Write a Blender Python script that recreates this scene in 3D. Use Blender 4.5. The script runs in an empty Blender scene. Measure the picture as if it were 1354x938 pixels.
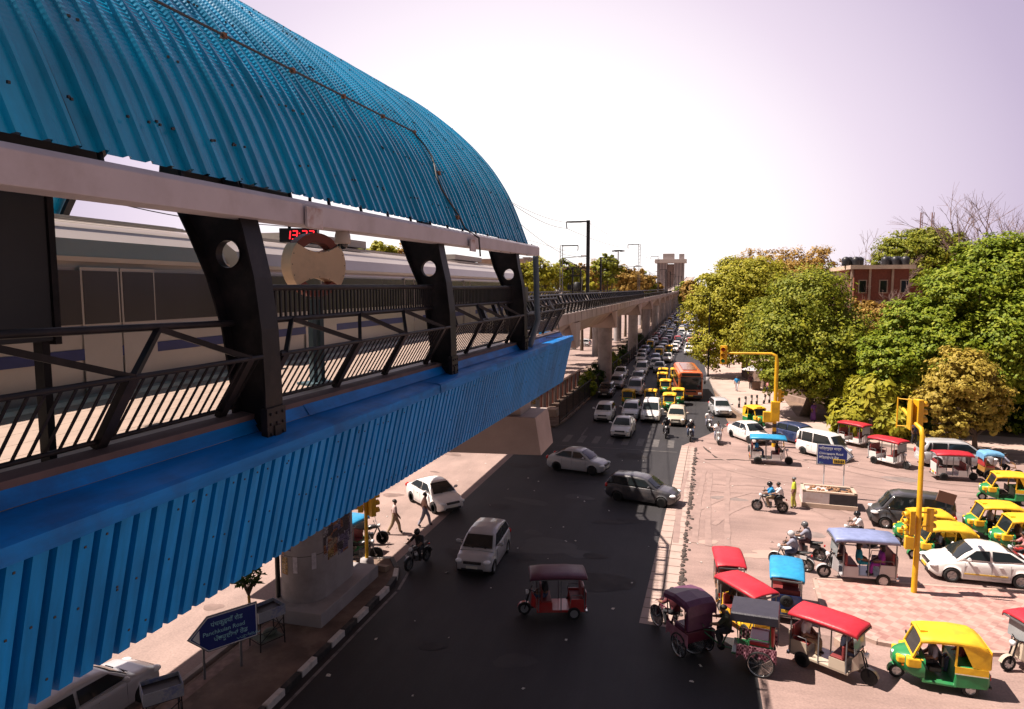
import bpy, bmesh, math, random
import numpy as np
from mathutils import Vector, Matrix
R = random.Random(7)
NR = np.random.default_rng(11)
PI = math.pi
sc = bpy.context.scene
COL = sc.collection
rad = math.radians
# ------------------------------------------------------------------ camera measurements
F_, H_ = 903.0, 12.0
P_ = math.atan((469-381)/F_)
T_ = math.atan((918-677)/F_*math.cos(P_))
CF = Vector((-math.sin(T_)*math.cos(P_), math.cos(T_)*math.cos(P_), -math.sin(P_)))
CR = Vector((math.cos(T_), math.sin(T_), 0))
CU = Vector((-math.sin(T_)*math.sin(P_), math.cos(T_)*math.sin(P_), math.cos(P_)))
def ray(u, v): return CF + CR*((u-677)/F_) + CU*((469-v)/F_)
def G(u, v, z=0.0):                       # surveyed point at height z
    d = ray(u, v); t = (z-H_)/d.z
    return Vector((d.x*t, d.y*t, z))
def PX(u, v, X):
    d = ray(u, v); t = X/d.x
    return Vector((X, d.y*t, H_+d.z*t))
def PY(u, v, Y):
    d = ray(u, v); t = Y/d.y
    return Vector((d.x*t, Y, H_+d.z*t))
# ------------------------------------------------------------------ materials
MATS = {}
def mat(n, c, r=.6, m=0.0, var=.12, sc_=2.0, bump=0.0, bsc=20.0, coat=0.0, dirt=None, dsc=1.2, damt=.5, emit=None):
    if n in MATS: return MATS[n]
    M = bpy.data.materials.new(n); M.use_nodes = True
    nt = M.node_tree; N = nt.nodes; L = nt.links
    b = N['Principled BSDF']
    b.inputs['Roughness'].default_value = r; b.inputs['Metallic'].default_value = m
    if coat: b.inputs['Coat Weight'].default_value = coat; b.inputs['Coat Roughness'].default_value = .08
    tc = N.new('ShaderNodeTexCoord')
    if var > 0 or dirt:
        nz = N.new('ShaderNodeTexNoise'); nz.inputs['Scale'].default_value = sc_; nz.inputs['Detail'].default_value = 6
        L.new(tc.outputs['Object'], nz.inputs['Vector'])
        mr = N.new('ShaderNodeMapRange'); mr.inputs[1].default_value = .3; mr.inputs[2].default_value = .7
        mr.inputs[3].default_value = 1-var; mr.inputs[4].default_value = 1+var
        L.new(nz.outputs['Fac'], mr.inputs[0])
        mx = N.new('ShaderNodeMix'); mx.data_type = 'RGBA'; mx.blend_type = 'MULTIPLY'; mx.inputs[0].default_value = 1
        mx.inputs[6].default_value = (*c, 1)
        L.new(mr.outputs[0], mx.inputs[7])
        out = mx.outputs[2]
        if dirt:
            n2 = N.new('ShaderNodeTexNoise'); n2.inputs['Scale'].default_value = dsc; n2.inputs['Detail'].default_value = 8; n2.inputs['Roughness'].default_value = .65
            L.new(tc.outputs['Object'], n2.inputs['Vector'])
            m2 = N.new('ShaderNodeMapRange'); m2.inputs[1].default_value = .48; m2.inputs[2].default_value = .72; m2.inputs[3].default_value = 0; m2.inputs[4].default_value = damt
            L.new(n2.outputs['Fac'], m2.inputs[0])
            x2 = N.new('ShaderNodeMix'); x2.data_type = 'RGBA'
            L.new(m2.outputs[0], x2.inputs[0]); L.new(out, x2.inputs[6]); x2.inputs[7].default_value = (*dirt, 1)
            out = x2.outputs[2]
        L.new(out, b.inputs['Base Color'])
    else:
        b.inputs['Base Color'].default_value = (*c, 1)
    if bump > 0:
        n3 = N.new('ShaderNodeTexNoise'); n3.inputs['Scale'].default_value = bsc; n3.inputs['Detail'].default_value = 5
        L.new(tc.outputs['Object'], n3.inputs['Vector'])
        bp = N.new('ShaderNodeBump'); bp.inputs['Strength'].default_value = bump; bp.inputs['Distance'].default_value = .02
        L.new(n3.outputs['Fac'], bp.inputs['Height']); L.new(bp.outputs[0], b.inputs['Normal'])
    if emit:
        b.inputs['Emission Color'].default_value = (*emit[0], 1); b.inputs['Emission Strength'].default_value = emit[1]
    MATS[n] = M
    return M
def streaks(M, scl, lo, hi):
    nt = M.node_tree; N = nt.nodes; L = nt.links; b = N['Principled BSDF']; src = b.inputs['Base Color'].links[0].from_socket
    tc = N.new('ShaderNodeTexCoord'); mp = N.new('ShaderNodeMapping'); mp.inputs['Scale'].default_value = scl; nz = N.new('ShaderNodeTexNoise'); nz.inputs['Scale'].default_value = 1; nz.inputs['Detail'].default_value = 6; nz.inputs['Roughness'].default_value = .6
    L.new(tc.outputs['Object'], mp.inputs[0]); L.new(mp.outputs[0], nz.inputs['Vector']); mr = N.new('ShaderNodeMapRange'); mr.inputs[1].default_value = .32; mr.inputs[2].default_value = .68; mr.inputs[3].default_value = lo; mr.inputs[4].default_value = hi; L.new(nz.outputs['Fac'], mr.inputs[0])
    x = N.new('ShaderNodeMix'); x.data_type = 'RGBA'; x.blend_type = 'MULTIPLY'; x.inputs[0].default_value = 1; L.new(src, x.inputs[6]); L.new(mr.outputs[0], x.inputs[7]); L.new(x.outputs[2], b.inputs['Base Color'])
    r2 = N.new('ShaderNodeMapRange'); r2.inputs[3].default_value = b.inputs['Roughness'].default_value+.14; r2.inputs[4].default_value = b.inputs['Roughness'].default_value-.08; L.new(nz.outputs['Fac'], r2.inputs[0]); L.new(r2.outputs[0], b.inputs['Roughness'])
def leafmat(n, c1, c2, c3):
    M = bpy.data.materials.new(n); M.use_nodes = True
    nt = M.node_tree; N = nt.nodes; L = nt.links; b = N['Principled BSDF']
    g = N.new('ShaderNodeNewGeometry'); cr = N.new('ShaderNodeValToRGB')
    cr.color_ramp.elements[0].color = (*c1, 1); cr.color_ramp.elements[1].color = (*c3, 1)
    e = cr.color_ramp.elements.new(.55); e.color = (*c2, 1)
    nz = N.new('ShaderNodeTexNoise'); nz.inputs['Scale'].default_value = .9; nz.inputs['Detail'].default_value = 3; L.new(g.outputs['Position'], nz.inputs['Vector'])
    m1 = N.new('ShaderNodeMath'); m1.operation = 'MULTIPLY'; m1.inputs[1].default_value = .45; L.new(g.outputs['Random Per Island'], m1.inputs[0])
    m2 = N.new('ShaderNodeMath'); m2.operation = 'MULTIPLY_ADD'; m2.inputs[1].default_value = .75; L.new(nz.outputs['Fac'], m2.inputs[0]); L.new(m1.outputs[0], m2.inputs[2])
    L.new(m2.outputs[0], cr.inputs[0]); L.new(cr.outputs[0], b.inputs['Base Color'])
    b.inputs['Roughness'].default_value = .6; b.inputs['Specular IOR Level'].default_value = .25
    tr = N.new('ShaderNodeBsdfTranslucent'); L.new(cr.outputs[0], tr.inputs['Color'])
    ms = N.new('ShaderNodeMixShader'); ms.inputs[0].default_value = .28
    L.new(b.outputs[0], ms.inputs[1]); L.new(tr.outputs[0], ms.inputs[2]); L.new(ms.outputs[0], N['Material Output'].inputs['Surface'])
    return M
# ------------------------------------------------------------------ mesh builder
class MB:
    def __init__(s): s.v = []; s.f = []; s.sm = []
    def add(s, vs, fs, smooth=False, M=None):
        o = len(s.v)
        s.v += [tuple(M @ Vector(p)) if M else tuple(p) for p in vs]
        s.f += [tuple(i+o for i in f) for f in fs]; s.sm += [smooth]*len(fs)
        return s
    def box(s, c, d, M=None, taper=1.0):
        x, y, z = c; a, b, h = d[0]/2, d[1]/2, d[2]/2; t = taper
        vs = [(x-a, y-b, z-h), (x+a, y-b, z-h), (x+a, y+b, z-h), (x-a, y+b, z-h), (x-a*t, y-b*t, z+h), (x+a*t, y-b*t, z+h), (x+a*t, y+b*t, z+h), (x-a*t, y+b*t, z+h)]
        return s.add(vs, [(3, 2, 1, 0), (4, 5, 6, 7), (0, 1, 5, 4), (1, 2, 6, 5), (2, 3, 7, 6), (3, 0, 4, 7)], False, M)
    def bar(s, p, q, w, h=None, up=(0, 0, 1)):      # rectangular bar between two points
        p = Vector(p); q = Vector(q); d = (q-p); L = d.length
        if L < 1e-6: return s
        d.normalize(); u = Vector(up)
        if abs(d.dot(u)) > .98: u = Vector((1, 0, 0))
        a = d.cross(u).normalized(); b = a.cross(d).normalized(); h = h or w
        vs = []
        for c in (p, q):
            for i, j in ((-1, -1), (1, -1), (1, 1), (-1, 1)): vs.append(c + a*(i*w/2) + b*(j*h/2))
        return s.add(vs, [(3, 2, 1, 0), (4, 5, 6, 7), (0, 1, 5, 4), (1, 2, 6, 5), (2, 3, 7, 6), (3, 0, 4, 7)])
    def path(s, pts, r, n=8, caps=True):
        pts = [Vector(p) for p in pts]; rs = r if isinstance(r, (list, tuple)) else [r]*len(pts)
        rings = []; ref = None
        for i, p in enumerate(pts):
            d = (pts[min(i+1, len(pts)-1)] - pts[max(i-1, 0)]).normalized()
            if ref is None:
                ref = Vector((0, 0, 1)) if abs(d.z) < .9 else Vector((1, 0, 0))
            a = (ref - d*ref.dot(d)).normalized(); ref = a; b = d.cross(a)
            rings.append([p + (a*math.cos(2*PI*k/n) + b*math.sin(2*PI*k/n))*rs[i] for k in range(n)])
        return s.loft(rings, True, caps, True)
    def loft(s, rings, closed=True, caps=True, smooth=True):
        n = len(rings[0]); vs = [p for r in rings for p in r]; fs = []
        for i in range(len(rings)-1):
            for k in range(n if closed else n-1):
                fs.append((i*n+k, i*n+(k+1) % n, (i+1)*n+(k+1) % n, (i+1)*n+k))
        s.add(vs, fs, smooth)
        if caps and closed:
            s.add(rings[0], [tuple(range(n-1, -1, -1))]); s.add(rings[-1], [tuple(range(n))])
        return s
    def lathe(s, prof, c=(0, 0, 0), axis='z', n=20, smooth=True):   # prof: (radius, height along axis)
        rings = []
        for r, h in prof:
            ring = []
            for k in range(n):
                a = 2*PI*k/n; x, y = r*math.cos(a), r*math.sin(a)
                p = {'z': (x, y, h), 'y': (x, h, -y), 'x': (h, x, y)}[axis]
                ring.append((p[0]+c[0], p[1]+c[1], p[2]+c[2]))
            rings.append(ring)
        return s.loft(rings, True, True, smooth)
    def ell(s, c, r, n=12, m=8, M=None):
        vs = []; fs = []
        for i in range(m+1):
            t = PI*i/m
            for k in range(n):
                a = 2*PI*k/n
                vs.append((c[0]+r[0]*math.sin(t)*math.cos(a), c[1]+r[1]*math.sin(t)*math.sin(a), c[2]+r[2]*math.cos(t)))
        for i in range(m):
            for k in range(n): fs.append((i*n+k, (i+1)*n+k, (i+1)*n+(k+1) % n, i*n+(k+1) % n))
        return s.add(vs, fs, True, M)
    def prism(s, poly, d, M=None):      # poly in local XY, extruded by d along local Z (centred)
        n = len(poly); vs = [(x, y, -d/2) for x, y in poly] + [(x, y, d/2) for x, y in poly]
        fs = [tuple(range(n-1, -1, -1)), tuple(range(n, 2*n))] + [(i, (i+1) % n, n+(i+1) % n, n+i) for i in range(n)]
        return s.add(vs, fs, False, M)
    def panel(s, cs, t):                # polygon corners in 3D given thickness t along its normal
        cs = [Vector(c) for c in cs]; nrm = (cs[1]-cs[0]).cross(cs[2]-cs[0]).normalized(); n = len(cs)
        vs = [c - nrm*t/2 for c in cs] + [c + nrm*t/2 for c in cs]
        return s.add(vs, [tuple(range(n-1, -1, -1)), tuple(range(n, 2*n))] + [(i, (i+1) % n, n+(i+1) % n, n+i) for i in range(n)])
    def build(s, name, m, parent=None, bevel=0.0, loc=None):
        me = bpy.data.meshes.new(name); me.from_pydata(s.v, [], s.f)
        me.polygons.foreach_set('use_smooth', s.sm)
        bm = bmesh.new(); bm.from_mesh(me); bmesh.ops.recalc_face_normals(bm, faces=bm.faces[:]) if len(s.f) < 60000 else None; bm.to_mesh(me); bm.free()
        me.materials.append(m); me.update()
        o = bpy.data.objects.new(name, me); COL.objects.link(o)
        if parent: o.parent = parent
        if loc: o.location = loc
        if bevel > 0:
            md = o.modifiers.new('bevel', 'BEVEL'); md.width = bevel; md.segments = 2; md.limit_method = 'ANGLE'; md.angle_limit = rad(40)
        return o
XZ = Matrix.Rotation(PI/2, 4, 'X')         # local (x,y) -> world (x,z), thickness along -y
def tag(o, label=None, cat=None, group=None, kind=None):
    if label: o['label'] = label
    if cat: o['category'] = cat
    if group: o['group'] = group
    if kind: o['kind'] = kind
    return o
def thing(name, label, cat, loc=(0, 0, 0), rz=0.0, group=None):
    o = bpy.data.objects.new(name, None); COL.objects.link(o); o.location = loc; o.rotation_euler = (0, 0, rz); o.empty_display_size = .1
    return tag(o, label, cat, group)
def struct(o): o['kind'] = 'structure'; return o
KIDS = {}
def kids(o): return [c for c in bpy.data.objects if c.parent == o]
def copy_tree(o, parent=None):
    c = o.copy(); COL.objects.link(c); c.parent = parent
    for ch in KIDS.setdefault(o.name, kids(o)): copy_tree(ch, c)
    return c
def inst(root, loc, rz, label, cat, group=None):
    o = copy_tree(root); o.location = loc; o.rotation_euler = (0, 0, rz)
    if 'group' in o: del o['group']
    return tag(o, label, cat, group)
PROTO = {}
def proto(key, fn, loc, rz, label, cat, group=None):
    if key not in PROTO:
        r = fn(); PROTO[key] = r; r.location = loc; r.rotation_euler = (0, 0, rz)
        return tag(r, label, cat, group)
    return inst(PROTO[key], loc, rz, label, cat, group)
def text_mesh(name, body, size, m, parent, M, extrude=.003, align='LEFT'):
    cu = bpy.data.curves.new(name, 'FONT'); cu.body = body; cu.size = size; cu.extrude = extrude; cu.align_x = align
    t = bpy.data.objects.new(name, cu); COL.objects.link(t)
    dg = bpy.context.evaluated_depsgraph_get(); me = bpy.data.meshes.new_from_object(t.evaluated_get(dg))
    bpy.data.objects.remove(t); me.materials.clear(); me.materials.append(m); me.name = name
    o = bpy.data.objects.new(name, me); COL.objects.link(o); o.parent = parent; o.matrix_local = M
    return o

# ------------------------------------------------------------------ palette
def paint(n, c, r=.3): return mat(n, c, r, 0, .06, 3, coat=.5, dirt=(.25, .2, .17), dsc=1.5, damt=.25)
W_WHITE = paint('white_paint', (.74, .72, .71)); W_SILV = paint('silver_paint', (.42, .42, .44)); W_BLACK = paint('black_paint', (.02, .02, .024))
W_GREY = paint('grey_paint', (.16, .16, .18)); W_RED = paint('red_paint', (.42, .03, .03)); W_BLUE = paint('blue_paint', (.05, .1, .3)); W_BEIGE = paint('beige_paint', (.5, .42, .33))
GLASS = mat('dark_glass', (.015, .02, .022), .06, 0, 0); RUB = mat('rubber', (.012, .012, .013), .75, 0, .2); RIM = mat('rim', (.45, .45, .46), .35, .7, .05)
BLK = mat('black_plastic', (.015, .015, .016), .5, 0, .15); CHR = mat('chrome', (.6, .6, .6), .2, 1, .05); LAMP = mat('lamp_lens', (.75, .77, .8), .12, 0, 0)
TAIL = mat('tail_lens', (.5, .02, .015), .2, 0, 0); AMB = mat('amber_lens', (.7, .22, .02), .2, 0, 0); PLATE = mat('number_plate', (.7, .68, .6), .5, 0, .05); PLATEY = mat('yellow_plate', (.75, .45, .03), .5, 0, .05)
YEL = mat('auto_yellow', (.78, .44, .015), .65, 0, .14, 3, .35, 7, dirt=(.25, .14, .04), damt=.35); GRN = mat('auto_green', (.015, .2, .06), .4, 0, .12, 3, dirt=(.1, .1, .06), damt=.3)
SIGY = mat('signal_yellow', (.72, .4, .01), .5, 0, .1, 2, dirt=(.2, .1, .02), damt=.5)
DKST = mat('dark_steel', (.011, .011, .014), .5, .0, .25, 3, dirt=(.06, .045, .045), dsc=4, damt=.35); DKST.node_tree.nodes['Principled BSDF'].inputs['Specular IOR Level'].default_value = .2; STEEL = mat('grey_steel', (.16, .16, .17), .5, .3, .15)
CONC = mat('viaduct_concrete', (.42, .34, .31), .85, 0, .12, .5, .15, 8, dirt=(.2, .16, .14), dsc=.35, damt=.5)
CONCD = mat('pier_concrete', (.33, .305, .31), .85, 0, .12, .8, .2, 6, dirt=(.1, .085, .08), dsc=.5, damt=.6)
SKINM = mat('skin', (.2, .1, .06), .55, 0, .05); HAIR = mat('hair', (.01, .008, .007), .6, 0, .1); BARK = mat('bark', (.1, .07, .05), .9, 0, .3, 4, .5, 12)
def cloth(n, c): return mat('cloth_'+n, c, .85, 0, .15, 6, .3, 30)
# ------------------------------------------------------------------ world, sun, camera
w = bpy.data.worlds.new('World'); sc.world = w; w.use_nodes = True
nt = w.node_tree; bg = nt.nodes['Background']
sky = nt.nodes.new('ShaderNodeTexSky'); sky.sky_type = 'NISHITA'; sky.sun_disc = False
sdir = Vector((3.8, .45, -6.7)).normalized()           # the way the light travels
sky.sun_elevation = math.asin(-sdir.z); sky.sun_rotation = math.atan2(-sdir.x, -sdir.y) % (2*PI)
sky.air_density = 1.0; sky.dust_density = 3.0; sky.ozone_density = 1.0; sky.altitude = 0
hs = nt.nodes.new('ShaderNodeHueSaturation'); hs.inputs['Saturation'].default_value = .25
geo = nt.nodes.new('ShaderNodeTexCoord'); sx = nt.nodes.new('ShaderNodeSeparateXYZ'); nt.links.new(geo.outputs['Generated'], sx.inputs[0])
rp = nt.nodes.new('ShaderNodeValToRGB'); rp.color_ramp.interpolation = 'LINEAR'
for i, (p_, c_) in enumerate(((0, (.9, .85, 1.1)), (.45, (2.4, 2.1, 2.9)), (.62, (2.6, 2.1, 3.9)), (.78, (5.2, 4.2, 5.9)), (.87, (7.9, 6.7, 8.0)), (.95, (11, 10.2, 10.4)), (1, (12.5, 11.8, 11.4)))):
    e = rp.color_ramp.elements[i] if i < 2 else rp.color_ramp.elements.new(p_); e.position = p_; e.color = (*c_, 1)
rp.color_ramp.elements[len(rp.color_ramp.elements)-1].position = 1
az = nt.nodes.new('ShaderNodeVectorMath'); az.operation = 'DOT_PRODUCT'; az.inputs[1].default_value = ray(690, 330).normalized(); nt.links.new(geo.outputs['Generated'], az.inputs[0])
am = nt.nodes.new('ShaderNodeMath'); am.operation = 'MULTIPLY_ADD'; am.inputs[1].default_value = -.13; nt.links.new(sx.outputs['Z'], am.inputs[0]); nt.links.new(az.outputs['Value'], am.inputs[2]); nt.links.new(am.outputs[0], rp.inputs[0])
ml = rp
tn = nt.nodes.new('ShaderNodeMix'); tn.data_type = 'RGBA'; tn.inputs[0].default_value = .82
nt.links.new(sky.outputs[0], hs.inputs['Color']); nt.links.new(hs.outputs[0], tn.inputs[6]); nt.links.new(ml.outputs[0], tn.inputs[7]); nt.links.new(tn.outputs[2], bg.inputs['Color'])
bg.inputs['Strength'].default_value = .062
sl = bpy.data.lights.new('sun', 'SUN'); sl.energy = 5.0; sl.angle = rad(.5); sl.color = (1, .87, .76)
so = bpy.data.objects.new('sun', sl); COL.objects.link(so); so.rotation_euler = sdir.to_track_quat('-Z', 'Y').to_euler(); so.location = (-40, -5, 60)
cam = bpy.data.cameras.new('camera'); co = bpy.data.objects.new('camera', cam); COL.objects.link(co)
cam.sensor_width = 36; cam.lens = F_/1354*36; cam.clip_end = 6000; cam.clip_start = .1
co.location = (0, 0, H_); co.rotation_euler = Matrix((CR, CU, -CF)).transposed().to_euler(); sc.camera = co
sc.view_settings.view_transform = 'Standard'; sc.view_settings.look = 'None'; sc.view_settings.exposure = 1.0; sc.view_settings.gamma = 1
# ================================================================== VEHICLE MODELS (front towards +X, base on z=0)
def new_root(name): 
    t = bpy.data.objects.new(name, None); COL.objects.link(t); t.empty_display_size = .2; return t
def interp1(keys, x, k=1):
    if x <= keys[0][0]: return keys[0][k]
    for a, b in zip(keys[:-1], keys[1:]):
        if x <= b[0]:
            t = (x-a[0])/(b[0]-a[0]); t = t*t*(3-2*t)*.5+t*.5; return a[k]+(b[k]-a[k])*t
    return keys[-1][k]
def wheel(parent, x, y, r, wd, hub=True, spokes=5, name='wheel', rimm=None):
    m = MB(); h = wd/2; m.lathe([(r*.62, -h), (r*.93, -h), (r, -h*.6), (r, h*.6), (r*.93, h), (r*.62, h), (r*.62, -h)], (0, 0, 0), 'y', 20); o = m.build(name, RUB, parent); o.location = (x, y, r)
    s = 1 if y >= 0 else -1; m = MB()
    m.lathe([(r*.63, s*h*.2), (r*.63, s*h*.8), (r*.56, s*h*.85), (r*.54, s*h*.45)], (0, 0, 0), 'y', 20)
    m.lathe([(.001, s*h*.72), (r*.16, s*h*.72), (r*.16, s*h*.3)], (0, 0, 0), 'y', 12)
    for k in range(spokes):
        a = 2*PI*k/spokes; m.bar((0, s*h*.55, 0), (r*.6*math.cos(a), s*h*.6, r*.6*math.sin(a)), r*.24, r*.1, up=(0, 1, 0))
    m.build('rim', rimm or RIM, o)
    m = MB(); m.lathe([(.001, s*h*.25), (r*.6, s*h*.25)], (0, 0, 0), 'y', 16); m.build('brake_disc', BLK, o)
    return o
CARS = {
 # L, belt keys (x, z, halfwidth), greenhouse keys (x, z), H, roof halfw, wheels x, R
 'sedan': dict(bk=[(-2.02, .62, .62), (-1.98, .86, .74), (-1.75, .97, .79), (-1.0, .98, .835), (.6, .93, .84), (.85, .92, .835), (1.45, .83, .80), (1.82, .71, .71), (1.98, .56, .6)], gk=[(-1.62, .97), (-1.35, 1.13), (-.95, 1.36), (-.6, 1.45), (-.1, 1.49), (.25, 1.45), (.6, 1.27), (1.12, .9)], wx=(-1.25, 1.2), R=.3, rw=.58, zb=.19),
 'hatch': dict(bk=[(-1.82, .55, .66), (-1.8, .9, .76), (-1.6, 1.0, .8), (.5, .95, .83), (.9, .93, .82), (1.4, .83, .79), (1.72, .7, .69), (1.82, .55, .58)], gk=[(-1.8, .98), (-1.62, 1.25), (-1.4, 1.46), (-.6, 1.54), (0, 1.52), (.35, 1.43), (1.12, .92)], wx=(-1.2, 1.16), R=.29, rw=.6, zb=.19),
 'mpv': dict(bk=[(-2.28, .6, .74), (-2.25, .95, .82), (-2.0, 1.06, .86), (.6, 1.02, .88), (1.2, 1.02, .87), (1.85, .92, .84), (2.15, .78, .76), (2.28, .6, .66)], gk=[(-2.22, 1.03), (-2.1, 1.4), (-1.9, 1.7), (-1.2, 1.76), (.1, 1.75), (.5, 1.66), (1.5, 1.0)], wx=(-1.4, 1.4), R=.34, rw=.68, zb=.24),
 'van': dict(bk=[(-1.84, .6, .66), (-1.82, .95, .72), (-1.6, 1.02, .735), (.7, 1.0, .735), (1.3, .98, .73), (1.65, .86, .7), (1.84, .7, .64)], gk=[(-1.82, 1.0), (-1.76, 1.6), (-1.6, 1.76), (-.5, 1.8), (.5, 1.79), (.85, 1.7), (1.45, .98)], wx=(-1.15, 1.2), R=.28, rw=.6, zb=.22),
 'wagon': dict(bk=[(-2.0, .55, .68), (-1.97, .9, .76), (-1.7, .98, .8), (.5, .95, .82), (.95, .93, .81), (1.55, .85, .78), (1.9, .72, .68), (2.0, .55, .58)], gk=[(-1.97, .97), (-1.8, 1.25), (-1.6, 1.44), (-.6, 1.5), (-.1, 1.48), (.25, 1.42), (1.1, .92)], wx=(-1.25, 1.28), R=.29, rw=.6, zb=.18),
}
def make_car(kind, pm, plate=PLATE, stripe=None, roofrails=False):
    K = CARS[kind]; bk, gk = K['bk'], K['gk']; x0, x1 = bk[0][0], bk[-1][0]; Rr = K['R']; zb = K['zb']; root = new_root('car' if kind not in ('van', 'mpv') else ('van' if kind == 'van' else 'people_carrier'))
    ar = Rr*1.17
    def arch(x):
        z = zb
        for wx in K['wx']:
            d = abs(x-wx)
            if d < ar: z = max(z, Rr+math.sqrt(ar*ar-d*d)-.02)
        return z
    xs = sorted(set([round(x, 4) for x in np.linspace(x0, x1, 46)]+[round(wx+s*ar*c, 4) for wx in K['wx'] for s in (-1, 1) for c in (1.0, .999, .97, .86, .6, .3)]))
    wbelt = max(k[2] for k in bk)
    mb = MB(); rings = []
    for x in xs:
        zt, w_ = interp1(bk, x, 1), interp1(bk, x, 2); e = min((x-x0), (x1-x)); zl = zb+max(0, .16-e*.55); za = min(max(zl, arch(x)), zt-.1); zm = max(za+.03, zl+(zt-zl)*.42)
        half = [(0, zl), (w_*.66, zl), (w_*.66, za), (w_*.965, za), (w_*1.0, min(za+.05, zm)), (w_*1.0, zm), (w_*.985, zm+(zt-zm)*.5), (w_*.95, zt-.05), (w_*.9, zt-.008), (w_*.6, zt+.015), (0, zt+.025)]
        rings.append([(x, -y, z) for y, z in half]+[(x, y, z) for y, z in half[::-1][1:-1]])
    mb.loft(rings, True, True, True)
    # cabin
    H = max(z for _, z in gk); base = min(z for _, z in gk); gx = sorted(set(list(np.linspace(gk[0][0], gk[-1][0], 22))+[k[0] for k in gk])); rg = []
    def gw(z, x): 
        wb = interp1(bk, x, 2)*.925; t = max(0, min(1, (z-.95)/(H-.95))); return wb+(K['rw']-wb)*t
    def gz(x): return interp1(gk, x, 1)
    for x in gx:
        z = max(gz(x), base-.02); zb_ = .82; zl = max(z-.05, zb_+.01)
        half = [(0, zb_), (gw(.9, x), zb_), (gw(zl, x), zl), (gw(z, x)-.05, z-.005), (gw(z, x)*.55, z+.02), (0, z+.03)]
        rg.append([(x, -y, q) for y, q in half]+[(x, y, q) for y, q in half[::-1][1:-1]])
    mb.loft(rg, True, True, True)
    body = mb.build('body', pm, root)
    # glass
    xf = [k for k in gk if k[1] > H-.12][-1]; xr = [k for k in gk if k[1] > H-.12][0]; xc, zc = gk[-1]; xb_, zb2 = gk[0]
    def pane(name, pts, t=.012, mm=GLASS, par=None): m = MB(); m.panel(pts, t); return m.build(name, mm, par or root)
    def at(x, z, s, o=.012): return (x, s*(gw(z, x)+o), z)
    za = zc+.07; zt = xf[1]-.05
    fx = lambda z: xf[0]+(xc-xf[0])*((xf[1]-z)/(xf[1]-zc))
    # windscreen follows the sampled slope
    n = 5; zs = np.linspace(zt, za, n); m = MB(); Ls, Rs = [], []
    def slope_x(z, front):
        a, b = (xf[0]-.1, gk[-1][0]) if front else (gk[0][0], xr[0]+.1)
        for _ in range(30):
            c = (a+b)/2; hi = gz(c) > z
            if front: a, b = (c, b) if hi else (a, c)
            else: a, b = (a, c) if hi else (c, b)
        return (a+b)/2
    rings = []
    for z in zs:
        x = slope_x(z, True); y = gw(z, x)-.085; rings.append([(x+.028+.02, -y, z+.012), (x+.045+.02, -y*.5, z+.025), (x+.05+.02, 0, z+.03), (x+.045+.02, y*.5, z+.025), (x+.028+.02, y, z+.012)])
    m.loft(rings, False, False, True); m.build('windscreen', GLASS, root)
    rings = []
    for z in np.linspace(zt+.01, max(zb2+.12, za), 5):
        x = slope_x(z, False); y = gw(z, x)-.085; rings.append([(x-.028-.012, -y, z+.008), (x-.05-.012, -y*.5, z+.016), (x-.055-.012, 0, z+.02), (x-.05-.012, y*.5, z+.016), (x-.028-.012, y, z+.008)])
    m = MB(); m.loft(rings, False, False, True); m.build('rear_window', GLASS, root)
    zlo = max(zc, zb2)+.045; zhi = H-.13
    xm = (xf[0]+xr[0])/2-.02; A = slope_x(zlo, True)-.16; B = slope_x(zhi, True)-.1; Cc = slope_x(zlo, False)+.16; D = slope_x(zhi, False)+.1
    for s in (1, -1):
        f_ = [at(A, zlo, s), at(B, zhi, s), at(xm+.05, zhi+.02, s), at(xm+.05, zlo-.01, s)]; pane('side_window', f_)
        if kind in ('mpv', 'van', 'wagon'):
            xq = xm-.95 if kind != 'wagon' else xm-.85
            pane('side_window', [at(xm-.05, zlo-.01, s), at(xm-.05, zhi+.02, s), at(xq+.04, zhi+.02, s), at(xq+.04, zlo-.01, s)]); pane('side_window', [at(xq-.04, zlo, s), at(xq-.04, zhi+.01, s), at(D+.05, zhi, s), at(Cc+.02, zlo+.02, s)])
        else: pane('side_window', [at(xm-.05, zlo-.01, s), at(xm-.05, zhi+.02, s), at(D, zhi, s), at(Cc, zlo+.03, s)])
    # door seams, handles, mirrors
    W = wbelt
    for s in (1, -1):
        xr2 = K['wx'][0]+Rr*1.25; sy = lambda xx, q: s*(interp1(bk, xx, 2)*.985+.004+(0.006 if q < 1 else 0))
        for xx, xo in ((A-.02, xm), (xm, xr2), (xr2, None)):
            m = MB(); pr = [(xx, sy(xx, 1), .9), (xx, sy(xx, 0), .5), (xx, sy(xx, 0), zb+.12)]+([(xo+.02, sy(xo, 0), zb+.12)] if xo is not None else []); m.path(pr, .006, 4); m.build('door_seam', BLK, root)
        for xx in (xm-.22, xm+.72): 
            hm = MB(); hm.box((xx-.1, s*(interp1(bk, xx, 2)*.985+.012), .80), (.16, .03, .03)); hm.build('door_handle', pm, root, .008)
        mm_ = MB(); xx = A-.18; mm_.ell((xx+.05, s*(W+.13), zlo+.06), (.07, .12, .08)); mm_.bar((xx+.08, s*(W-.06), zlo-.0), (xx+.05, s*(W+.08), zlo+.04), .05); mm_.build('wing_mirror', pm, root)
        # lamps
        xe = x1-.13; hw = interp1(bk, xe, 2); zh = interp1(bk, xe-.1, 1)
        hm = MB(); hm.ell((xe-.04, s*(hw-.1), zh-.1), (.2, .17, .085), 14, 8, None); hm.build('headlight', LAMP, root)
        tm = MB(); tm.ell((x0+.06, s*(interp1(bk, x0+.1, 2)-.1), .84), (.1, .14, .13 if kind != 'mpv' else .2)); tm.build('tail_light', TAIL, root)
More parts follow.
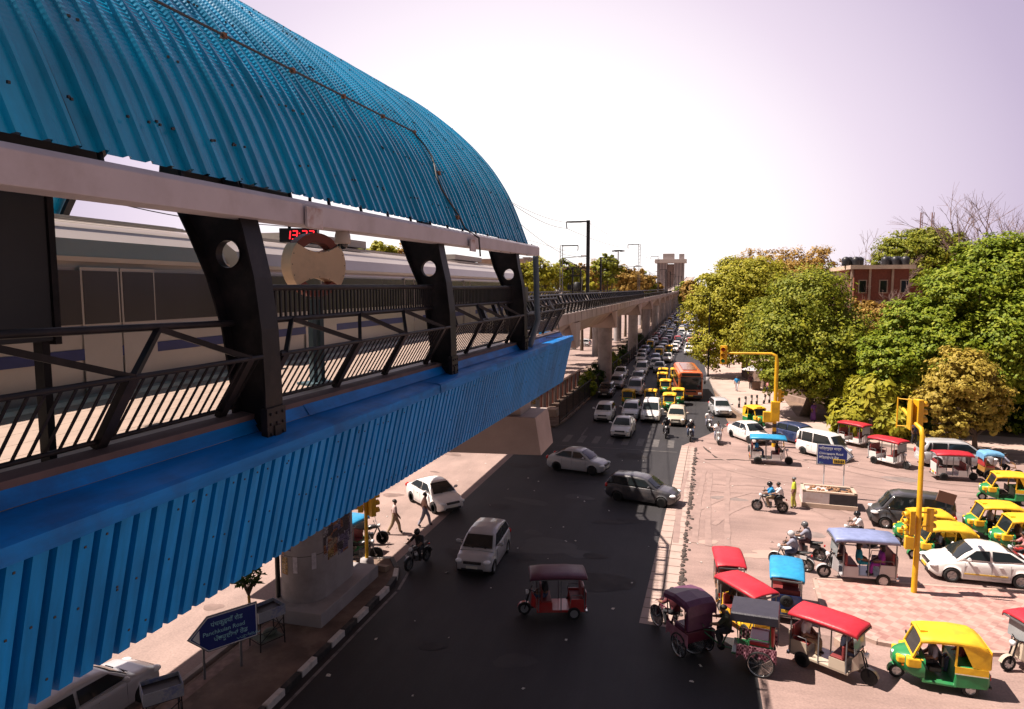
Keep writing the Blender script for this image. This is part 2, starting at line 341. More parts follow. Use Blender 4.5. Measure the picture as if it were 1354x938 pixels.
        fm = MB(); fm.lathe([(.001, .02), (.06, .02), (.07, 0)], (x1-.06, s*.5, .4), 'x', 12); fm.build('fog_lamp', LAMP, root)
    gm = MB(); xe = x1-.02
    gm.box((x1-.05, 0, .62), (.12, .78, .11)); gm.build('grille', BLK, root, .02)
    gm = MB(); gm.box((x1-.02, 0, .645), (.08, .5, .02)); gm.box((x1-.02, 0, .6), (.08, .6, .015)); gm.build('grille_bar', CHR, root)
    gm = MB(); gm.box((x1-.03, 0, .34), (.1, .95, .13)); gm.build('air_intake', BLK, root, .03)
    gm = MB(); gm.box((x1+.03, 0, .46), (.02, .5, .11)); gm.build('number_plate', plate, root); gm = MB(); gm.box((x0-.02, 0, .6), (.02, .5, .11)); gm.build('number_plate', plate, root)
    gm = MB(); gm.box((x0-.005, 0, .42), (.08, 1.1, .2)); gm.build('rear_bumper', BLK if kind in ('van',) else pm, root, .04)
    if kind == 'van': gm = MB(); gm.box((x1+.0, 0, .42), (.14, 1.3, .24)); gm.build('front_bumper', BLK, root, .04)
    for wx in K['wx']:
        for s in (1, -1): wheel(root, wx, s*(W-.11), Rr, .19)
    um = MB(); um.box(((x0+x1)/2, 0, zb+.02), (x1-x0-.7, 1.0, .1)); um.build('underbody', BLK, root)
    if stripe:
        for s in (1, -1): m = MB(); m.box((0, s*(W*.998+.006), .44), (1.55, .012, .05)); m.build('side_stripe', stripe, root)
    if roofrails:
        for s in (1, -1): m = MB(); m.bar((-1.6, s*.58, H+.06), (.2, s*.58, H+.06), .04); m.build('roof_rail', BLK, root)
    wm = MB()
    xw = slope_x(za, True)+.09
    for y in (-.05, .5): wm.bar((xw, y-.1, za+.01), (xw-.12, y-.55, za+.1), .02)
    wm.build('wiper', BLK, root)
    return root
# ---- three wheeled auto rickshaw
def make_auto(roofc=YEL, bodyc=GRN):
    r = new_root('auto_rickshaw')
    m = MB(); rings = []
    for x, w_, zl, zt in ((-1.32, .56, .42, .78), (-1.25, .62, .32, .95), (-.75, .64, .3, .95), (-.45, .64, .28, .92), (-.4, .62, .26, .36), (.35, .6, .26, .36), (.42, .58, .26, .62)):
        rings.append([(x, -w_, zl), (x, -w_, zt-.04), (x, -w_+.05, zt), (x, w_-.05, zt), (x, w_, zt-.04), (x, w_, zl)])
    m.loft(rings, True, True, False); m.build('lower_body', bodyc, r, .02)
    m = MB(); rings = []
    for x, w_, zl, zt in ((.36, .6, .3, 1.02), (.6, .56, .34, 1.0), (.85, .42, .42, .96), (1.05, .28, .5, .9), (1.14, .16, .55, .82)):
        rings.append([(x, -w_*.8, zl), (x, -w_, zl+.12), (x, -w_, zt-.1), (x, -w_*.75, zt), (x, w_*.75, zt), (x, w_, zt-.1), (x, w_, zl+.12), (x, w_*.8, zl)])
    m.loft(rings, True, True, True); m.build('front_cowl', bodyc, r)
    m = MB(); m.box((.6, 0, .8), (.48, 1.165, .3)); m.box((.9, 0, .78), (.34, .82, .22)); m.build('cowl_band', roofc, r, .05)
    for s in (1, -1): m = MB(); m.box((-.83, s*.642, .82), (.86, .012, .2)); m.build('side_band', roofc, r)
    for s in (1, -1): m = MB(); m.box((-.83, s*.646, .7), (.86, .01, .03)); m.build('side_line', mat('auto_line', (.7, .65, .5), .5), r)
    # windscreen frame and glass
    m = MB()
    for s in (1, -1): m.bar((.68, s*.53, .98), (.42, s*.5, 1.58), .06); m.bar((.42, s*.5, 1.58), (-1.2, s*.58, 1.55), .05); m.bar((-.42, s*.6, .9), (-.45, s*.57, 1.55), .05)
    m.bar((.68, -.53, .98), (.68, .53, .98), .06); m.bar((.42, -.5, 1.58), (.42, .5, 1.58), .06); m.build('cab_frame', roofc, r)
    m = MB(); m.panel([(.66, -.5, 1.01), (.66, .5, 1.01), (.43, .47, 1.55), (.43, -.47, 1.55)], .012); m.build('windscreen', GLASS, r)
    # canvas hood with rounded rear
    m = MB(); rings = []
    for x, w_, z in ((.52, .56, 1.6), (.5, .6, 1.63), (.2, .63, 1.68), (-.5, .65, 1.72), (-1.0, .65, 1.69), (-1.22, .62, 1.58), (-1.32, .6, 1.4)):
        half = [(w_+.005, z-.16), (w_, z-.08), (w_*.92, z-.025), (w_*.55, z), (0, z+.012)]
        rings.append([(x, -y, q) for y, q in half]+[(x, y, q) for y, q in half[::-1][1:]])
    m.loft(rings, False, False, True); o = m.build('hood', roofc, r); o.modifiers.new('thick', 'SOLIDIFY').thickness = .025
    for s in (1, -1):
        m = MB(); m.panel([(-1.3, s*.61, .92), (-1.3, s*.61, 1.42), (-1.0, s*.645, 1.56), (-.55, s*.645, 1.58), (-.85, s*.64, .94)], .02); m.build('side_curtain', roofc, r)
    m = MB(); m.panel([(-1.33, -.58, .92), (-1.33, .58, .92), (-1.33, .58, 1.45), (-1.33, -.58, 1.45)], .02); bk_ = m.build('rear_curtain', roofc, r)
    m = MB(); m.box((-1.35, 0, 1.22), (.015, .5, .22)); m.build('pane', GLASS, bk_)
    for z, nme in ((1.68, 'meter_box'),): m = MB(); m.box((.36, .0, z), (.2, .5, .1)); m.build('roof_box', roofc, r, .02)
    m = MB(); m.box((-.8, 0, .62), (.55, 1.1, .18)); m.box((-1.1, 0, .95), (.12, 1.1, .55)); m.box((.02, 0, .58), (.35, .7, .16)); m.box((-.16, 0, .85), (.07, .7, .35)); m.build('seats', BLK, r, .03)
    m = MB(); m.path([(.5, 0, .7), (.35, 0, 1.0)], .03, 6); m.path([(.35, -.3, 1.02), (.35, .3, 1.02)], .025, 6); m.build('handlebar', BLK, r)
    m = MB(); m.lathe([(.001, .04), (.09, .04), (.1, 0), (.06, -.1)], (1.1, 0, .78), 'x', 14); m.build('headlight', LAMP, r)
    for s in (1, -1):
        m = MB(); m.ell((.9, s*.36, .62), (.05, .05, .05)); m.build('indicator', AMB, r); m = MB(); m.box((-1.34, s*.48, .66), (.03, .12, .16)); m.build('tail_light', TAIL, r)
        m = MB(); m.ell((.6, s*.68, 1.18), (.03, .08, .06)); m.bar((.62, s*.53, 1.15), (.6, s*.66, 1.18), .02); m.build('mirror', BLK, r)
        wheel(r, -.85, s*.52, .22, .12, spokes=4)
    wheel(r, .98, 0, .22, .11, spokes=4)
    m = MB(); m.loft([[(.98+.26*math.cos(a), y, .22+.26*math.sin(a)) for a in np.linspace(-.1, PI+.1, 10)] for y in (-.09, -.06, .06, .09)], False, False, True); o = m.build('mudguard', bodyc, r); o.modifiers.new('thick', 'SOLIDIFY').thickness = .015
    m = MB(); m.box((-1.35, 0, .5), (.02, .4, .1)); m.box((.74, 0, .93), (.03, .36, .09), Matrix.Rotation(-.0, 4, 'Y')); m.build('number_plate', PLATEY, r)
    m = MB(); m.box((-1.36, 0, .36), (.06, 1.15, .08)); m.build('rear_bumper', BLK, r, .02)
    return r
# ---- battery rickshaw with canopy
def make_erick(canc, bodyc, postm=None, spare=True, L=2.5, padded=True, skirt=None):
    r = new_root('electric_rickshaw'); postm = postm or STEEL
    xb, xf = -1.25, .55+(.0); H = 1.72; w_ = .5
    m = MB(); rings = []
    for x, dw, z in ((xb-.1, 0, H-.03), (xb-.06, .03, H+.02), (-.6, .05, H+.06), (.3, .05, H+.06), (.78, .03, H+.02), (.84, 0, H-.05)):
        ww = w_+.06+dw; half = [(ww, z-.13), (ww+.01, z-.05), (ww*.9, z), (ww*.45, z+.03), (0, z+.035)]
        rings.append([(x, -y, q) for y, q in half]+[(x, y, q) for y, q in half[::-1][1:]])
    m.loft(rings, False, False, True); o = m.build('canopy', canc, r); o.modifiers.new('thick', 'SOLIDIFY').thickness = .03
    m = MB()
    for s in (1, -1): m.bar((xb-.09, s*(w_+.04), H-.1), (.82, s*(w_+.04), H-.1), .05)
    m.bar((xb-.1, -w_, H-.1), (xb-.1, w_, H-.1), .05); m.bar((.82, -w_, H-.1), (.82, w_, H-.1), .05); m.build('canopy_frame', postm, r)
    for s in (1, -1):
        for x in (xb, -.35, .5): m = MB(); m.bar((x, s*w_, .35), (x, s*w_, H-.1), .035); m.build('post', postm, r)
    m = MB(); m.box((-.35, 0, .34), (1.85, 1.0, .1)); m.box((xb+.25, 0, .52), (.46, .96, .3)); m.box((.22, 0, .52), (.4, .96, .3)); m.build('floor_body', bodyc, r, .02)
    m = MB(); m.box((xb+.27, 0, .7), (.46, .94, .09)); m.box((xb+.06, 0, 1.0), (.09, .94, .5)); m.box((.2, 0, .7), (.4, .94, .09)); m.box((.38, 0, .95), (.07, .94, .4)); m.build('seats', mat('seat_red', (.2, .03, .03), .6) if not skirt else BLK, r, .02)
    for s in (1, -1):
        m = MB(); m.panel([(xb, s*w_, .4), (xb, s*w_, .82), (xb+.5, s*w_, .82), (xb+.55, s*w_, .4)], .02); m.build('side_panel', bodyc, r)
        m = MB(); m.panel([(-.02, s*w_, .36), (-.02, s*w_, .7), (.46, s*w_, .7), (.5, s*w_, .36)], .02); m.build('side_panel', bodyc, r)
        m = MB(); m.path([(xb+.05, s*(w_+.02), .82), (xb+.1, s*(w_+.02), .98), (xb+.5, s*(w_+.02), .98), (xb+.55, s*(w_+.02), .7)], .016, 6); m.build('arm_rail', postm, r)
    m = MB(); m.panel([(xb-.03, -w_, .34), (xb-.03, w_, .34), (xb-.06, w_, 1.08), (xb-.06, -w_, 1.08)], .025); m.build('rear_panel', bodyc, r)
    m = MB(); m.box((xb-.08, 0, .3), (.1, 1.02, .1)); m.build('rear_bumper', CHR, r, .02)
    for s in (1, -1): m = MB(); m.box((xb-.06, s*.42, .46), (.04, .1, .13)); m.build('tail_light', TAIL, r)
    m = MB(); m.box((xb-.07, 0, .46), (.02, .34, .1)); m.build('number_plate', PLATEY, r)
    if spare:
        m = MB(); m.lathe([(.11, -.05), (.2, -.05), (.225, 0), (.2, .05), (.11, .05), (.11, -.05)], (xb-.13, 0, .88), 'x', 18); sp_ = m.build('spare_wheel', RUB, r); m = MB(); m.lathe([(.001, -.03), (.12, -.03), (.12, .0)], (xb-.13, 0, .88), 'x', 14)
        for k in range(6): a = k*PI/3; m.bar((xb-.17, 0, .88), (xb-.17, .11*math.cos(a), .88+.11*math.sin(a)), .02)
        m.build('rim', RIM, sp_)
    m = MB(); m.loft([[(.6, -.3, .35), (.6, .3, .35), (.6, .3, .78), (.6, -.3, .78)], [(.78, -.2, .45), (.78, .2, .45), (.74, .2, .98), (.74, -.2, .98)]], True, True, False); m.build('front_cowl', bodyc, r, .02)
    m = MB(); m.panel([(.72, -.44, 1.0), (.72, .44, 1.0), (.66, .46, 1.6), (.66, -.46, 1.6)], .012); m.build('windscreen', mat('thin_screen', (.25, .27, .28), .1), r)
    m = MB()
    for s in (1, -1): m.bar((1.02, s*.07, .26), (.8, s*.07, 1.0), .035)
    m.path([(.68, -.32, 1.08), (.78, -.1, 1.02), (.78, .1, 1.02), (.68, .32, 1.08)], .018, 6); m.build('fork', DKST, r)
    m = MB(); m.lathe([(.001, .05), (.085, .05), (.095, 0), (.05, -.08)], (.92, 0, .92), 'x', 12); m.build('headlight', LAMP, r)
    m = MB(); m.loft([[(1.02+.29*math.cos(a), y, .25+.29*math.sin(a)) for a in np.linspace(.2, PI*.9, 9)] for y in (-.07, -.04, .04, .07)], False, False, True); m.build('mudguard', bodyc, r)
    wheel(r, 1.02, 0, .25, .09, spokes=8); 
    for s in (1, -1): wheel(r, -.85, s*.5, .25, .1, spokes=8)
    if skirt:
        for s in (1, -1): m = MB(); m.panel([(xb, s*(w_+.04), 1.2), (xb, s*(w_+.04), H-.1), (.8, s*(w_+.04), H-.1), (.8, s*(w_+.04), 1.35)], .01); m.build('side_curtain', skirt, r)
    return r
def spoked(parent, x, y, r, name='wheel', n=18, th=.018, m_=None):
    m = MB(); m.lathe([(r-.035, -.02), (r-.01, -.022), (r, 0), (r-.01, .022), (r-.035, .02), (r-.035, -.02)], (0, 0, 0), 'y', 26); o = m.build(name, RUB, parent); o.location = (x, y, r)
    m = MB(); m.lathe([(r-.05, -.015), (r-.033, -.015), (r-.033, .015), (r-.05, .015), (r-.05, -.015)], (0, 0, 0), 'y', 26); m.lathe([(.04, -.05), (.04, .05)], (0, 0, 0), 'y', 8)
    for k in range(n): a = 2*PI*k/n; m.bar((0, .03*(-1)**k, 0), ((r-.04)*math.cos(a), 0, (r-.04)*math.sin(a)), th*.5)
    m.build('rim', m_ or CHR, o); return o
def make_cyclerick(hood, seat, framec, skirt=None, flat=False):
    r = new_root('cycle_rickshaw')
    for s in (1, -1): spoked(r, -.55, s*.5, .36, n=10, th=.03)
    spoked(r, 1.25, 0, .34, 'front_wheel', 18, .012)
    m = MB(); m.path([(1.25, 0, .34), (1.08, 0, .85), (1.05, 0, .98)], .022, 6); m.path([(1.08, 0, .8), (.5, 0, .42), (-.55, 0, .36)], .025, 6); m.path([(.5, 0, .42), (.32, 0, .88)], .022, 6); m.path([(1.08, 0, .8), (.35, 0, .82)], .02, 6); m.path([(-.55, -.55, .36), (-.55, .55, .36)], .03, 6); m.path([(.95, -.26, 1.02), (1.05, 0, .98), (.95, .26, 1.02)], .016, 6); m.build('frame', framec, r)
    m = MB(); m.ell((.3, 0, .9), (.14, .08, .04)); m.build('saddle', BLK, r)
    m = MB(); m.lathe([(.001, -.02), (.1, -.02), (.1, .02), (.001, .02)], (.5, 0, .4), 'y', 14); m.bar((.5, -.06, .4), (.6, -.16, .28), .02); m.bar((.5, .06, .4), (.4, .16, .52), .02); m.build('pedals', DKST, r)
    m = MB(); m.box((-.3, 0, .5), (1.0, .86, .06)); m.box((-.55, 0, .68), (.6, .9, .32)); m.build('tub', framec, r, .02)
    m = MB(); m.box((-.5, 0, .88), (.5, .88, .12)); m.box((-.82, 0, 1.15), (.12, .9, .55)); m.build('seat', seat, r, .03)
    m = MB()
    for s in (1, -1):
        m.bar((-.8, s*.46, .8), (-.75, s*.47, 1.72), .025); m.bar((.0, s*.46, .6), (.1, s*.47, 1.68), .025); m.path([(-.2, s*.47, .85), (-.25, s*.48, 1.02), (-.75, s*.47, 1.02)], .018, 6)
    m.build('hood_frame', framec, r)
    m = MB(); rings = []
    for x, z, w_ in (((.25, 1.6, .52), (.24, 1.7, .53), (-.95, 1.74, .53), (-.97, 1.62, .52), (-.98, 1.3, .5)) if flat else ((.2, 1.66, .5), (.18, 1.72, .52), (-.3, 1.8, .53), (-.8, 1.76, .52), (-.95, 1.66, .5), (-.98, 1.35, .48))):
        half = [(w_+.02, z-.24), (w_+.015, z-.03), (w_*.95, z), (0, z+.01)] if flat else [(w_+.02, z-.2), (w_+.01, z-.08), (w_*.9, z), (0, z+.03)]; rings.append([(x, -y, q) for y, q in half]+[(x, y, q) for y, q in half[::-1][1:]])
    m.loft(rings, False, False, False); o = m.build('hood', hood, r); o.modifiers.new('thick', 'SOLIDIFY').thickness = .02
    if skirt:
        for s in (1, -1):
            m = MB(); pts = []; 
            for k in range(13): x = -.95+k*.085; pts.append((x, s*(.49+.012*(k % 2)), .82))
            m.loft([pts, [(x, y+s*.02*math.sin(i*1.7), .42+(.1 if i % 3 else 0)) for i, (x, y, z) in enumerate(pts)]], False, False, False)
            o = m.build('skirt', skirt, r); o.modifiers.new('thick', 'SOLIDIFY').thickness = .012
    return r
def make_bike(col, scooter=False):
    r = new_root('motorcycle' if not scooter else 'scooter')
    def wh(x, nm):
        m = MB(); m.lathe([(.2, -.045), (.27, -.05), (.3, -.02), (.3, .02), (.27, .05), (.2, .045), (.2, -.045)], (0, 0, 0), 'y', 20); o = m.build(nm, RUB, r); o.location = (x, 0, .3)
        m = MB(); m.lathe([(.2, -.03), (.215, -.03), (.215, .03), (.2, .03), (.2, -.03)], (0, 0, 0), 'y', 20); m.lathe([(.05, -.06), (.05, .06)], (0, 0, 0), 'y', 10)
        for k in range(6): a = k*PI/3; m.bar((0, 0, 0), (.2*math.cos(a), 0, .2*math.sin(a)), .025)
        m.build('rim', RIM, o)
    wh(-.62, 'wheel'); wh(.66, 'wheel')
    m = MB(); m.path([(.66, .07, .3), (.42, .07, .92)], .022, 6); m.path([(.66, -.07, .3), (.42, -.07, .92)], .022, 6); m.path([(.3, -.36, 1.02), (.4, -.12, .98), (.4, .12, .98), (.3, .36, 1.02)], .016, 6); m.build('fork', STEEL, r)
    m = MB(); m.path([(.42, 0, .85), (.1, 0, .72), (-.5, 0, .7), (-.62, 0, .3)], .03, 6); m.path([(.42, 0, .8), (.2, 0, .3), (-.2, 0, .28), (-.62, 0, .3)], .028, 6); m.build('frame', BLK, r)
    m = MB(); m.loft([[(x, w_*math.cos(a), z+h_*math.sin(a)) for a in np.linspace(0, 2*PI, 12, endpoint=False)] for x, z, w_, h_ in ((.42, .84, .06, .06), (.3, .86, .13, .1), (.1, .84, .15, .11), (-.06, .79, .1, .07))], True, True, True); m.build('fuel_tank', col, r)
    m = MB(); m.loft([[(x, w_*math.cos(a), z+.045*math.sin(a)) for a in np.linspace(0, 2*PI, 12, endpoint=False)] for x, z, w_ in ((-.02, .79, .08), (-.2, .79, .13), (-.5, .82, .13), (-.72, .86, .08))], True, True, True); m.build('seat', BLK, r)
    m = MB(); m.box((.08, 0, .42), (.34, .24, .26)); m.lathe([(.09, -.16), (.1, 0), (.09, .16)], (.0, 0, .34), 'y', 12); m.build('engine', STEEL, r, .02)
    m = MB(); m.path([(.2, -.12, .34), (.0, -.16, .2), (-.3, -.17, .26), (-.75, -.18, .34)], [.025, .025, .035, .045], 8); m.build('exhaust', CHR, r)
    m = MB(); m.lathe([(.001, .06), (.08, .05), (.09, 0), (.05, -.08)], (.52, 0, .9), 'x', 12); m.build('headlight', LAMP, r)
    m = MB(); m.box((-.8, 0, .74), (.06, .1, .07)); m.build('tail_light', TAIL, r)
    m = MB(); m.loft([[(.66+.33*math.cos(a), y, .3+.33*math.sin(a)) for a in np.linspace(.4, PI*.85, 8)] for y in (-.06, .06)], False, False, True); m.loft([[(-.62+.34*math.cos(a), y, .3+.34*math.sin(a)) for a in np.linspace(.5, PI*.95, 8)] for y in (-.07, .07)], False, False, True); o = m.build('mudguard', col, r); o.modifiers.new('thick', 'SOLIDIFY').thickness = .012
    for s in (1, -1):
        m = MB(); m.box((-.42, s*.1, .64), (.4, .03, .16)); m.build('side_cover', col, r)
        m = MB(); m.bar((.36, s*.2, 1.0), (.3, s*.28, 1.2), .012); m.ell((.3, s*.29, 1.22), (.02, .06, .04)); m.build('mirror', BLK, r)
    if scooter:
        m = MB(); m.loft([[(.5, -.2, .3), (.5, .2, .3), (.44, .16, .95), (.44, -.16, .95)], [(.38, -.2, .3), (.38, .2, .3), (.34, .16, .95), (.34, -.16, .95)]], True, True, False); m.box((.1, 0, .3), (.6, .34, .06)); m.box((-.4, 0, .58), (.6, .3, .35)); m.build('fairing', col, r, .03)
    return r
def make_bus(c1, c2):
    r = new_root('bus'); L, W, H = 9.5, 2.5, 3.15
    m = MB(); sec = lambda x, s, zt: [(x, -W/2*s, .35), (x, -W/2*s, zt-.25), (x, -W/2*s+.12, zt-.06), (x, -W/2*s+.4, zt), (x, W/2*s-.4, zt), (x, W/2*s-.12, zt-.06), (x, W/2*s, zt-.25), (x, W/2*s, .35)]
    m.loft([sec(-L/2, .98, H-.06), sec(-L/2+.1, 1, H), sec(L/2-.2, 1, H), sec(L/2, .97, H-.08)], True, True, False); m.build('body', c1, r, .04)
    m = MB(); m.panel([(L/2+.012, -1.08, 1.25), (L/2+.012, 1.08, 1.25), (L/2+.012, 1.06, 2.62), (L/2+.012, -1.06, 2.62)], .03); m.build('windscreen', GLASS, r)
    m = MB(); m.box((L/2+.02, 0, 2.84), (.06, 1.9, .3)); m.build('destination_board', BLK, r, .02)
    m = MB(); m.box((0, 0, H+.02), (L*.7, W*.6, .12)); m.build('roof_pod', c2, r, .05)
    for s in (1, -1):
        for k in range(6): m = MB(); m.box((-L/2+1.3+k*1.35, s*(W/2+.004), 1.95), (1.2, .03, .95)); m.build('side_window', GLASS, r)
        m = MB(); m.box((0, s*(W/2+.006), .95), (L*.94, .02, .3)); m.build('side_band', c2, r)
        m = MB(); m.box((L/2+.02, s*.95, .85), (.05, .36, .2)); m.build('headlight', LAMP, r, .02); m = MB(); m.box((-L/2-.02, s*1.0, .9), (.05, .2, .3)); m.build('tail_light', TAIL, r)
        m = MB(); m.ell((L/2+.2, s*(W/2+.15), 2.1), (.06, .1, .22)); m.bar((L/2-.05, s*(W/2-.1), 2.5), (L/2+.2, s*(W/2+.15), 2.3), .04); m.build('mirror', BLK, r)
        for x in (-2.7, 2.9): wheel(r, x, s*(W/2-.14), .48, .28, spokes=8)
    m = MB(); m.box((L/2+.03, 0, .52), (.12, 2.4, .3)); m.build('front_bumper', BLK, r, .04); m = MB(); m.box((L/2+.1, 0, .6), (.02, .5, .12)); m.build('number_plate', PLATEY, r)
    m = MB(); m.box((L/2+.02, 0, 1.06), (.04, 1.1, .16)); m.build('grille', BLK, r)
    return r
# ---- people
PCACHE = {}
def person_mesh(pose, shirt, trousers, shoes, skin=SKINM, woman=False, scale=1.0):
    J = {}
    if pose in ('stand', 'walk'):
        s = .26 if pose == 'walk' else .04
        J = dict(pel=(0, 0, .95), wai=(.01, 0, 1.1), che=(.02, 0, 1.3), nec=(.02, 0, 1.47), hea=(.04, 0, 1.6), top=(.04, 0, 1.7))
        for k, a, b in (('l', 1, 1), ('r', -1, -1)):
            J.update({'hip'+k: (0, a*.1, .88), 'kne'+k: (.04+s*.6*b, a*.1, .5), 'ank'+k: (s*b-.08*(b < 0), a*.09, .09+.03*(b < 0 and s > .1)), 'toe'+k: (s*b+.12-.06*(b < 0), a*.11, .035), 'sho'+k: (.02, a*.19, 1.4), 'elb'+k: (-.02-s*.4*b, a*.25, 1.14), 'han'+k: (.08-s*.7*b, a*.24, .9)})
    else:
        ride = pose == 'ride'
        J = dict(pel=(0, 0, .06), wai=(.03 if ride else 0, 0, .2), che=(.12 if ride else .0, 0, .4), nec=(.17 if ride else .0, 0, .57), hea=(.22 if ride else .03, 0, .7), top=(.23 if ride else .03, 0, .8))
        for k, a in (('l', 1), ('r', -1)):
            if ride: J.update({'hip'+k: (.03, a*.11, .04), 'kne'+k: (.38, a*.2, .0), 'ank'+k: (.22, a*.2, -.42), 'toe'+k: (.36, a*.22, -.48), 'sho'+k: (.12, a*.19, .5), 'elb'+k: (.3, a*.29, .3), 'han'+k: (.5, a*.3, .27)})
            else: J.update({'hip'+k: (.03, a*.1, .04), 'kne'+k: (.42, a*.12, .05), 'ank'+k: (.42, a*.12, -.36), 'toe'+k: (.55, a*.13, -.42), 'sho'+k: (.0, a*.19, .5), 'elb'+k: (.05, a*.25, .24), 'han'+k: (.28, a*.12, .16)})
    rr = dict(pel=.165, wai=.155, che=.175, nec=.06, hea=.105, top=.08, hip=.12, kne=.09, ank=.07, toe=.05, sho=.095, elb=.068, han=.045)
    E = [('pel', 'wai'), ('wai', 'che'), ('che', 'nec'), ('nec', 'hea'), ('hea', 'top')]
    for k in 'lr': E += [('pel', 'hip'+k), ('hip'+k, 'kne'+k), ('kne'+k, 'ank'+k), ('ank'+k, 'toe'+k), ('che', 'sho'+k), ('sho'+k, 'elb'+k), ('elb'+k, 'han'+k)]
    # nose and hands with a thumb and fingers
    hx, hy, hz = J['hea']; J['nose'] = (hx+.105, 0, hz); rr['nose'] = .02; E.append(('hea', 'nose'))
    for k, a in (('l', 1), ('r', -1)):
        x, y, z = J['han'+k]; ex, ey, ez = J['elb'+k]; d = (Vector((x, y, z))-Vector((ex, ey, ez))).normalized()
        for i in range(4): J['fin%d%s' % (i, k)] = tuple(Vector((x, y, z))+d*.085+Vector((0, 0, 0))+Vector((.0, a*.012*(i-1.5)*2, -.012))); 
        J['thm'+k] = tuple(Vector((x, y, z))+d*.04+Vector((.03, -a*.04, .01)))
        for i in range(4): E.append(('han'+k, 'fin%d%s' % (i, k)))
        E.append(('han'+k, 'thm'+k))
    names = list(J); me = bpy.data.meshes.new('skel'); me.from_pydata([J[n] for n in names], [(names.index(a), names.index(b)) for a, b in E], []); o = bpy.data.objects.new('skel', me); COL.objects.link(o)
    o.modifiers.new('skin', 'SKIN'); sv = me.skin_vertices[0].data
    for i, n in enumerate(names):
        r_ = rr.get(n, rr.get(n[:3], .011 if n[:3] in ('fin', 'thm') else .05)); sv[i].radius = (r_, r_); sv[i].use_root = (n == 'pel')
    sd = o.modifiers.new('sub', 'SUBSURF'); sd.levels = 1; sd.render_levels = 1
    
    if pose not in PCACHE:
        dg = bpy.context.evaluated_depsgraph_get(); PCACHE[pose] = bpy.data.meshes.new_from_object(o.evaluated_get(dg))
    bpy.data.objects.remove(o); res = PCACHE[pose].copy()
    mats = [skin, shirt, trousers, shoes]; res.materials.clear()
    for m_ in mats: res.materials.append(m_)
    segs = []
    for a, b in E:
        c = 0 if a in ('nec', 'hea') or a.startswith('han') or a.startswith('elb') else (2 if a.startswith('hip') or a.startswith('kne') or (a == 'pel' and b.startswith('hip')) else (3 if a.startswith('ank') else 1))
        segs.append((Vector(J[a]), Vector(J[b]), c))
    for p in res.polygons:
        c = p.center; best = (9, 0)
        for a, b, k in segs:
            ab = b-a; t = max(0, min(1, (c-a).dot(ab)/max(ab.length_squared, 1e-9))); d = (c-(a+ab*t)).length
            if d < best[0]: best = (d, k)
        p.material_index = best[1]; p.use_smooth = True
    return res, Vector(J['hea'])
def person(label, loc, rz, pose, shirt, trousers, head='hair', hm=HAIR, scale=1.0, group=None, skirt=None, extra=None):
    res, hp = person_mesh(pose, shirt, trousers, cloth('shoe', (.05, .035, .03)))
    t = thing('person', label, 'person', loc, rz, group); t.scale = (scale,)*3
    o = bpy.data.objects.new('body', res); COL.objects.link(o); o.parent = t
    m = MB()
    if head == 'helmet':
        m.ell(tuple(hp+Vector((-.01, 0, .04))), (.15, .13, .14), 14, 10); h = m.build('helmet', hm, t); v = MB(); v.ell(tuple(hp+Vector((.07, 0, .01))), (.085, .1, .06)); v.build('visor', GLASS, h)
    else:
        m.ell(tuple(hp+Vector((-.03, 0, .06))), (.112, .112, .082), 12, 8); h = m.build('hair', hm, t)
    if head == 'scarf': v = MB(); v.ell(tuple(hp+Vector((-.05, 0, -.05))), (.09, .12, .16)); v.build('shawl', hm, t)
    e = MB()
    for s in (1, -1): e.ell(tuple(hp+Vector((.093, s*.035, .012))), (.012, .014, .01), 6, 4)
    e.build('eyes', BLK, t)
    if skirt:
        m = MB(); m.lathe([(.15, 1.0), (.2, .7), (.26, .12), (.24, .1)], n=14); m.build('skirt', skirt, t)
    return t
for _p in ('stand', 'walk', 'ride', 'sit'): person_mesh(_p, SKINM, SKINM, SKINM)
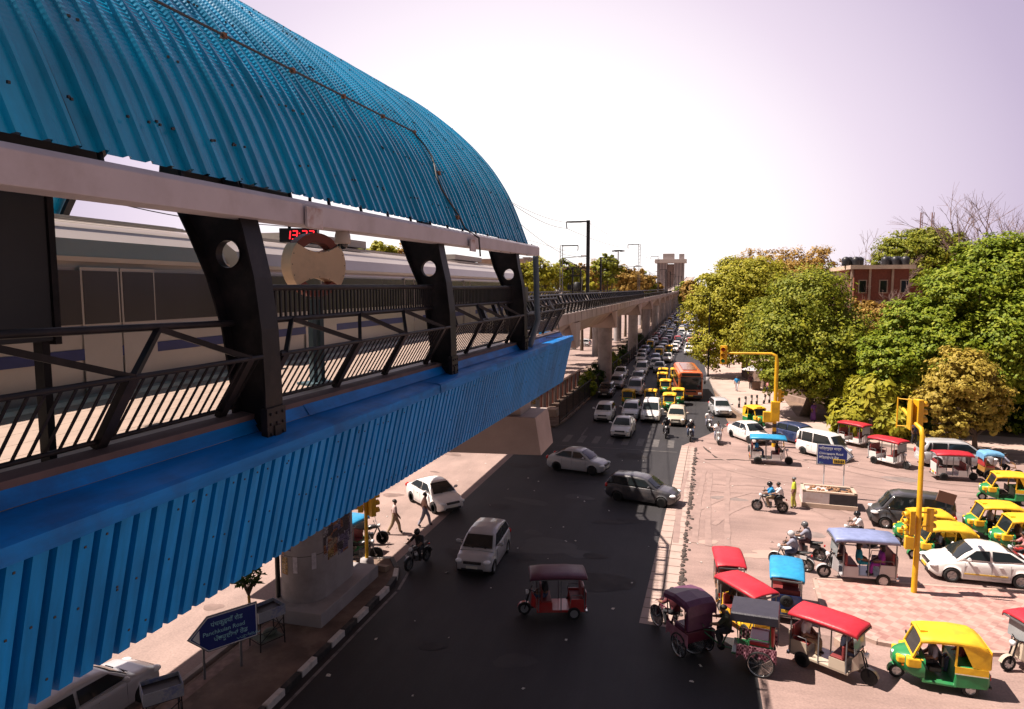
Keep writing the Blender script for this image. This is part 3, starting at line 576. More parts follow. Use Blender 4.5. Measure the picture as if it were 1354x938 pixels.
# ================================================================== GROUND
def flat(name, pts, m, z, kind='structure', sub=0):
    vs = [(p[0], p[1], z) for p in pts]; me = bpy.data.meshes.new(name); bm = bmesh.new()
    f = bm.faces.new([bm.verts.new(v) for v in vs]); f.normal_update()
    if f.normal.z < 0: f.normal_flip()
    bmesh.ops.triangulate(bm, faces=bm.faces[:]); bm.to_mesh(me); bm.free(); me.materials.append(m)
    o = bpy.data.objects.new(name, me); COL.objects.link(o); o['kind'] = kind
    return o
def kerbed(name, pts, m, z):          # raised slab with vertical sides
    mb = MB(); n = len(pts)
    mb.add([(p[0], p[1], -.02) for p in pts]+[(p[0], p[1], z) for p in pts], [tuple(range(n, 2*n))]+[(i, (i+1) % n, n+(i+1) % n, n+i) for i in range(n)])
    o = mb.build(name, m); o['kind'] = 'structure'; return o
def roadmat(n, c, c2, scr, wet=.8):
    M = mat(n, c, wet, 0, .13, .35, .25, 60, dirt=c2, dsc=.22, damt=.75)
    nt = M.node_tree; N = nt.nodes; L = nt.links; b = N['Principled BSDF']; src = b.inputs['Base Color'].links[0].from_socket
    tc = N.new('ShaderNodeTexCoord'); mp = N.new('ShaderNodeMapping'); mp.inputs['Scale'].default_value = scr
    nz = N.new('ShaderNodeTexNoise'); nz.inputs['Scale'].default_value = 1; nz.inputs['Detail'].default_value = 7; nz.inputs['Roughness'].default_value = .7
    L.new(tc.outputs['Object'], mp.inputs[0]); L.new(mp.outputs[0], nz.inputs['Vector'])
    mr = N.new('ShaderNodeMapRange'); mr.inputs[1].default_value = .35; mr.inputs[2].default_value = .7; mr.inputs[3].default_value = .8; mr.inputs[4].default_value = 1.14
    L.new(nz.outputs['Fac'], mr.inputs[0])
    f2 = N.new('ShaderNodeTexNoise'); f2.inputs['Scale'].default_value = 14; f2.inputs['Detail'].default_value = 4; L.new(tc.outputs['Object'], f2.inputs['Vector'])
    m3 = N.new('ShaderNodeMapRange'); m3.inputs[1].default_value = .3; m3.inputs[2].default_value = .7; m3.inputs[3].default_value = .86; m3.inputs[4].default_value = 1.14; L.new(f2.outputs['Fac'], m3.inputs[0])
    mm = N.new('ShaderNodeMath'); mm.operation = 'MULTIPLY'; L.new(mr.outputs[0], mm.inputs[0]); L.new(m3.outputs[0], mm.inputs[1])
    x = N.new('ShaderNodeMix'); x.data_type = 'RGBA'; x.blend_type = 'MULTIPLY'; x.inputs[0].default_value = 1
    L.new(src, x.inputs[6]); L.new(mm.outputs[0], x.inputs[7]); L.new(x.outputs[2], b.inputs['Base Color'])
    return M
ASPH = roadmat('shaded_asphalt', (.022, .0205, .0235), (.036, .033, .035), (1.4, .12, 1), .72)  # shade of station and viaduct put into this darker road colour
ASPL = roadmat('sunlit_asphalt', (.3, .215, .19), (.2, .145, .13), (.5, .16, 1))  # same road surface in its sunlit tone
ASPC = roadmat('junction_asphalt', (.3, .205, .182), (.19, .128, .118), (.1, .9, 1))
DIRT = mat('dirt', (.2, .13, .09), .95, 0, .3, .3, .5, 6, dirt=(.09, .06, .04), dsc=.5, damt=.8)
PAVE = mat('pale_paving', (.42, .31, .27), .9, 0, .12, .5, .2, 15, dirt=(.25, .17, .14), dsc=.4, damt=.6)
KERB = mat('kerb_stone', (.33, .27, .24), .85, 0, .2, 2, .2, 10)
KW = mat('kerb_white', (.62, .58, .55), .8, 0, .2, 3, dirt=(.2, .15, .12), dsc=3, damt=.7); KB = mat('kerb_black', (.025, .024, .024), .7, 0, .3, 3, dirt=(.15, .12, .1), dsc=3, damt=.5)
LINE = mat('road_paint', (.1, .092, .09), .7, 0, .2, 3, dirt=(.03, .028, .029), dsc=2.5, damt=.95)
flat('ground', [(-2500, -60), (2500, -60), (2500, 3000), (-2500, 3000)], DIRT, -.03)
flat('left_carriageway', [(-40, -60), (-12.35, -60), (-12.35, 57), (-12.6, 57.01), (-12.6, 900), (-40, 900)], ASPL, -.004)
flat('main_road', [(-12.35, -60), (2.2, -60), (2.2, 23.6), (-1.5, 24), (-.55, 53), (3.3, 62), (2.6, 75), (2.2, 100), (2.4, 900), (-12.3, 900)], ASPH, .004)  # dark sheet outlined along the edge of the station shadow
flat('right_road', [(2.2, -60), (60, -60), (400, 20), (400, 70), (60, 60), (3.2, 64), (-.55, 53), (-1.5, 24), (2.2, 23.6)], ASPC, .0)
# flush concrete divider strip with joints
st = flat('divider_strip', [(-1.62, 23.9), (-.42, 23.8), (.35, 52.6), (-.62, 53)], mat('strip_concrete', (.4, .3, .265), .85, 0, .15, .8, .2, 12, dirt=(.16, .12, .1), dsc=.8, damt=.6), .012)
jb = MB()
for i in range(34):
    y = 24.3+i*.85; x0 = -1.62+(y-23.9)*.0344; jb.add([(x0, y, .016), (x0+1.15, y-.05, .016), (x0+1.15, y-.0, .016), (x0, y+.05, .016)], [(0, 1, 2, 3)])
jb.add([(-1.02, 23.9, .016), (-.98, 23.9, .016), (-.1, 52.8, .016), (-.14, 52.8, .016)], [(0, 1, 2, 3)])
struct(jb.build('strip_joints', mat('joint_dirt', (.12, .085, .07), .9, 0, .2)))
gb = MB()                                            # gravel and broken edge along the strip
for i in range(240):
    y = R.uniform(24, 52.4); x = -.38+(y-23.9)*.026+abs(R.gauss(0, .1)); s_ = R.uniform(.04, .13)
    gb.ell((x, y, .01), (s_, s_*1.3, s_*.4), 6, 4)
g_ = gb.build('strip_rubble', mat('rubble_dark', (.06, .045, .04), .9, 0, .3)); g_['kind'] = 'stuff'
# far and side pavements
pv = [G(*q)[:2] for q in [(929, 462), (934, 492), (944, 515), (962, 536), (985, 551), (1040, 566), (1120, 583), (1215, 597)]]+[(40, 58.5), (40, 90), (9, 120), (4.6, 190)]
kerbed('pavement', pv, PAVE, .15)
kb = MB()
pk = [Vector((*p, .1)) for p in pv[:8]]
for a, b in zip(pk[:-1], pk[1:]): kb.bar(a, b, .22, .2)
struct(kb.build('kerb', KERB))
flat('dirt_verge', [(9.5, 67.2), (13, 63.6), (40, 60), (120, 60), (120, 140), (10, 140)], DIRT, .158)
# triangular paved island
CHK = bpy.data.materials.new('checker_paving'); CHK.use_nodes = True
n_ = CHK.node_tree.nodes; l_ = CHK.node_tree.links; b_ = n_['Principled BSDF']; b_.inputs['Roughness'].default_value = .85
tc_ = n_.new('ShaderNodeTexCoord'); mp_ = n_.new('ShaderNodeMapping'); mp_.inputs['Rotation'].default_value = (0, 0, rad(38)); l_.new(tc_.outputs['Object'], mp_.inputs[0])
vo = n_.new('ShaderNodeTexVoronoi'); vo.inputs['Scale'].default_value = 2.6; vo.inputs['Randomness'].default_value = .0; l_.new(mp_.outputs[0], vo.inputs['Vector'])
ck = n_.new('ShaderNodeTexChecker'); ck.inputs['Scale'].default_value = 2.6; ck.inputs[1].default_value = (.41, .25, .22, 1); ck.inputs[2].default_value = (.34, .18, .16, 1); l_.new(mp_.outputs[0], ck.inputs[0])
hv = n_.new('ShaderNodeHueSaturation'); l_.new(ck.outputs[0], hv.inputs['Color'])
sp = n_.new('ShaderNodeSeparateColor'); l_.new(vo.outputs['Color'], sp.inputs[0]); mr_ = n_.new('ShaderNodeMapRange'); mr_.inputs[3].default_value = .78; mr_.inputs[4].default_value = 1.2; l_.new(sp.outputs[0], mr_.inputs[0]); l_.new(mr_.outputs[0], hv.inputs['Value'])
nz_ = n_.new('ShaderNodeTexNoise'); nz_.inputs['Scale'].default_value = .8; nz_.inputs['Detail'].default_value = 8; l_.new(tc_.outputs['Object'], nz_.inputs['Vector'])
m2_ = n_.new('ShaderNodeMapRange'); m2_.inputs[1].default_value = .45; m2_.inputs[2].default_value = .75; m2_.inputs[3].default_value = 0; m2_.inputs[4].default_value = .7; l_.new(nz_.outputs[0], m2_.inputs[0])
mx_ = n_.new('ShaderNodeMix'); mx_.data_type = 'RGBA'; mx_.inputs[7].default_value = (.36, .25, .21, 1); l_.new(m2_.outputs[0], mx_.inputs[0]); l_.new(hv.outputs[0], mx_.inputs[6]); l_.new(mx_.outputs[2], b_.inputs['Base Color'])
isl = [G(*q)[:2] for q in [(1077, 769), (1160, 773), (1354, 786), (1500, 797), (1500, 872), (1354, 868), (1230, 864), (1160, 852), (1112, 834), (1090, 812), (1083, 792)]]
kerbed('paved_island', isl, CHK, .12)
kb = MB(); ik = [Vector((*p, .06)) for p in isl]
for a, b in zip(ik, ik[1:]+ik[:1]): kb.bar(a, b, .16, .145)
struct(kb.build('island_kerb', mat('island_kerb', (.38, .27, .23), .85, 0, .2, 3)))
# median under the station
med = [(-14.75, -40), (-11.55, -40), (-11.5, 16), (-11.55, 24.4), (-11.8, 25.8), (-12.6, 26.9), (-13.6, 26.6), (-14.4, 25)]
MEDM = mat('median_earth', (.14, .095, .075), .95, 0, .35, .8, .5, 5, dirt=(.24, .17, .13), dsc=1.3, damt=.8)
kerbed('median', med, MEDM, .16)
flat('median_bricks', [(-14.5, -40), (-13.95, -40), (-13.9, 20), (-14.3, 22)], mat('brick_pave', (.2, .13, .11), .9, 0, .25, 5, .3, 20), .166)
kw, kbk = MB(), MB()
i = 0
path = [(-11.5, y*1.0) for y in np.arange(6, 24.4, .9)]+[(-11.6, 24.9), (-11.9, 25.75), (-12.6, 26.75), (-13.5, 26.5)]
for a, b in zip(path[:-1], path[1:]):
    a3, b3 = Vector((*a, .09)), Vector((*b, .09)); d = (b3-a3)*.02
    (kw if i % 2 else kbk).bar(a3+d, b3-d, .2, .24); i += 1
struct(kw.build('median_kerb_white', KW, bevel=.02)); struct(kbk.build('median_kerb_black', KB, bevel=.02))
kb = MB()
for y in np.arange(0, 25, 1.2): kb.box((-14.72, y, .08), (.16, 1.17, .2))
struct(kb.build('median_kerb_plain', KERB))
# far median beyond the junction
kerbed('far_median', [(-14.9, 57), (-11.3, 57), (-10.9, 60), (-9.9, 110), (-9.2, 200), (-9.2, 800), (-15.4, 800), (-15.4, 60)], MEDM, .18)
# lane lines and stop line on the queue road, median edge line
lm = MB()
for x in (-8.6, -5.9, -3.3): 
    for k in range(5): lm.box((x+k*.1, 56.2+k*7, .009), (.14, 3.2, .004))
for x in np.arange(-9.5, -1, 1.15): lm.box((x, 53.2, .009), (.5, 2.6, .004))
lm.box((-5.4, 50.6, .009), (9, .16, .004))
struct(lm.build('lane_lines', LINE))
em = MB()
for a, b in (((-11.1, 12), (-11.12, 24)), ((-11.12, 24.2), (-11.5, 26.4)), ((-11.5, 26.4), (-12.3, 27.6))): em.bar(Vector((*a, .008)), Vector((*b, .008)), .11, .004)
struct(em.build('edge_line', mat('worn_line', (.2, .18, .18), .8, 0, .3, 3, dirt=(.04, .04, .04), dsc=2, damt=.95)))
# cracks / drain joint across the junction
cr = MB()
for a, b in (((910, 607), (1010, 609)), ((905, 606), (912, 607)), ((930, 591), (948, 606)), ((1040, 608), (1085, 609))):
    A, B = G(*a, .005), G(*b, .005); pts = [A.lerp(B, t/8)+Vector((0, R.uniform(-.12, .12), 0)) for t in range(9)]
    for p, q in zip(pts[:-1], pts[1:]): cr.bar(p, q, .1+R.random()*.14, .003)
struct(cr.build('road_cracks', mat('crack', (.05, .035, .03), .95, 0, .2)))
# repair patches, stains and tyre tracks
def blob(cx, cy, rx, ry, z, m, ang=0, n=18, jag=.22, mbx=None):
    ph = R.random()*6; pts = []
    for k in range(n):
        a = 2*PI*k/n; q = 1+jag*math.sin(3*a+ph)*.5+R.uniform(-jag, jag)*.4; x, y = rx*q*math.cos(a), ry*q*math.sin(a); pts.append((cx+x*math.cos(ang)-y*math.sin(ang), cy+x*math.sin(ang)+y*math.cos(ang), z))
    mbx.add(pts, [tuple(range(n))])
ST1 = mat('stain_dark', (.17, .115, .1), .8, 0, .25, 1, dirt=(.28, .19, .17), dsc=1.2, damt=.9); ST2 = mat('repair_patch', (.2, .155, .145), .85, 0, .2, 2); ST3 = mat('dust_patch', (.38, .27, .23), .9, 0, .15, 1.5, dirt=(.29, .2, .18), dsc=1.5, damt=.9)
ASPT = mat('tar_patch', (.016, .015, .017), .6, 0, .3, 2); ASPD = mat('road_dust', (.045, .04, .04), .9, 0, .3, 1, dirt=(.022, .02, .023), dsc=1.3, damt=.95)
for nm, m_, n_b, box_, zz, rx in (('oil_stain', ST1, 26, (0, 22, 24, 58), .006, (.2, .9)), ('road_patch', ST2, 7, (1, 20, 26, 56), .004, (.6, 1.6)), ('dust_patch', ST3, 12, (0, 22, 24, 58), .008, (.4, 1.4)), ('tar_patch', ASPT, 9, (-10.5, -2.5, 16, 52), .0085, (.4, 1.5)), ('dust_patch', ASPD, 12, (-11, -2, 15, 53), .0105, (.3, 1.3)), ('oil_stain', ST1, 12, (-24, -15.5, 12, 55), .002, (.3, 1.0))):
    bm2 = MB()
    for i in range(n_b): q = R.uniform(*rx); blob(R.uniform(box_[0], box_[1]), R.uniform(box_[2], box_[3]), q, q*R.uniform(.25, .8), zz+i*.0001, m_, R.uniform(-.4, .4), mbx=bm2)
    o = bm2.build(nm, m_); o['kind'] = 'stuff'
tk_ = MB()
for pts in ([(928, 600), (960, 615), (1010, 628), (1090, 640), (1200, 655), (1354, 668)], [(905, 640), (960, 646), (1030, 650), (1130, 690)], [(925, 690), (960, 668), (1010, 655)], [(948, 562), (1010, 590), (1090, 612), (1230, 640), (1354, 652)], [(915, 720), (918, 660), (925, 620)], [(940, 720), (943, 660), (948, 620)]):
    P = [G(*q, .011) for q in pts]; c_ = []
    tkn = globals().get('tkn', 0)+1
    for q in P: q.z = .010+.0015*tkn
    for i in range(len(P)-1):
        p0, p1, p2, p3 = P[max(i-1, 0)], P[i], P[i+1], P[min(i+2, len(P)-1)]
        for k in range(6): t = k/6; c_.append(.5*((2*p1)+(p2-p0)*t+(2*p0-5*p1+4*p2-p3)*t*t+(3*p1-p0-3*p2+p3)*t**3))
    for off in (-.75, .75):
        row = []
        for i, q in enumerate(c_): d = (c_[min(i+1, len(c_)-1)]-c_[max(i-1, 0)]).normalized(); nrm = Vector((-d.y, d.x, 0)); w2 = .13+R.uniform(-.03, .05); row.append([q+nrm*(off-w2), q+nrm*(off+w2)])
        tk_.loft(row, False, False, False)
o = tk_.build('tyre_tracks', mat('tyre_track', (.265, .183, .163), .75, 0, .15, 2, dirt=(.3, .205, .182), dsc=1.5, damt=.9)); o['kind'] = 'stuff'
# litter
lt = MB()
for i in range(150):
    if i < 60: x, y = R.uniform(-11, 2), R.uniform(14, 50)
    elif i < 110: x, y = R.uniform(-.3, 14), R.uniform(22, 55)
    else: x, y = R.uniform(-22, -12.5), R.uniform(14, 55)
    s_ = R.uniform(.03, .08); a = R.random()*6; M = Matrix.Translation((x, y, .02)) @ Matrix.Rotation(a, 4, 'Z') @ Matrix.Rotation(R.uniform(-.3, .3), 4, 'X')
    lt.add([(-s_, -s_*.6, 0), (s_, -s_*.7, .01), (s_*.8, s_*.6, 0), (0, s_*.5, .03), (-s_, s_*.7, .0)], [(0, 1, 2, 3, 4)], False, M)
o = lt.build('paper_litter', mat('litter', (.6, .56, .52), .8, 0, .2)); tag(o, 'scraps of pale litter scattered over the road', 'litter', kind='stuff')
cb = MB(); cb.box((0, 0, .13), (.55, .4, .26), Matrix.Rotation(.5, 4, 'Z')); cb.panel([(-.25, .2, .26), (.2, .32, .26), (.2, .5, .45), (-.25, .4, .42)], .015); cb.box((.5, -.2, .08), (.35, .3, .16), Matrix.Rotation(-.4, 4, 'Z')); cb.box((-.35, -.3, .1), (.3, .25, .2), Matrix.Rotation(.9, 4, 'Z'))
o = cb.build('cardboard_carton', mat('carton', (.42, .3, .24), .8, 0, .2, 5, dirt=(.25, .04, .03), dsc=3, damt=.8), loc=G(1117, 856, .0)+Vector((0, 0, .01))); tag(o, 'torn cardboard carton lying open by the corner of the paved island', 'carton')

# ================================================================== STATION
ROOFB = mat('blue_roof_sheet', (.0, .31, .56), .24, 0, .12, .8, 0, dirt=(.01, .12, .25), dsc=.9, damt=.5)
CLADB = mat('blue_cladding', (.0, .23, .64), .5, 0, .14, .7, 0, dirt=(.004, .11, .34), dsc=.6, damt=.55)
FLSB = mat('blue_flashing', (.0, .18, .56), .5, 0, .15, 1.2, .08, 6, dirt=(.02, .06, .2), dsc=1.6, damt=.6)
streaks(CLADB, (5, 9, .35), .78, 1.15); streaks(ROOFB, (.5, 5, .5), .78, 1.18); streaks(FLSB, (3, .8, 6), .7, 1.2)
for _m in (CLADB, FLSB): _m.node_tree.nodes['Principled BSDF'].inputs['Specular IOR Level'].default_value = .2
BEAMW = mat('white_beam_paint', (.46, .43, .47), .6, 0, .08, 2, .05, 10, dirt=(.26, .2, .19), dsc=1.6, damt=.4)
station = thing('metro_station', 'elevated metro station with blue barrel roof and ribbed blue fascia above the road', 'station', (-4.2, 0, 0))
S0 = Vector((4.2, 0, 0))
def sb(mb, name, m, parent=None, bevel=0):            # build in world coords under the station
    o = mb.build(name, m, None, bevel); o.parent = parent or station
    o.location = S0 if parent is None else (0, 0, 0)
    return o
Y0, Y1 = -14.0, 18.1
near = [(-4.2, 12.965), (-4.29, 13.18), (-4.5, 13.66), (-4.74, 14.12), (-5.05, 14.53), (-5.45, 15.05), (-5.95, 15.48), (-6.6, 15.95), (-7.4, 16.42), (-8.3, 16.9), (-9.6, 17.4)]
gab = [(-4.4, 13.18), (-4.6, 13.72), (-4.82, 14.25), (-5.0, 14.6), (-5.38, 15.18), (-5.9, 15.76), (-6.4, 16.22), (-7.1, 16.77), (-7.7, 17.15), (-8.5, 17.55), (-9.8, 18.0)]
def interp(prof, n):
    P = np.array(prof); d = np.r_[0, np.cumsum(np.hypot(*np.diff(P, axis=0).T))]; s = np.linspace(0, d[-1], n)
    # smooth (Catmull-like) via cubic fit on dense linear then blur
    x = np.interp(s, d, P[:, 0]); z = np.interp(s, d, P[:, 1])
    for _ in range(min(int((n/26)**2)+2, 140)):
        x[1:-1] = (x[:-2]+2*x[1:-1]+x[2:])/4; z[1:-1] = (z[:-2]+2*z[1:-1]+z[2:])/4
    return x, z, s
def roof_shell(mirror, name, ny_detail, ncr):
    xn, zn, s = interp(near, ncr); xg, zg, _ = interp(gab, ncr)
    pitch = .225; ys = []; hs_ = []
    if ny_detail:
        k = 0; y = Y0
        while y < Y1:
            big = (k % 4 == 0); h = .034 if not big else .052
            for dy, hh in ((0, 0), (.145, 0), (.162, h), (.198, h), (.216, 0)):
                ys.append(y+dy); hs_.append(hh)
            y += pitch; k += 1
    else:
        ys = list(np.linspace(Y0, Y1, 20)); hs_ = [0]*20
    ys = np.array(ys); hs_ = np.array(hs_)
    t = np.clip((ys-3)/(Y1-3), -.4, 1)[:, None]
    X = xn[None]*(1-t)+xg[None]*t; Z = zn[None]*(1-t)+zg[None]*t
    nx = np.gradient(Z, axis=1); nz = -np.gradient(X, axis=1); l = np.hypot(nx, nz); nx, nz = nx/l, nz/l
    amp = np.clip((s-.7)/1.6, 0, 1)*.0046
    crimp = np.where(np.arange(ncr) % 2 == 0, 1.0, -1.0)*amp
    off = hs_[:, None]+crimp[None]*np.where(hs_[:, None] > 0, .4, 1.0)
    X = X+nx*off; Z = Z+nz*off
    if mirror: X = -24.9-X
    Y = np.repeat(ys[:, None], ncr, 1)
    V = np.stack([X, Y, Z], 2).reshape(-1, 3); n = len(ys)
    idx = np.arange(n*ncr).reshape(n, ncr)
    fc = np.stack([idx[:-1, :-1], idx[1:, :-1], idx[1:, 1:], idx[:-1, 1:]], 2).reshape(-1, 4)
    me = bpy.data.meshes.new(name); me.from_pydata(V.tolist(), [], fc.tolist()); me.materials.append(ROOFB); me.update()
    o = bpy.data.objects.new(name, me); COL.objects.link(o); o.parent = station; o.location = S0
    return o
rf = roof_shell(False, 'roof_sheet', True, 290)
rf2 = roof_shell(True, 'roof_sheet', False, 24); rf2['label'] = 'far half of the barrel roof beyond the open ridge'
# inner lining and steel ribs so the underside reads dark
def roofpt(t_, s_, inset=0.0, mirror=False):
    xn, zn, s = interp(near, 40); xg, zg, _ = interp(gab, 40); i = s_*39; a = int(min(i, 38)); f = i-a
    g = lambda A: A[a]*(1-f)+A[a+1]*f
    x = g(xn)*(1-t_)+g(xg)*t_; z = g(zn)*(1-t_)+g(zg)*t_
    x -= inset*.8; z -= inset*.6
    return Vector((-24.9-x if mirror else x, 3+(Y1-3)*t_, z))
COLY = [0.35, 5.85, 11.1, 16.35]
for mir in (False, True):
    rb = MB()
    for y in COLY+[18.0]:
        t = (y-3)/(Y1-3); pts = [roofpt(t, k/10, .2, mir) for k in range(11)]
        for a, b in zip(pts[:-1], pts[1:]): rb.bar(a, b, .12, .24, up=(0, 1, 0))
    for k in (.09, .3, .5, .75, .98):
        rb.bar(roofpt((Y0-3)/(Y1-3), k, .08, mir), roofpt(1, k, .08, mir), .08, .12)
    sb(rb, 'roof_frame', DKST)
# sheet laps: a dark gap beside every fourth rib
y = Y0+.225*4*6
while y < Y1:
    sm = MB(); t = (y-3)/(Y1-3); pts = [roofpt(t, k/24)+Vector((.012, -.012, .012)) for k in range(25)]; sm.path(pts, [.009+R.uniform(0, .004) for _ in pts], 4, False); sb(sm, 'sheet_lap', BLK); y += .9
# conduit with brackets along the roof, dropping to the beam near the second column
cn = MB(); pts = []
for i in range(24):
    y = -12+i*(24.2/23); t = (y-3)/(Y1-3); b_ = roofpt(np.clip(t, -.4, 1), .27); b_.y = y; pts.append(b_+Vector((.06, 0, .045)))
cpath = pts[:]
for k in range(1, 9):
    b_ = roofpt((12.2+.25*math.sin(k)-3)/(Y1-3), .27*(1-k/8)); pts.append(b_+Vector((.06, .12*k/8, .03)))
pts.append(Vector((-4.0, 12.6, 12.95))); pts.append(Vector((-3.98, 12.62, 12.6)))
cn.path(pts, .017, 6); sb(cn, 'conduit', mat('conduit', (.05, .045, .045), .6))
RUST = mat('rusty_clip', (.22, .1, .05), .8, 0, .3, 8)
cb = MB()
for y in np.arange(-11, 12.3, 1.37):
    t = (y-3)/(Y1-3); b_ = roofpt(np.clip(t, -.4, 1), .27); b_.y = y; cb.box(tuple(b_+Vector((.06, 0, .04))), (.06, .05, .06)); sb(cb, 'conduit_bracket', RUST); cb = MB()
for k in (.45, .9):
    b_ = roofpt((12.3-3)/(Y1-3), .27*(1-k)); cb.box(tuple(b_+Vector((.06, 0, .03))), (.07, .07, .07)); sb(cb, 'conduit_bracket', RUST); cb = MB()
scw = MB()
for i in range(420):
    t = R.uniform(-.3, .995); k = R.choice((.05, .16, .33, .5, .62, .75)); p = roofpt(t, k+R.uniform(-.003, .003)); scw.box(tuple(p+Vector((.035, 0, .03))), (.016, .02, .02))
sb(scw, 'roof_screws', BLK)['kind'] = 'stuff'
# flashing strip on the ridge edge
fl = MB()
a0, b0 = roofpt((Y0-3)/(Y1-3), 1.0), roofpt(1, 1.0); fl.bar(a0+Vector((.25, 0, .08)), b0+Vector((.25, 0, .08)), .5, .03, up=(.4, 0, 1)); sb(fl, 'ridge_flashing', ROOFB)
# eave beam (white) in the measured line
bm_ = MB()
A = Vector((-4.02, -6, 12.47)); Bq = Vector((-4.1, 18.35, 12.87))
def beam_prof(p): return [p+Vector((dx, 0, dz)) for dx, dz in ((0, 0), (.0, .22), (-.05, .27), (-.3, .27), (-.3, 0))]
bm_.loft([beam_prof(A), beam_prof(Bq)], True, True, False)
sb(bm_, 'eave_beam', BEAMW, bevel=.008)
for y in (6.75, 12.3): pl = MB(); pl.box((-4.03+.004, y, 12.70+.0165*y*.35+.02), (.03, .32, .22)); sb(pl, 'beam_plate', mat('rusty_plate', (.5, .46, .48), .6, 0, .1, 3, dirt=(.22, .07, .02), dsc=5, damt=.9), bevel=.004)
for y in np.arange(4.2, 18.3, .82): em_ = MB(); em_.bar((-4.2, y, 12.66+.0164*y*.6), (-4.27, y, 12.99+.0105*y), .03); sb(em_, 'eave_strut', DKST)
eb = MB(); eb.loft([[Vector((x, y, z)) for x, z in ((-4.44, 12.84+.004*y), (-4.4, 13.0+.006*y), (-4.62, 13.12+.006*y), (-4.66, 12.86+.004*y))] for y in (-6, 4.35)], True, True, False)
eb.loft([[Vector((x, y, z)) for x, z in ((-4.44, 12.84+.004*y), (-4.4, 13.0+.006*y), (-4.62, 13.12+.006*y), (-4.66, 12.86+.004*y))] for y in (5.2, 6.9)], True, True, False)
sb(eb, 'eave_closure', BLK)
# fascia: profile lofted along the measured lines
FY = [-8, 3, 6, 10, 14, 18, 22.0]
def fz(y, a, b): return a+(b-a)*(min(max(y, 3), 22)-3)/19
def fasc(prof, name, m, ys=FY, t=.004, seam=None):
    mb = MB(); rings = []
    for y in ys: rings.append([Vector((x, y, fz(y, za, zb))) for x, za, zb in prof])
    mb.loft(rings, False, False, False); o = sb(mb, name, m)
    md = o.modifiers.new('thick', 'SOLIDIFY'); md.thickness = t; md.offset = -1
    return o
fasc([(-4.36, 10.80, 10.62), (-4.2, 10.78, 10.60)], 'coping', mat('brown_coping', (.13, .085, .08), .8, 0, .2, 3), t=.12)
seams = list(np.arange(-8, 22.01, 2.45))
for i, (ya, yb) in enumerate(zip([-8]+seams[1:-1], seams[1:-1]+[22.0])):
    j = R.uniform(-.012, .012)
    fasc([(-4.24, 10.775, 10.595), (-4.13+j, 10.62, 10.42)], 'flashing_sheet', FLSB, [ya+.012, (ya+yb)/2, yb+.03], .003)
for i, (ya, yb) in enumerate(zip([-8]+list(np.arange(-5.6, 21, 3.1)), list(np.arange(-5.6, 21, 3.1))+[22.0])):
    j = R.uniform(-.006, .01)
    fasc([(-4.14, 10.615, 10.415), (-3.83+j, 10.535+j, 10.46), (-3.785+j, 10.515+j, 10.44), (-3.775+j, 10.41, 10.30)], 'ledge_sheet', FLSB, [ya, ya+.2, (ya+yb)/2, yb-.02, yb+.035], .004)
# ribbed cladding
cl = MB(); y = -8.0; top = []; bot = []; pit = .166
while y < 21.9:
    for dy, d in ((0, 0), (.104, 0), (.107, .15), (.163, .15)):
        yy = y+dy; top.append(Vector((-3.815-d, yy, fz(yy, 10.47, 10.33)-.02))); bot.append(Vector((-4.1-d, yy, fz(yy, 9.29, 8.93))))
    y += pit
cl.loft([[a.lerp(b, k/3) for k in range(4)] for a, b in zip(top, bot)], False, False, False)
o = sb(cl, 'fascia_cladding', CLADB); md = o.modifiers.new('thick', 'SOLIDIFY'); md.thickness = .002; md.offset = -1
sw = MB()
for i in range(230):
    yy = -1+i*.1; k = R.choice((.12, .5, .86)); yy = -8+math.floor((yy+8)/pit)*pit+.055+R.uniform(-.012, .012)
    a = Vector((-3.815, yy, fz(yy, 10.45, 10.31))); b = Vector((-4.1, yy, fz(yy, 9.29, 8.93))); p = a.lerp(b, k+R.uniform(-.02, .02)); sw.box(tuple(p), (.014, .015, .015))
sb(sw, 'cladding_screws', BLK)['kind'] = 'stuff'
ef = MB(); ef.panel([(-3.84, 21.93, 10.31), (-4.13, 21.93, 8.95), (-4.9, 21.93, 9.4), (-4.9, 21.93, 10.55), (-4.36, 21.93, 10.6)], .03); sb(ef, 'fascia_end', CLADB)
# slab, edge girder and far fascia
sl_ = MB(); sl_.box((-6.42, 4, 10.2), (4.1, 36.4, .5)); sl_.box((-18.55, 4, 10.2), (4.2, 36.4, .5)); sb(sl_, 'platform_slab', CONC)
TILE = mat('platform_tile', (.36, .27, .22), .5, 0, .08, 3, dirt=(.25, .18, .15), dsc=2, damt=.4)
tl = MB()
for i in range(9):
    tl.box((-8.26+.225+i*.46, 4, 10.456), (.452, 36.2, .012))
sb(tl, 'platform_floor', TILE)
yl = MB(); yl.box((-8.0, 4, 10.466), (.3, 36, .01)); sb(yl, 'tactile_strip', mat('tactile', (.7, .6, .5), .6))
gd = MB(); gd.loft([[Vector((x, y, z)) for x, z in ((-4.45, 9.94), (-4.9, 9.3), (-8.2, 8.4), (-16.7, 8.4), (-20, 9.3), (-20.5, 9.94))] for y in (-14, 22)], True, True, False); sb(gd, 'platform_girder', CONCD)
ff = MB(); ff.box((-20.75, 4, 9.9), (.12, 36, 1.5)); sb(ff, 'fascia_cladding', CLADB)
tb = MB(); tb.box((-12.45, 4, 9.2), (8.2, 36.3, .6)); sb(tb, 'track_slab', CONCD)
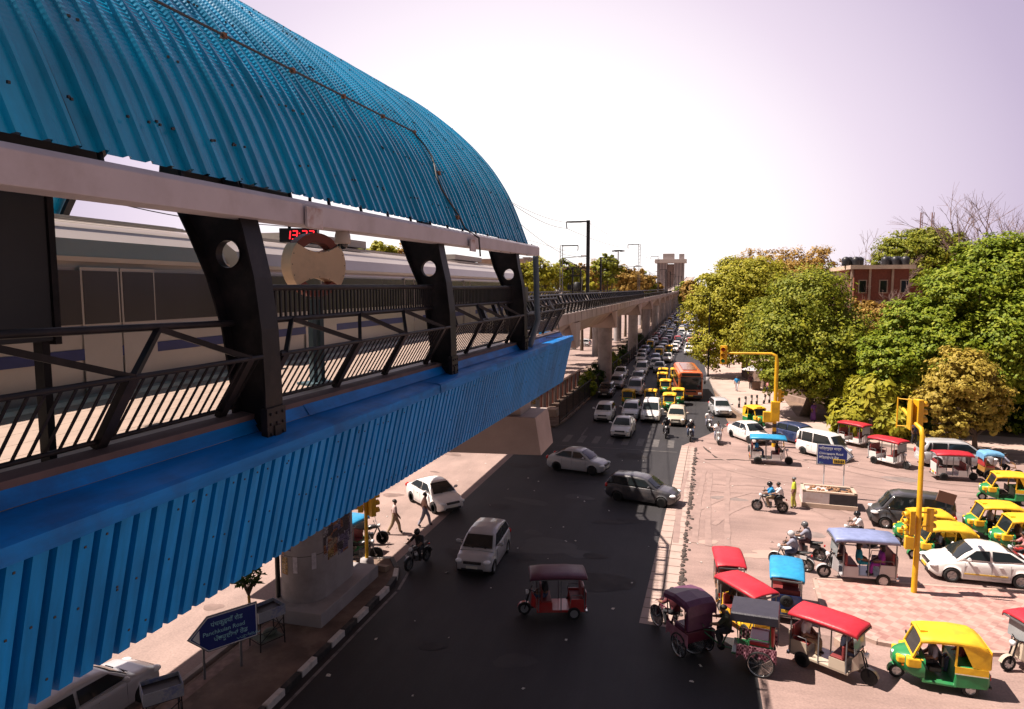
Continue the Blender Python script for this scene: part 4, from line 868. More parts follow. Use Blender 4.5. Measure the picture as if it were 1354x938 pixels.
# columns: curved tapered webs with flanges and a round hole
def column(y, mir=False):
    def X(x): return -24.9-x if mir else x
    dz = .0165*(y-5)
    out = [(-4.0, 10.3), (-3.99, 11.0), (-4.01, 11.6), (-4.07, 12.1), (-4.16, 12.5), (-4.22, 12.72+dz)]
    inn = [(-4.36, 10.3), (-4.37, 11.0), (-4.45, 11.6), (-4.6, 12.1), (-4.78, 12.5), (-4.9, 12.72+dz)]
    mb = MB(); c = (-4.42, 12.33); r = .135
    # web with hole: ring of points joined to the outline
    n = 40; outl = out+inn[::-1]
    P = []
    tot = []
    pts2 = [Vector((a, b)) for a, b in outl]
    def cast(ang):
        d = Vector((math.cos(ang), math.sin(ang))); best = None; o2 = Vector(c)
        for i in range(len(pts2)):
            a, b = pts2[i], pts2[(i+1) % len(pts2)]; e = b-a; den = d.x*e.y-d.y*e.x
            if abs(den) < 1e-9: continue
            t = ((a.x-o2.x)*e.y-(a.y-o2.y)*e.x)/den; u = ((a.x-o2.x)*d.y-(a.y-o2.y)*d.x)/den
            if t > 0 and -1e-6 <= u <= 1+1e-6 and (best is None or t < best): best = t
        return o2+d*(best or .2)
    # upper part (around the hole) down to z=11.6 as a ring, lower part as quads
    up = out[2:]+inn[2:][::-1]; pts2 = [Vector((a, b)) for a, b in up]
    angs = sorted([2*PI*k/n for k in range(n)]+[math.atan2(p.y-c[1], p.x-c[0]) % (2*PI) for p in pts2])
    for s_ in (-.02, .02):
        vs = [(X(c[0]+r*math.cos(a)), y+s_, c[1]+r*math.sin(a)) for a in angs]+[(X(cast(a).x), y+s_, cast(a).y) for a in angs]
        m = len(angs); mb.add(vs, [(i, (i+1) % m, m+(i+1) % m, m+i) for i in range(m)])
        lo = [out[0], out[1], out[2]]; li = [inn[0], inn[1], inn[2]]
        mb.add([(X(a), y+s_, b) for a, b in lo]+[(X(a), y+s_, b) for a, b in li], [(0, 1, 4, 3), (1, 2, 5, 4)])
    mb.loft([[(X(c[0]+r*math.cos(2*PI*k/24)), y+s_, c[1]+r*math.sin(2*PI*k/24)) for k in range(24)] for s_ in (-.05, .05)], True, False, True)
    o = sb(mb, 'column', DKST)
    fb = MB()
    for ln in (out, inn):
        d = .02 if ln is out else -.02
        fb.loft([[(X(a+e*.5-d*.2), y+s_, b) for e, s_ in ((-.02, -.14), (.02, -.14), (.02, .14), (-.02, .14))] for a, b in ln], True, True, False)
    f_ = fb.build('flange', DKST, o)
    bb = MB(); bb.box((X(-4.0), y, 10.62), (.07, .31, .42)); bb.box((X(-4.2), y, 10.5), (.5, .1, .3))
    for i in range(3):
        for j in range(4): bb.ell((X(-3.96), y-.1+i*.1, 10.47+j*.1), (.014, .016, .016), 6, 4)
    bb.build('splice_plate', DKST, o)
    return o
for y in COLY[1:]: column(y)
for y in COLY+[-5]: column(y, True)
dp = MB(); dp.path([(-3.9, 17.0, 12.8), (-3.88, 17.0, 12.3), (-3.86, 17.0, 11.5), (-3.83, 17.0, 11.2), (-3.95, 17.0, 10.8), (-4.05, 17.0, 10.5)], .075, 10); sb(dp, 'downpipe', mat('blue_grey_pipe', (.07, .11, .15), .5, 0, .1, 3))
# railing bays
def rail(ya, yb, knees, upper, sep=False):
    fr = MB(); bars = MB(); diag = MB(); low = []
    XT, ZT, XK, ZK, XB, ZB = -4.32, 11.66, -4.0, 11.34, -4.36, 10.86
    zt = lambda y: ZT
    fr.path([(XT, ya, ZT+.05*(6-ya if ya < 6 else 0)/3), (XT, yb, ZT)], .032, 8); fr.path([(XK, ya, ZK), (XK, yb, ZK)], .022, 8); fr.path([(XB+.02, ya, fz(ya, 10.86, 10.7)), (XB+.02, yb, fz(yb, 10.86, 10.7))], .02, 8)
    if upper:
        fr.path([(XT, ya, 12.0), (XT, yb, 12.02)], .034, 8)
        y = ya+.05
        while y < yb: bars.bar((XT, y, ZT), (XT, y, 12.0), .02, .028, up=(0, 1, 0)); y += .093
    y = ya+.06
    while y < yb:
        q_ = MB() if sep and y > 2.2 else bars; q_.bar((XK-.01, y, ZK), (XB+.02, y-.0, fz(y, 10.86, 10.7)), .013, .02, up=(0, 1, 0)); y += .118
        if q_ is not bars: low.append(q_)
    for i, k in enumerate(knees):
        diag.bar((XK, k, ZK+.02), (XB, k, fz(k, 10.8, 10.62)), .06, .1, up=(0, 1, 0))
        tp = k+.62
        if tp < yb: diag.bar((XK, k, ZK), (XT, tp, ZT), .045, .05)
        if i+1 < len(knees) and tp < yb: diag.bar((XT, tp, ZT), (XK, knees[i+1], ZK), .045, .05)
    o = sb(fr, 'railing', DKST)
    for q_ in low: q_.build('baluster', DKST, o)
    if bars.v: bars.build('baluster_bars', DKST, o)['kind'] = 'stuff'
    diag.build('brace', DKST, o)
ky = lambda q: [PX(u, v, -4.0).y for u, v in q]
rail(-3, 5.7, [1.2, 2.6]+ky([(176, 490), (331, 470)]), False, True)
rail(6.0, 10.95, ky([(378, 465), (476, 449), (537, 436), (588, 431)]), True, True)
rail(11.25, 16.2, [11.3]+ky([(638, 424), (666, 417), (688, 415)]), True)
rail(16.5, 21.9, ky([(715, 411), (733, 407), (744, 404)]), False)
b_ = MB(); b_.box((-4.32, 17.3, 11.85), (.1, .9, .36)); sb(b_, 'railing_box', BLK)
wl = MB(); wl.path([(-4.15, 19.5, 10.55), (-3.95, 19.8, 10.53), (-3.9, 20.6, 10.5), (-3.95, 21.5, 10.52), (-4.2, 21.8, 10.6), (-4.28, 21.85, 11.0)], .012, 6); sb(wl, 'cable', BLK)
# pier with plinth, T cap and posters
def postermat(n, ca, cb_, cc_):
    M = bpy.data.materials.new(n); M.use_nodes = True; N = M.node_tree.nodes; L = M.node_tree.links; b = N['Principled BSDF']; b.inputs['Roughness'].default_value = .7
    tc = N.new('ShaderNodeTexCoord'); mp = N.new('ShaderNodeMapping'); mp.inputs['Scale'].default_value = (1.2, 1.2, 1.6); L.new(tc.outputs['Object'], mp.inputs[0])
    v = N.new('ShaderNodeTexVoronoi'); v.distance = 'CHEBYCHEV'; v.inputs['Scale'].default_value = 2.1; v.inputs['Randomness'].default_value = .7; L.new(mp.outputs[0], v.inputs['Vector'])
    sp = N.new('ShaderNodeSeparateColor'); L.new(v.outputs['Color'], sp.inputs[0]); cr = N.new('ShaderNodeValToRGB'); cr.color_ramp.interpolation = 'CONSTANT'; L.new(sp.outputs[0], cr.inputs[0])
    for i, (p, c) in enumerate(((0, ca), (.3, cb_), (.55, cc_), (.8, (.05, .04, .05)))):
        e = cr.color_ramp.elements[i] if i < 2 else cr.color_ramp.elements.new(p); e.position = p; e.color = (*c, 1)
    nz = N.new('ShaderNodeTexNoise'); nz.inputs['Scale'].default_value = 9; nz.inputs['Detail'].default_value = 6; m2 = N.new('ShaderNodeMapping'); m2.inputs['Scale'].default_value = (1, 1, 3.5); L.new(tc.outputs['Object'], m2.inputs[0]); L.new(m2.outputs[0], nz.inputs['Vector'])
    mr = N.new('ShaderNodeMapRange'); mr.inputs[1].default_value = .42; mr.inputs[2].default_value = .58; mr.inputs[3].default_value = .35; mr.inputs[4].default_value = 1.25; L.new(nz.outputs['Fac'], mr.inputs[0])
    mx = N.new('ShaderNodeMix'); mx.data_type = 'RGBA'; mx.blend_type = 'MULTIPLY'; mx.inputs[0].default_value = 1; L.new(cr.outputs[0], mx.inputs[6]); L.new(mr.outputs[0], mx.inputs[7]); L.new(mx.outputs[2], b.inputs['Base Color']); return M
PST = postermat('poster_paper', (.3, .22, .15), (.26, .09, .04), (.32, .2, .06)); PST2 = postermat('poster_paper_cool', (.3, .28, .3), (.12, .1, .18), (.3, .12, .06))
PAPER = mat('white_paper', (.55, .52, .56), .7, 0, .1, 8, dirt=(.3, .28, .35), dsc=9, damt=.8)
def rrect(cx, cy, hx, hy, r, z, n=8):
    out = []
    for sx, sy, a0 in ((1, 1, 0), (-1, 1, PI/2), (-1, -1, PI), (1, -1, 1.5*PI)):
        for k in range(n+1):
            a = a0+PI/2*k/n; out.append((cx+sx*(hx-r)+r*math.cos(a), cy+sy*(hy-r)+r*math.sin(a), z))
    return out
PC = (-13.7, 22.6)
pr = MB(); pr.loft([rrect(*PC, .88, 1.75, .86, z) for z in (.1, 3, 5, 6.6)], True, True, True); pier = sb(pr, 'pier', CONCD)
pg = MB(); pg.box((PC[0]+.25, PC[1], .38), (2.3, 4.5, .55)); pg.build('plinth', CONCD, pier, .03)
jn = MB()
for z in (2.4, 4.8): jn.loft([rrect(*PC, .886, 1.756, .86, z+d) for d in (-.012, .012)], True, False, True)
jn.build('shutter_joint', mat('joint_line', (.1, .09, .09), .9), pier)
cp = MB()
cp.loft([[(x+(0.2 if x > -5 else 0)*(zz < 7), 22.6+yy, zz) for yy, zz in ((-1.0, zb), (1.0, zb), (1.0, 7.75), (-1.0, 7.75))] for x, zb in ((-20.2, 6.5), (-15, 6.0), (-11.6, 6.0), (-8.6, 6.38), (-4.95, 6.5))], True, True, False)
cp.build('pier_cap', CONC, pier, .03)
pd = MB()
for x in (-6.1, -9.5, -15.5): pd.box((x, 22.55, 8.35), (1.2, 1.5, 1.3))
pd.build('bearing_block', CONC, pier)
def curvepost(a0, a1, z0, z1, name, m):
    mb = MB(); ring = rrect(*PC, .892, 1.762, .86, 0); n = len(ring); rs = []
    k0, k1 = int(a0*n), int(a1*n)
    mb.loft([[(ring[k % n][0], ring[k % n][1], z) for z in (z0, z1)] for k in range(k0, k1+1)], False, False, True); return mb.build(name, m, pier)
for a0, a1, z0, z1, m_ in ((.635, .68, 2.4, 3.2, PST), (.68, .725, 2.6, 3.3, PST2), (.64, .69, 3.25, 4.1, PST2), (.69, .735, 3.4, 4.2, PST), (.64, .70, 1.7, 2.35, PST), (.955, 1.0, 3.4, 4.3, PST), (.95, 1.0, 2.2, 3.3, PST2)): curvepost(a0, a1, z0, z1, 'poster', m_)
for y0, y1, z0, z1, m_ in ((21.8, 22.5, 2.0, 3.0, PST), (22.55, 23.3, 1.9, 2.8, PST2), (21.9, 22.7, 3.1, 4.0, PST2), (22.75, 23.4, 2.9, 3.9, PST), (21.8, 22.6, 4.1, 5.0, PST), (22.7, 23.4, 4.0, 4.9, PST2)):
    m = MB(); xx = PC[0]+.888; m.panel([(xx, y0, z0), (xx, y1, z0), (xx, y1, z1), (xx, y0, z1)], .01); m.build('poster', m_, pier)
curvepost(.775, .80, 1.8, 2.4, 'notice', PAPER); curvepost(.70, .715, 1.75, 2.3, 'notice', PAPER); curvepost(.875, .9, 1.9, 2.5, 'notice', PAPER)
pp = MB(); pp.path([(-14.55, 21.2, .1), (-14.55, 21.2, 8)], .09, 8); pp.build('drain_pipe', BLK, pier)
# notice hoarding on the platform, seen from behind
hd = thing('platform_hoarding', 'dark back of a large hoarding raised on posts at the near end of the platform', 'hoarding', (-5.6, 3.0, 10.45))
e1, e0 = PX(57, 300, -5.2), PX(-320, 300, -5.2)
hb = MB(); hb.box((.35, .8-2.55+.0, 1.75), (.12, 0.01, .01)); hb = MB()
ye = PX(55, 350, -5.35).y-3.0
hb.box((.25, ye-2.5, 1.78), (.16, 5.0, 1.36)); hb.build('panel', mat('hoarding_back', (.014, .018, .024), .55, 0, .2, 2, dirt=(.02, .02, .02), dsc=2), hd, .01)
fr_ = MB(); fr_.box((.25, ye+.03, 1.78), (.2, .06, 1.42)); fr_.box((.25, ye-2.5, 2.49), (.2, 5.0, .05)); fr_.build('frame', DKST, hd)
for dy in (-.05, -2.2): 
    g_ = MB(); g_.box((.25, ye+dy, .55), (.1, .07, 1.1)); g_.box((.25, ye+dy, .02), (.24, .2, .03)); g_.build('leg', DKST, hd)
# hanging clock
ck_ = thing('station_clock', 'black digital clock with red 13:27 digits hanging from the roof edge', 'clock', (-4.75, 7.35, 12.6))
cc = PX(394, 311, -6.4); ck_.location = cc; ck_.scale = (1.39,)*3
tv = Vector((0, 0, H_))-cc; ang = math.atan2(tv.y, tv.x)
ck_.rotation_euler = (0, 0, ang+PI/2-.35)
b_ = MB(); b_.box((0, .05, 0), (.46, .1, .165)); b_.build('case', mat('clock_case', (.012, .012, .014), .3), ck_, .006)
RED = mat('led_red', (.5, .01, .01), .4, 0, 0, emit=((1, .02, .03), 1.3))
SEG = {'1': 'bc', '3': 'abgcd', '2': 'abged', '7': 'abc'}
sg = MB()
def seg(ch, x0):
    w_, h_, t_ = .055, .048, .011
    P = {'a': ((x0, h_), (x0+w_, h_)), 'g': ((x0, 0), (x0+w_, 0)), 'd': ((x0, -h_), (x0+w_, -h_)), 'b': ((x0+w_, h_), (x0+w_, 0)), 'c': ((x0+w_, 0), (x0+w_, -h_)), 'e': ((x0, 0), (x0, -h_)), 'f': ((x0, h_), (x0, 0))}
    for s_ in SEG[ch]:
        a, b = P[s_]; sl2 = lambda p: (p[0]+p[1]*.12, -.004, p[1]); sg.bar(sl2(a), sl2(b), t_, t_)
for ch, x in (('1', -.15), ('3', -.065), ('2', .05), ('7', .135)): seg(ch, x)
for z in (.02, -.02): sg.box((.02, -.004, z), (.011, .01, .011))
sg.build('digits', RED, ck_)
for x in (-.12, .14): g_ = MB(); g_.bar((x, .05, .08), (x, .05, .62), .03); g_.build('hanger_rod', DKST, ck_)
# camera dome
cv = thing('security_camera', 'grey dome security camera hanging under the white eave beam', 'camera', PX(453, 315, -4.2))
b_ = MB(); b_.lathe([(.001, .17), (.03, .165), (.035, .12), (.075, .1), (.095, .03), (.1, -.06), (.085, -.075), (.001, -.075)], n=18); b_.build('housing', mat('cctv_grey', (.34, .31, .28), .4, 0, .1), cv)
b_ = MB(); b_.ell((0, 0, -.075), (.065, .065, .065)); b_.build('dome', GLASS, cv)
b_ = MB(); b_.path([(0, 0, .16), (0, 0, .3)], .02, 8); b_.path([(-.02, -.06, .12), (-.1, -.16, .15), (-.09, -.18, .26)], .01, 6); b_.build('bracket', BLK, cv)
# round station emblem on a post, seen from behind
bp_ = G(420, 508, 10.46)
em2 = thing('station_emblem_sign', 'ring shaped station emblem with blank beige back panel on a post behind the railing', 'sign', bp_)
tv = -bp_; em2.rotation_euler = (0, 0, math.atan2(tv.y, tv.x)+PI/2+.62)
hub = 12.36-10.46
RG = mat('brick_red_ring', (.2, .045, .03), .5, 0, .12, 4); BEI = mat('beige_panel', (.78, .58, .4), .55, 0, .06, 2, dirt=(.35, .26, .16), dsc=2)
b_ = MB(); n = 48; ro, ri = .5, .36
b_.loft([[(r_*math.cos(2*PI*k/n), d_, hub+r_*math.sin(2*PI*k/n)) for r_, d_ in ((ro, -.1), (ro, .1), (ri, .1), (ri, -.1))] for k in range(n+1)], True, False, False); b_.build('ring', RG, em2)
pol = []
for k in range(13): a = rad(-40+80*k/12); pol.append((.515*math.cos(a), .515*math.sin(a)))
for k in range(1, 12): x = .394-.788*k/12; pol.append((x, .331-.13*(1-(x/.394)**2)))
for k in range(13): a = rad(140+80*k/12); pol.append((.515*math.cos(a), .515*math.sin(a)))
for k in range(1, 12): x = -.394+.788*k/12; pol.append((x, -.331+.13*(1-(x/.394)**2)))
b_ = MB(); b_.prism(pol, .26, Matrix.Translation((0, 0, hub)) @ XZ); b_.build('panel', BEI, em2, .006)
b_ = MB()
for k in range(0, len(pol), 3): b_.ell((pol[k][0]*.94, -.132, hub+pol[k][1]*.94), (.008, .006, .008), 6, 4)
b_.build('rivets', BLK, em2)
b_ = MB(); b_.box((-.07, 0, .68), (.07, .12, 1.36)); b_.box((.07, 0, .68), (.07, .12, 1.36)); b_.box((0, 0, .02), (.5, .4, .04)); b_.build('post', mat('teal_post', (.05, .09, .11), .5, 0, .15), em2)

# ================================================================== TRAIN
TR = mat('train_steel', (.5, .44, .4), .32, .35, .05, .4, dirt=(.34, .28, .24), dsc=.3, damt=.5); TRB = mat('train_stripe', (.02, .03, .16), .4); TRR = mat('train_roof', (.42, .38, .36), .6, .1, .08, 1)
train = thing('metro_train', 'silver metro train with dark window band and blue stripe standing at the platform', 'train', (-10.15, 10, 9.6))
def TBx(mb, name, m, parent=None): 
    o = mb.build(name, m); o.parent = parent or train
    if not parent: o.location = (10.15, -10, -9.6)
    return o
def coach(ya, yb):
    sec = [(-8.72, 9.7), (-8.62, 10.3), (-8.6, 11.3), (-8.64, 12.3), (-8.8, 12.72), (-9.15, 12.98), (-9.7, 13.12), (-10.15, 13.16)]
    full = sec+[(-20.3-x, z) for x, z in sec[::-1][1:]]
    mb = MB(); mb.loft([[(x, y, z) for x, z in full] for y in (ya, yb)], True, True, False); b = TBx(mb, 'body', TR)
    rb = MB()
    for i in range(14): x = -9.1-i*.16; z = 13.0+.16*(1-((x+10.15)/1.1)**2); rb.box((x, (ya+yb)/2, z+.012), (.03, yb-ya-.6, .02))
    for y in (ya+5, yb-6): rb.box((-10.15, y, 13.26), (1.5, 3.6, .2))
    rb.build('roof_unit', TRR, b)
    wb = MB(); wb.box((-8.6, (ya+yb)/2, 11.86), (.03, yb-ya-.8, .78)); wb.build('window_band', mat('train_window', (.05, .042, .04), .25, 0, .2, .4), b)
    sb2 = MB(); sb2.box((-8.588, (ya+yb)/2, 11.03), (.012, yb-ya-.1, .16)); sb2.build('stripe', TRB, b)
    s3 = MB(); s3.box((-8.596, (ya+yb)/2, 11.36), (.01, yb-ya-.1, .05)); s3.box((-8.63, (ya+yb)/2, 12.42), (.05, yb-ya-.1, .07)); s3.build('moulding', mat('train_trim', (.6, .5, .42), .35, .2, .05), b)
    d = (yb-ya)/4
    for k in range(4):
        yc = ya+d*(k+.5)
        for s_ in (-.36, .36):
            db = MB(); db.box((-8.588, yc+s_, 11.36), (.02, .69, 1.9)); dr = db.build('door', TR, b, .01)
            gb_ = MB(); gb_.box((-8.575, yc+s_, 11.86), (.012, .62, .78)); gb_.build('pane', mat('train_window', (.05, .042, .04), .25), dr)
    return b
coach(-32, -10.6); coach(-10.2, 11.4); coach(11.8, 34.2)
gw = MB(); gw.box((-10.15, -10.4, 11.3), (2.2, .5, 2.6)); gw.box((-10.15, 11.6, 11.3), (2.2, .5, 2.6)); TBx(gw, 'gangway', BLK)
bg_ = MB()
for y in (-29, -14, -7, 8, 15, 31): bg_.box((-10.15, y, 9.63), (2.2, 2.6, .25))
TBx(bg_, 'bogie', BLK)
# ================================================================== VIADUCT
viad = thing('viaduct', 'long concrete metro viaduct on round piers running away above the traffic queue', 'viaduct', (-12.8, 60, 0))
def vb(mb, name, m, parent=None, bevel=0):
    o = mb.build(name, m, None, bevel); o.parent = parent or viad
    if parent is None: o.location = (12.8, -60, 0)
    return o
def vedge(y):                                  # right deck edge x, widened out of view to shade the road, and top z
    x = -7.0 if y < 31 else (-7.0-1.4*min((y-31)/4, 1) if y < 38 else -8.4-.6*min((y-38)/10, 1)); z = 10.08
    if y > 330: x += ((y-330)/300)**2*3.0; z += ((y-330)/400)**2*9
    return x, z
def vleft(y):  # unseen left edge, set wide for the shadow it casts on the road
    return (-18.1 if y < 330 else -18.1+((y-330)/300)**2*3.0)
VY = [22.4, 28, 31, 33, 35, 38, 41, 48]+list(range(56, 330, 12))+list(range(330, 860, 25))
rings = []
for y in VY:
    x, z = vedge(y); l = vleft(y); c = (x+l)/2
    rings.append([Vector(p) for p in ((x, y, z), (x+.02, y, z-.75), (x-.35, y, z-.95), (x-1.5, y, z-2.15), (l+1.5, y, z-2.15), (l+.35, y, z-.95), (l-.02, y, z-.75), (l, y, z), (l+.25, y, z), (l+.25, y, z-.5), (x-.25, y, z-.5), (x-.25, y, z))])
mb = MB(); mb.loft(rings, True, True, False); girder = vb(mb, 'girder', CONC)
jm = MB()
for y in list(np.arange(50, 330, 3.1)):
    x, z = vedge(y); jm.box((x+.004, y, z-.4), (.05, .03, .7))
jm.build('joint_lines', mat('joint_line', (.1, .09, .09), .9), girder)['kind'] = 'stuff'
for o in girder.children: o.location = (0, 0, 0)
VP = [54, 82, 121, 155, 190]+list(range(226, 800, 37))
pts_posters = {46}
for y in VP:
    x, z = vedge(y); l = vleft(y); k = (z-9.98)
    cp = MB(); hw = .85
    cp.loft([[(xx, y-hw, 7.2+k+dz*0+ (0 if xx > l+2 and xx < x-2 else .0)), (xx, y+hw, 7.2+k), (xx, y+hw*1.25, z-.96), (xx, y-hw*1.25, z-.96)] for xx, dz in ((x+.12, 0), (x-1.9, 0), (l+1.9, 0), (l-.12, 0))], True, True, False)
    cap_ = None
    for xx in ((-12.9, l+1.6) if y < 60 else (x-1.2, l+1.6)):
        sh = MB(); sh.lathe([(.86, -.3), (.84, 3.5), (.84, 7.3+k)], (xx, y, 0), n=20); s_ = vb(sh, 'pier', CONCD)
        if cap_ is None: cap_ = cp.build('pier_cap', CONC, s_, .02)
        if y < 60:
            for a0, z0, z1 in ((-1.9, 3.2, 4.9), (-1.2, 2.6, 4.5), (-.5, 2.9, 4.6)):
                pm = MB(); pm.loft([[(xx+.865*math.cos(a0+t*.13), y+.865*math.sin(a0+t*.13), z_) for z_ in (z0, z1)] for t in range(5)], False, False, True); pm.build('poster', PST, s_)
    # triangular facet haunches beside the cap on the outer face
    fa = MB(); fa.add([(x+.13, y-1.1, z-.8), (x+.13, y+1.1, z-.8), (x+.13, y+.85, 7.2+k), (x+.13, y-.85, 7.2+k), (x-.3, y-1.9, z-.8), (x-.3, y+1.9, z-.8)], [(0, 1, 2, 3), (4, 0, 3), (1, 5, 2)]); fa.build('haunch', CONC, s_)
# kinked railing of the viaduct: one post unit per pixel-visible spacing
def vrail(side):
    top = MB(); ys = [y for y in VY if y >= 22.4]
    def P(y, dx, dz):
        x, z = vedge(y) if side > 0 else (vleft(y), vedge(y)[1]); return Vector((x-.12*side+dx*side, y, z+dz))
    for dx, dz, r_ in ((-.28, 1.42, .075), (.06, .82, .05), (-.05, .12, .05)): top.path([P(y, dx, dz) for y in ys], r_, 5)
    o = vb(top, 'railing', DKST)
    n = 0; y = 23.0
    while y < 330 and n < (98 if side > 0 else 90):
        ps = MB(); ps.bar(P(y, -.1, 0), P(y, .06, .82), .15, .2, up=(0, 1, 0)); ps.bar(P(y, .06, .82), P(y+.35, -.28, 1.42), .13, .18, up=(0, 1, 0)); ps.build('railing_post', DKST, o)
        y += 1.55 if y < 130 else 4.5; n += 1
    bs = MB(); y = 23.2
    while y < 300:
        bs.bar(P(y, .05, .8), P(y, -.05, .12), .03, .03, up=(0, 1, 0)); y += .3 if y < 120 else 1.0
    bs.build('railing_bars', DKST, o)['kind'] = 'stuff'
vrail(1); vrail(-1)
tk = MB()
for xx in (-9.5, -11.0, -14.0, -15.5): tk.path([(xx-(.0 if y < 330 else -((y-330)/300)**2*3), y, vedge(y)[1]-.38) for y in VY], .07, 5)
vb(tk, 'rails', STEEL)
# ------------------------------------------------------------------ overhead line masts
def mast(y, x, h, flip, label, kind=0):
    t = thing('overhead_line_mast', label, 'mast', (x, y, vedge(y)[1]-.5), 0, 'overhead line masts along the viaduct')
    m = MB()
    if kind == 0: m.box((0, 0, h/2), (.3, .36, h))
    else:
        for dx in (-.16, .16): m.bar((dx, 0, 0), (dx, 0, h), .08)
        for k in range(int(h/.6)): m.bar((-.16, 0, .3+k*.6), (.16, 0, .6+k*.6), .04)
    m.build('post', STEEL if kind else DKST, t)
    s = -1 if flip else 1
    a = MB(); a.bar((0, 0, h-.1), (s*-2.1, 0, h-.1), .13); a.path([(s*-2.1, 0, h-.1), (s*-2.1, 0, h-.5), (s*-2.05, 0, h-.75)], .05, 6); a.build('top_arm', DKST, t)
    c = MB(); c.bar((0, 0, h*.62), (s*-2.5, 0, h*.60), .06); c.bar((0, 0, h*.44), (s*-2.3, 0, h*.60), .06); c.bar((s*-2.5, 0, h*.6), (s*-1.6, 0, h*.5), .05); c.build('cantilever', DKST, t)
    i = MB()
    for k in range(4): i.lathe([(.04, -.05), (.1, 0), (.04, .05)], (s*(-.25-.12*k), 0, h*.62), 'x', 10)
    i.build('insulator', mat('insulator', (.16, .07, .05), .3), t)
    b = MB(); b.box((0, -.22, 1.5), (.32, .06, .5)); b.build('plate', mat('mast_plate', (.6, .58, .56), .5), t)
    return t
MU = [(777, -9.9, 'dark overhead line mast with small white plate standing nearest on the viaduct edge', 0, False), (844.5, -9.9, 'second grey lattice mast along the near edge of the viaduct', 1, False), (869.8, -9.9, 'third mast along the near viaduct edge, in front of the twin towers', 1, False),
      (742, -16.2, 'lattice mast on the far edge of the viaduct left of the transformer', 1, True), (794, -16.0, 'thin far mast behind the viaduct right of the nearest dark mast', 0, True)]
MT = {777: 291, 844.5: 322, 869.8: 338, 742: 324, 794: 340}
mp_pos = []
for u, x, lab, k, fl in MU:
    y = PX(u, 385, x).y; h = PX(u, MT[u], x).z-(vedge(y)[1]-.5); mast(y, x, h, fl, lab, k); mp_pos.append((x, y, vedge(y)[1]-.5+h))
far_l = 'one of the thin distant overhead masts standing in a row far down the viaduct'
for i, (u, x, vt) in enumerate([(838, -16, 352), (849, -16, 358), (858, -16, 362), (864, -15.5, 364), (880.5, -9.7, 346), (886, -9.5, 358), (892, -9.3, 359), (897, -9.2, 361), (901, -9.0, 362)]):
    y = min(PX(u, 380, x).y, 640); h = max(5.5, PX(u, vt, x).z-(vedge(y)[1]-.5)); mast(y, x, min(h, 9), x < -12, far_l, 0)
# transformer platform between two posts
y = PX(762, 385, -16).y; tz = vedge(y)[1]-.5
tr = thing('transformer_platform', 'pole mounted transformer on two posts beside the tracks', 'transformer', (-16, y, tz))
for dx in (-.55, .6): m = MB(); m.box((dx, 0, 2.6), (.2, .2, 5.2)); m.build('post', DKST, tr)
m = MB(); m.box((0, 0, 5.2), (2.6, .2, .2)); m.box((0, 0, 4.1), (1.7, .15, .15)); m.box((0, 0, 2.0), (1.7, .9, .12)); m.build('crossarm', DKST, tr)
m = MB(); m.lathe([(.45, 2.06), (.5, 2.3), (.5, 3.1), (.35, 3.2), (.1, 3.25)], (.1, 0, 0), n=14); m.build('tank', BLK, tr)
m = MB(); m.box((-.95, -.1, 2.5), (.5, .5, .7)); m.build('cabinet', DKST, tr)
m = MB(); m.bar((.5, -.2, 0), (1.0, -.6, 4.0), .08); m.build('ladder', STEEL, tr)
for dx in (-1.1, 0, 1.1): m = MB(); m.lathe([(.05, 5.3), (.1, 5.4), (.05, 5.5), (.1, 5.6), (.04, 5.75)], (dx, 0, 0), n=8); m.build('insulator', mat('insulator', (.16, .07, .05), .3), tr)
# wires
def wire(pts, sag, label, r_=.018):
    mb = MB(); out = []
    for a, b in zip(pts[:-1], pts[1:]):
        a, b = Vector(a), Vector(b)
        for k in range(10): t = k/10; p = a.lerp(b, t); p.z -= sag*4*t*(1-t); out.append(p)
    out.append(Vector(pts[-1])); mb.path(out, r_, 5, False); tag(mb.build('overhead_wire', DKST), label, 'wire', 'overhead line wires')
near_m = sorted([m for m in mp_pos if m[0] > -12], key=lambda m: m[1])
wire([PX(560, 232, -10.5), PX(675, 268, -10.8)]+[(x-2.1, y, z-.7) for x, y, z in near_m]+[(-11, 640, 18)], .35, 'overhead wire carried on the top arms of the near masts')
wire([PX(560, 258, -11.9), PX(676, 286, -12.0)]+[(x-2.3, y, z-3.2) for x, y, z in near_m]+[(-11.4, 640, 15)], .2, 'lower overhead wire passing the cantilever ends of the near masts')
wire([PX(150, 268, -13.8), PX(345, 297, -13.8), PX(700, 318, -13.8), (-14, 160, 16.5), (-13.5, 600, 15)], .12, 'overhead wire above the far track seen through the station', .014)
wire([PX(560, 300, -16.5), PX(740, 352, -16.2), (-16.3, 190, 16)], .2, 'overhead wire on the far side of the viaduct behind the last column', .014)
wire([PX(675, 267, -9.3), PX(776, 293, -9.9), PX(844, 324, -9.9), (-9.9, 182, 17.6), (-9.3, 600, 17)], .5, 'topmost thin wire running along the tops of the near masts', .012)

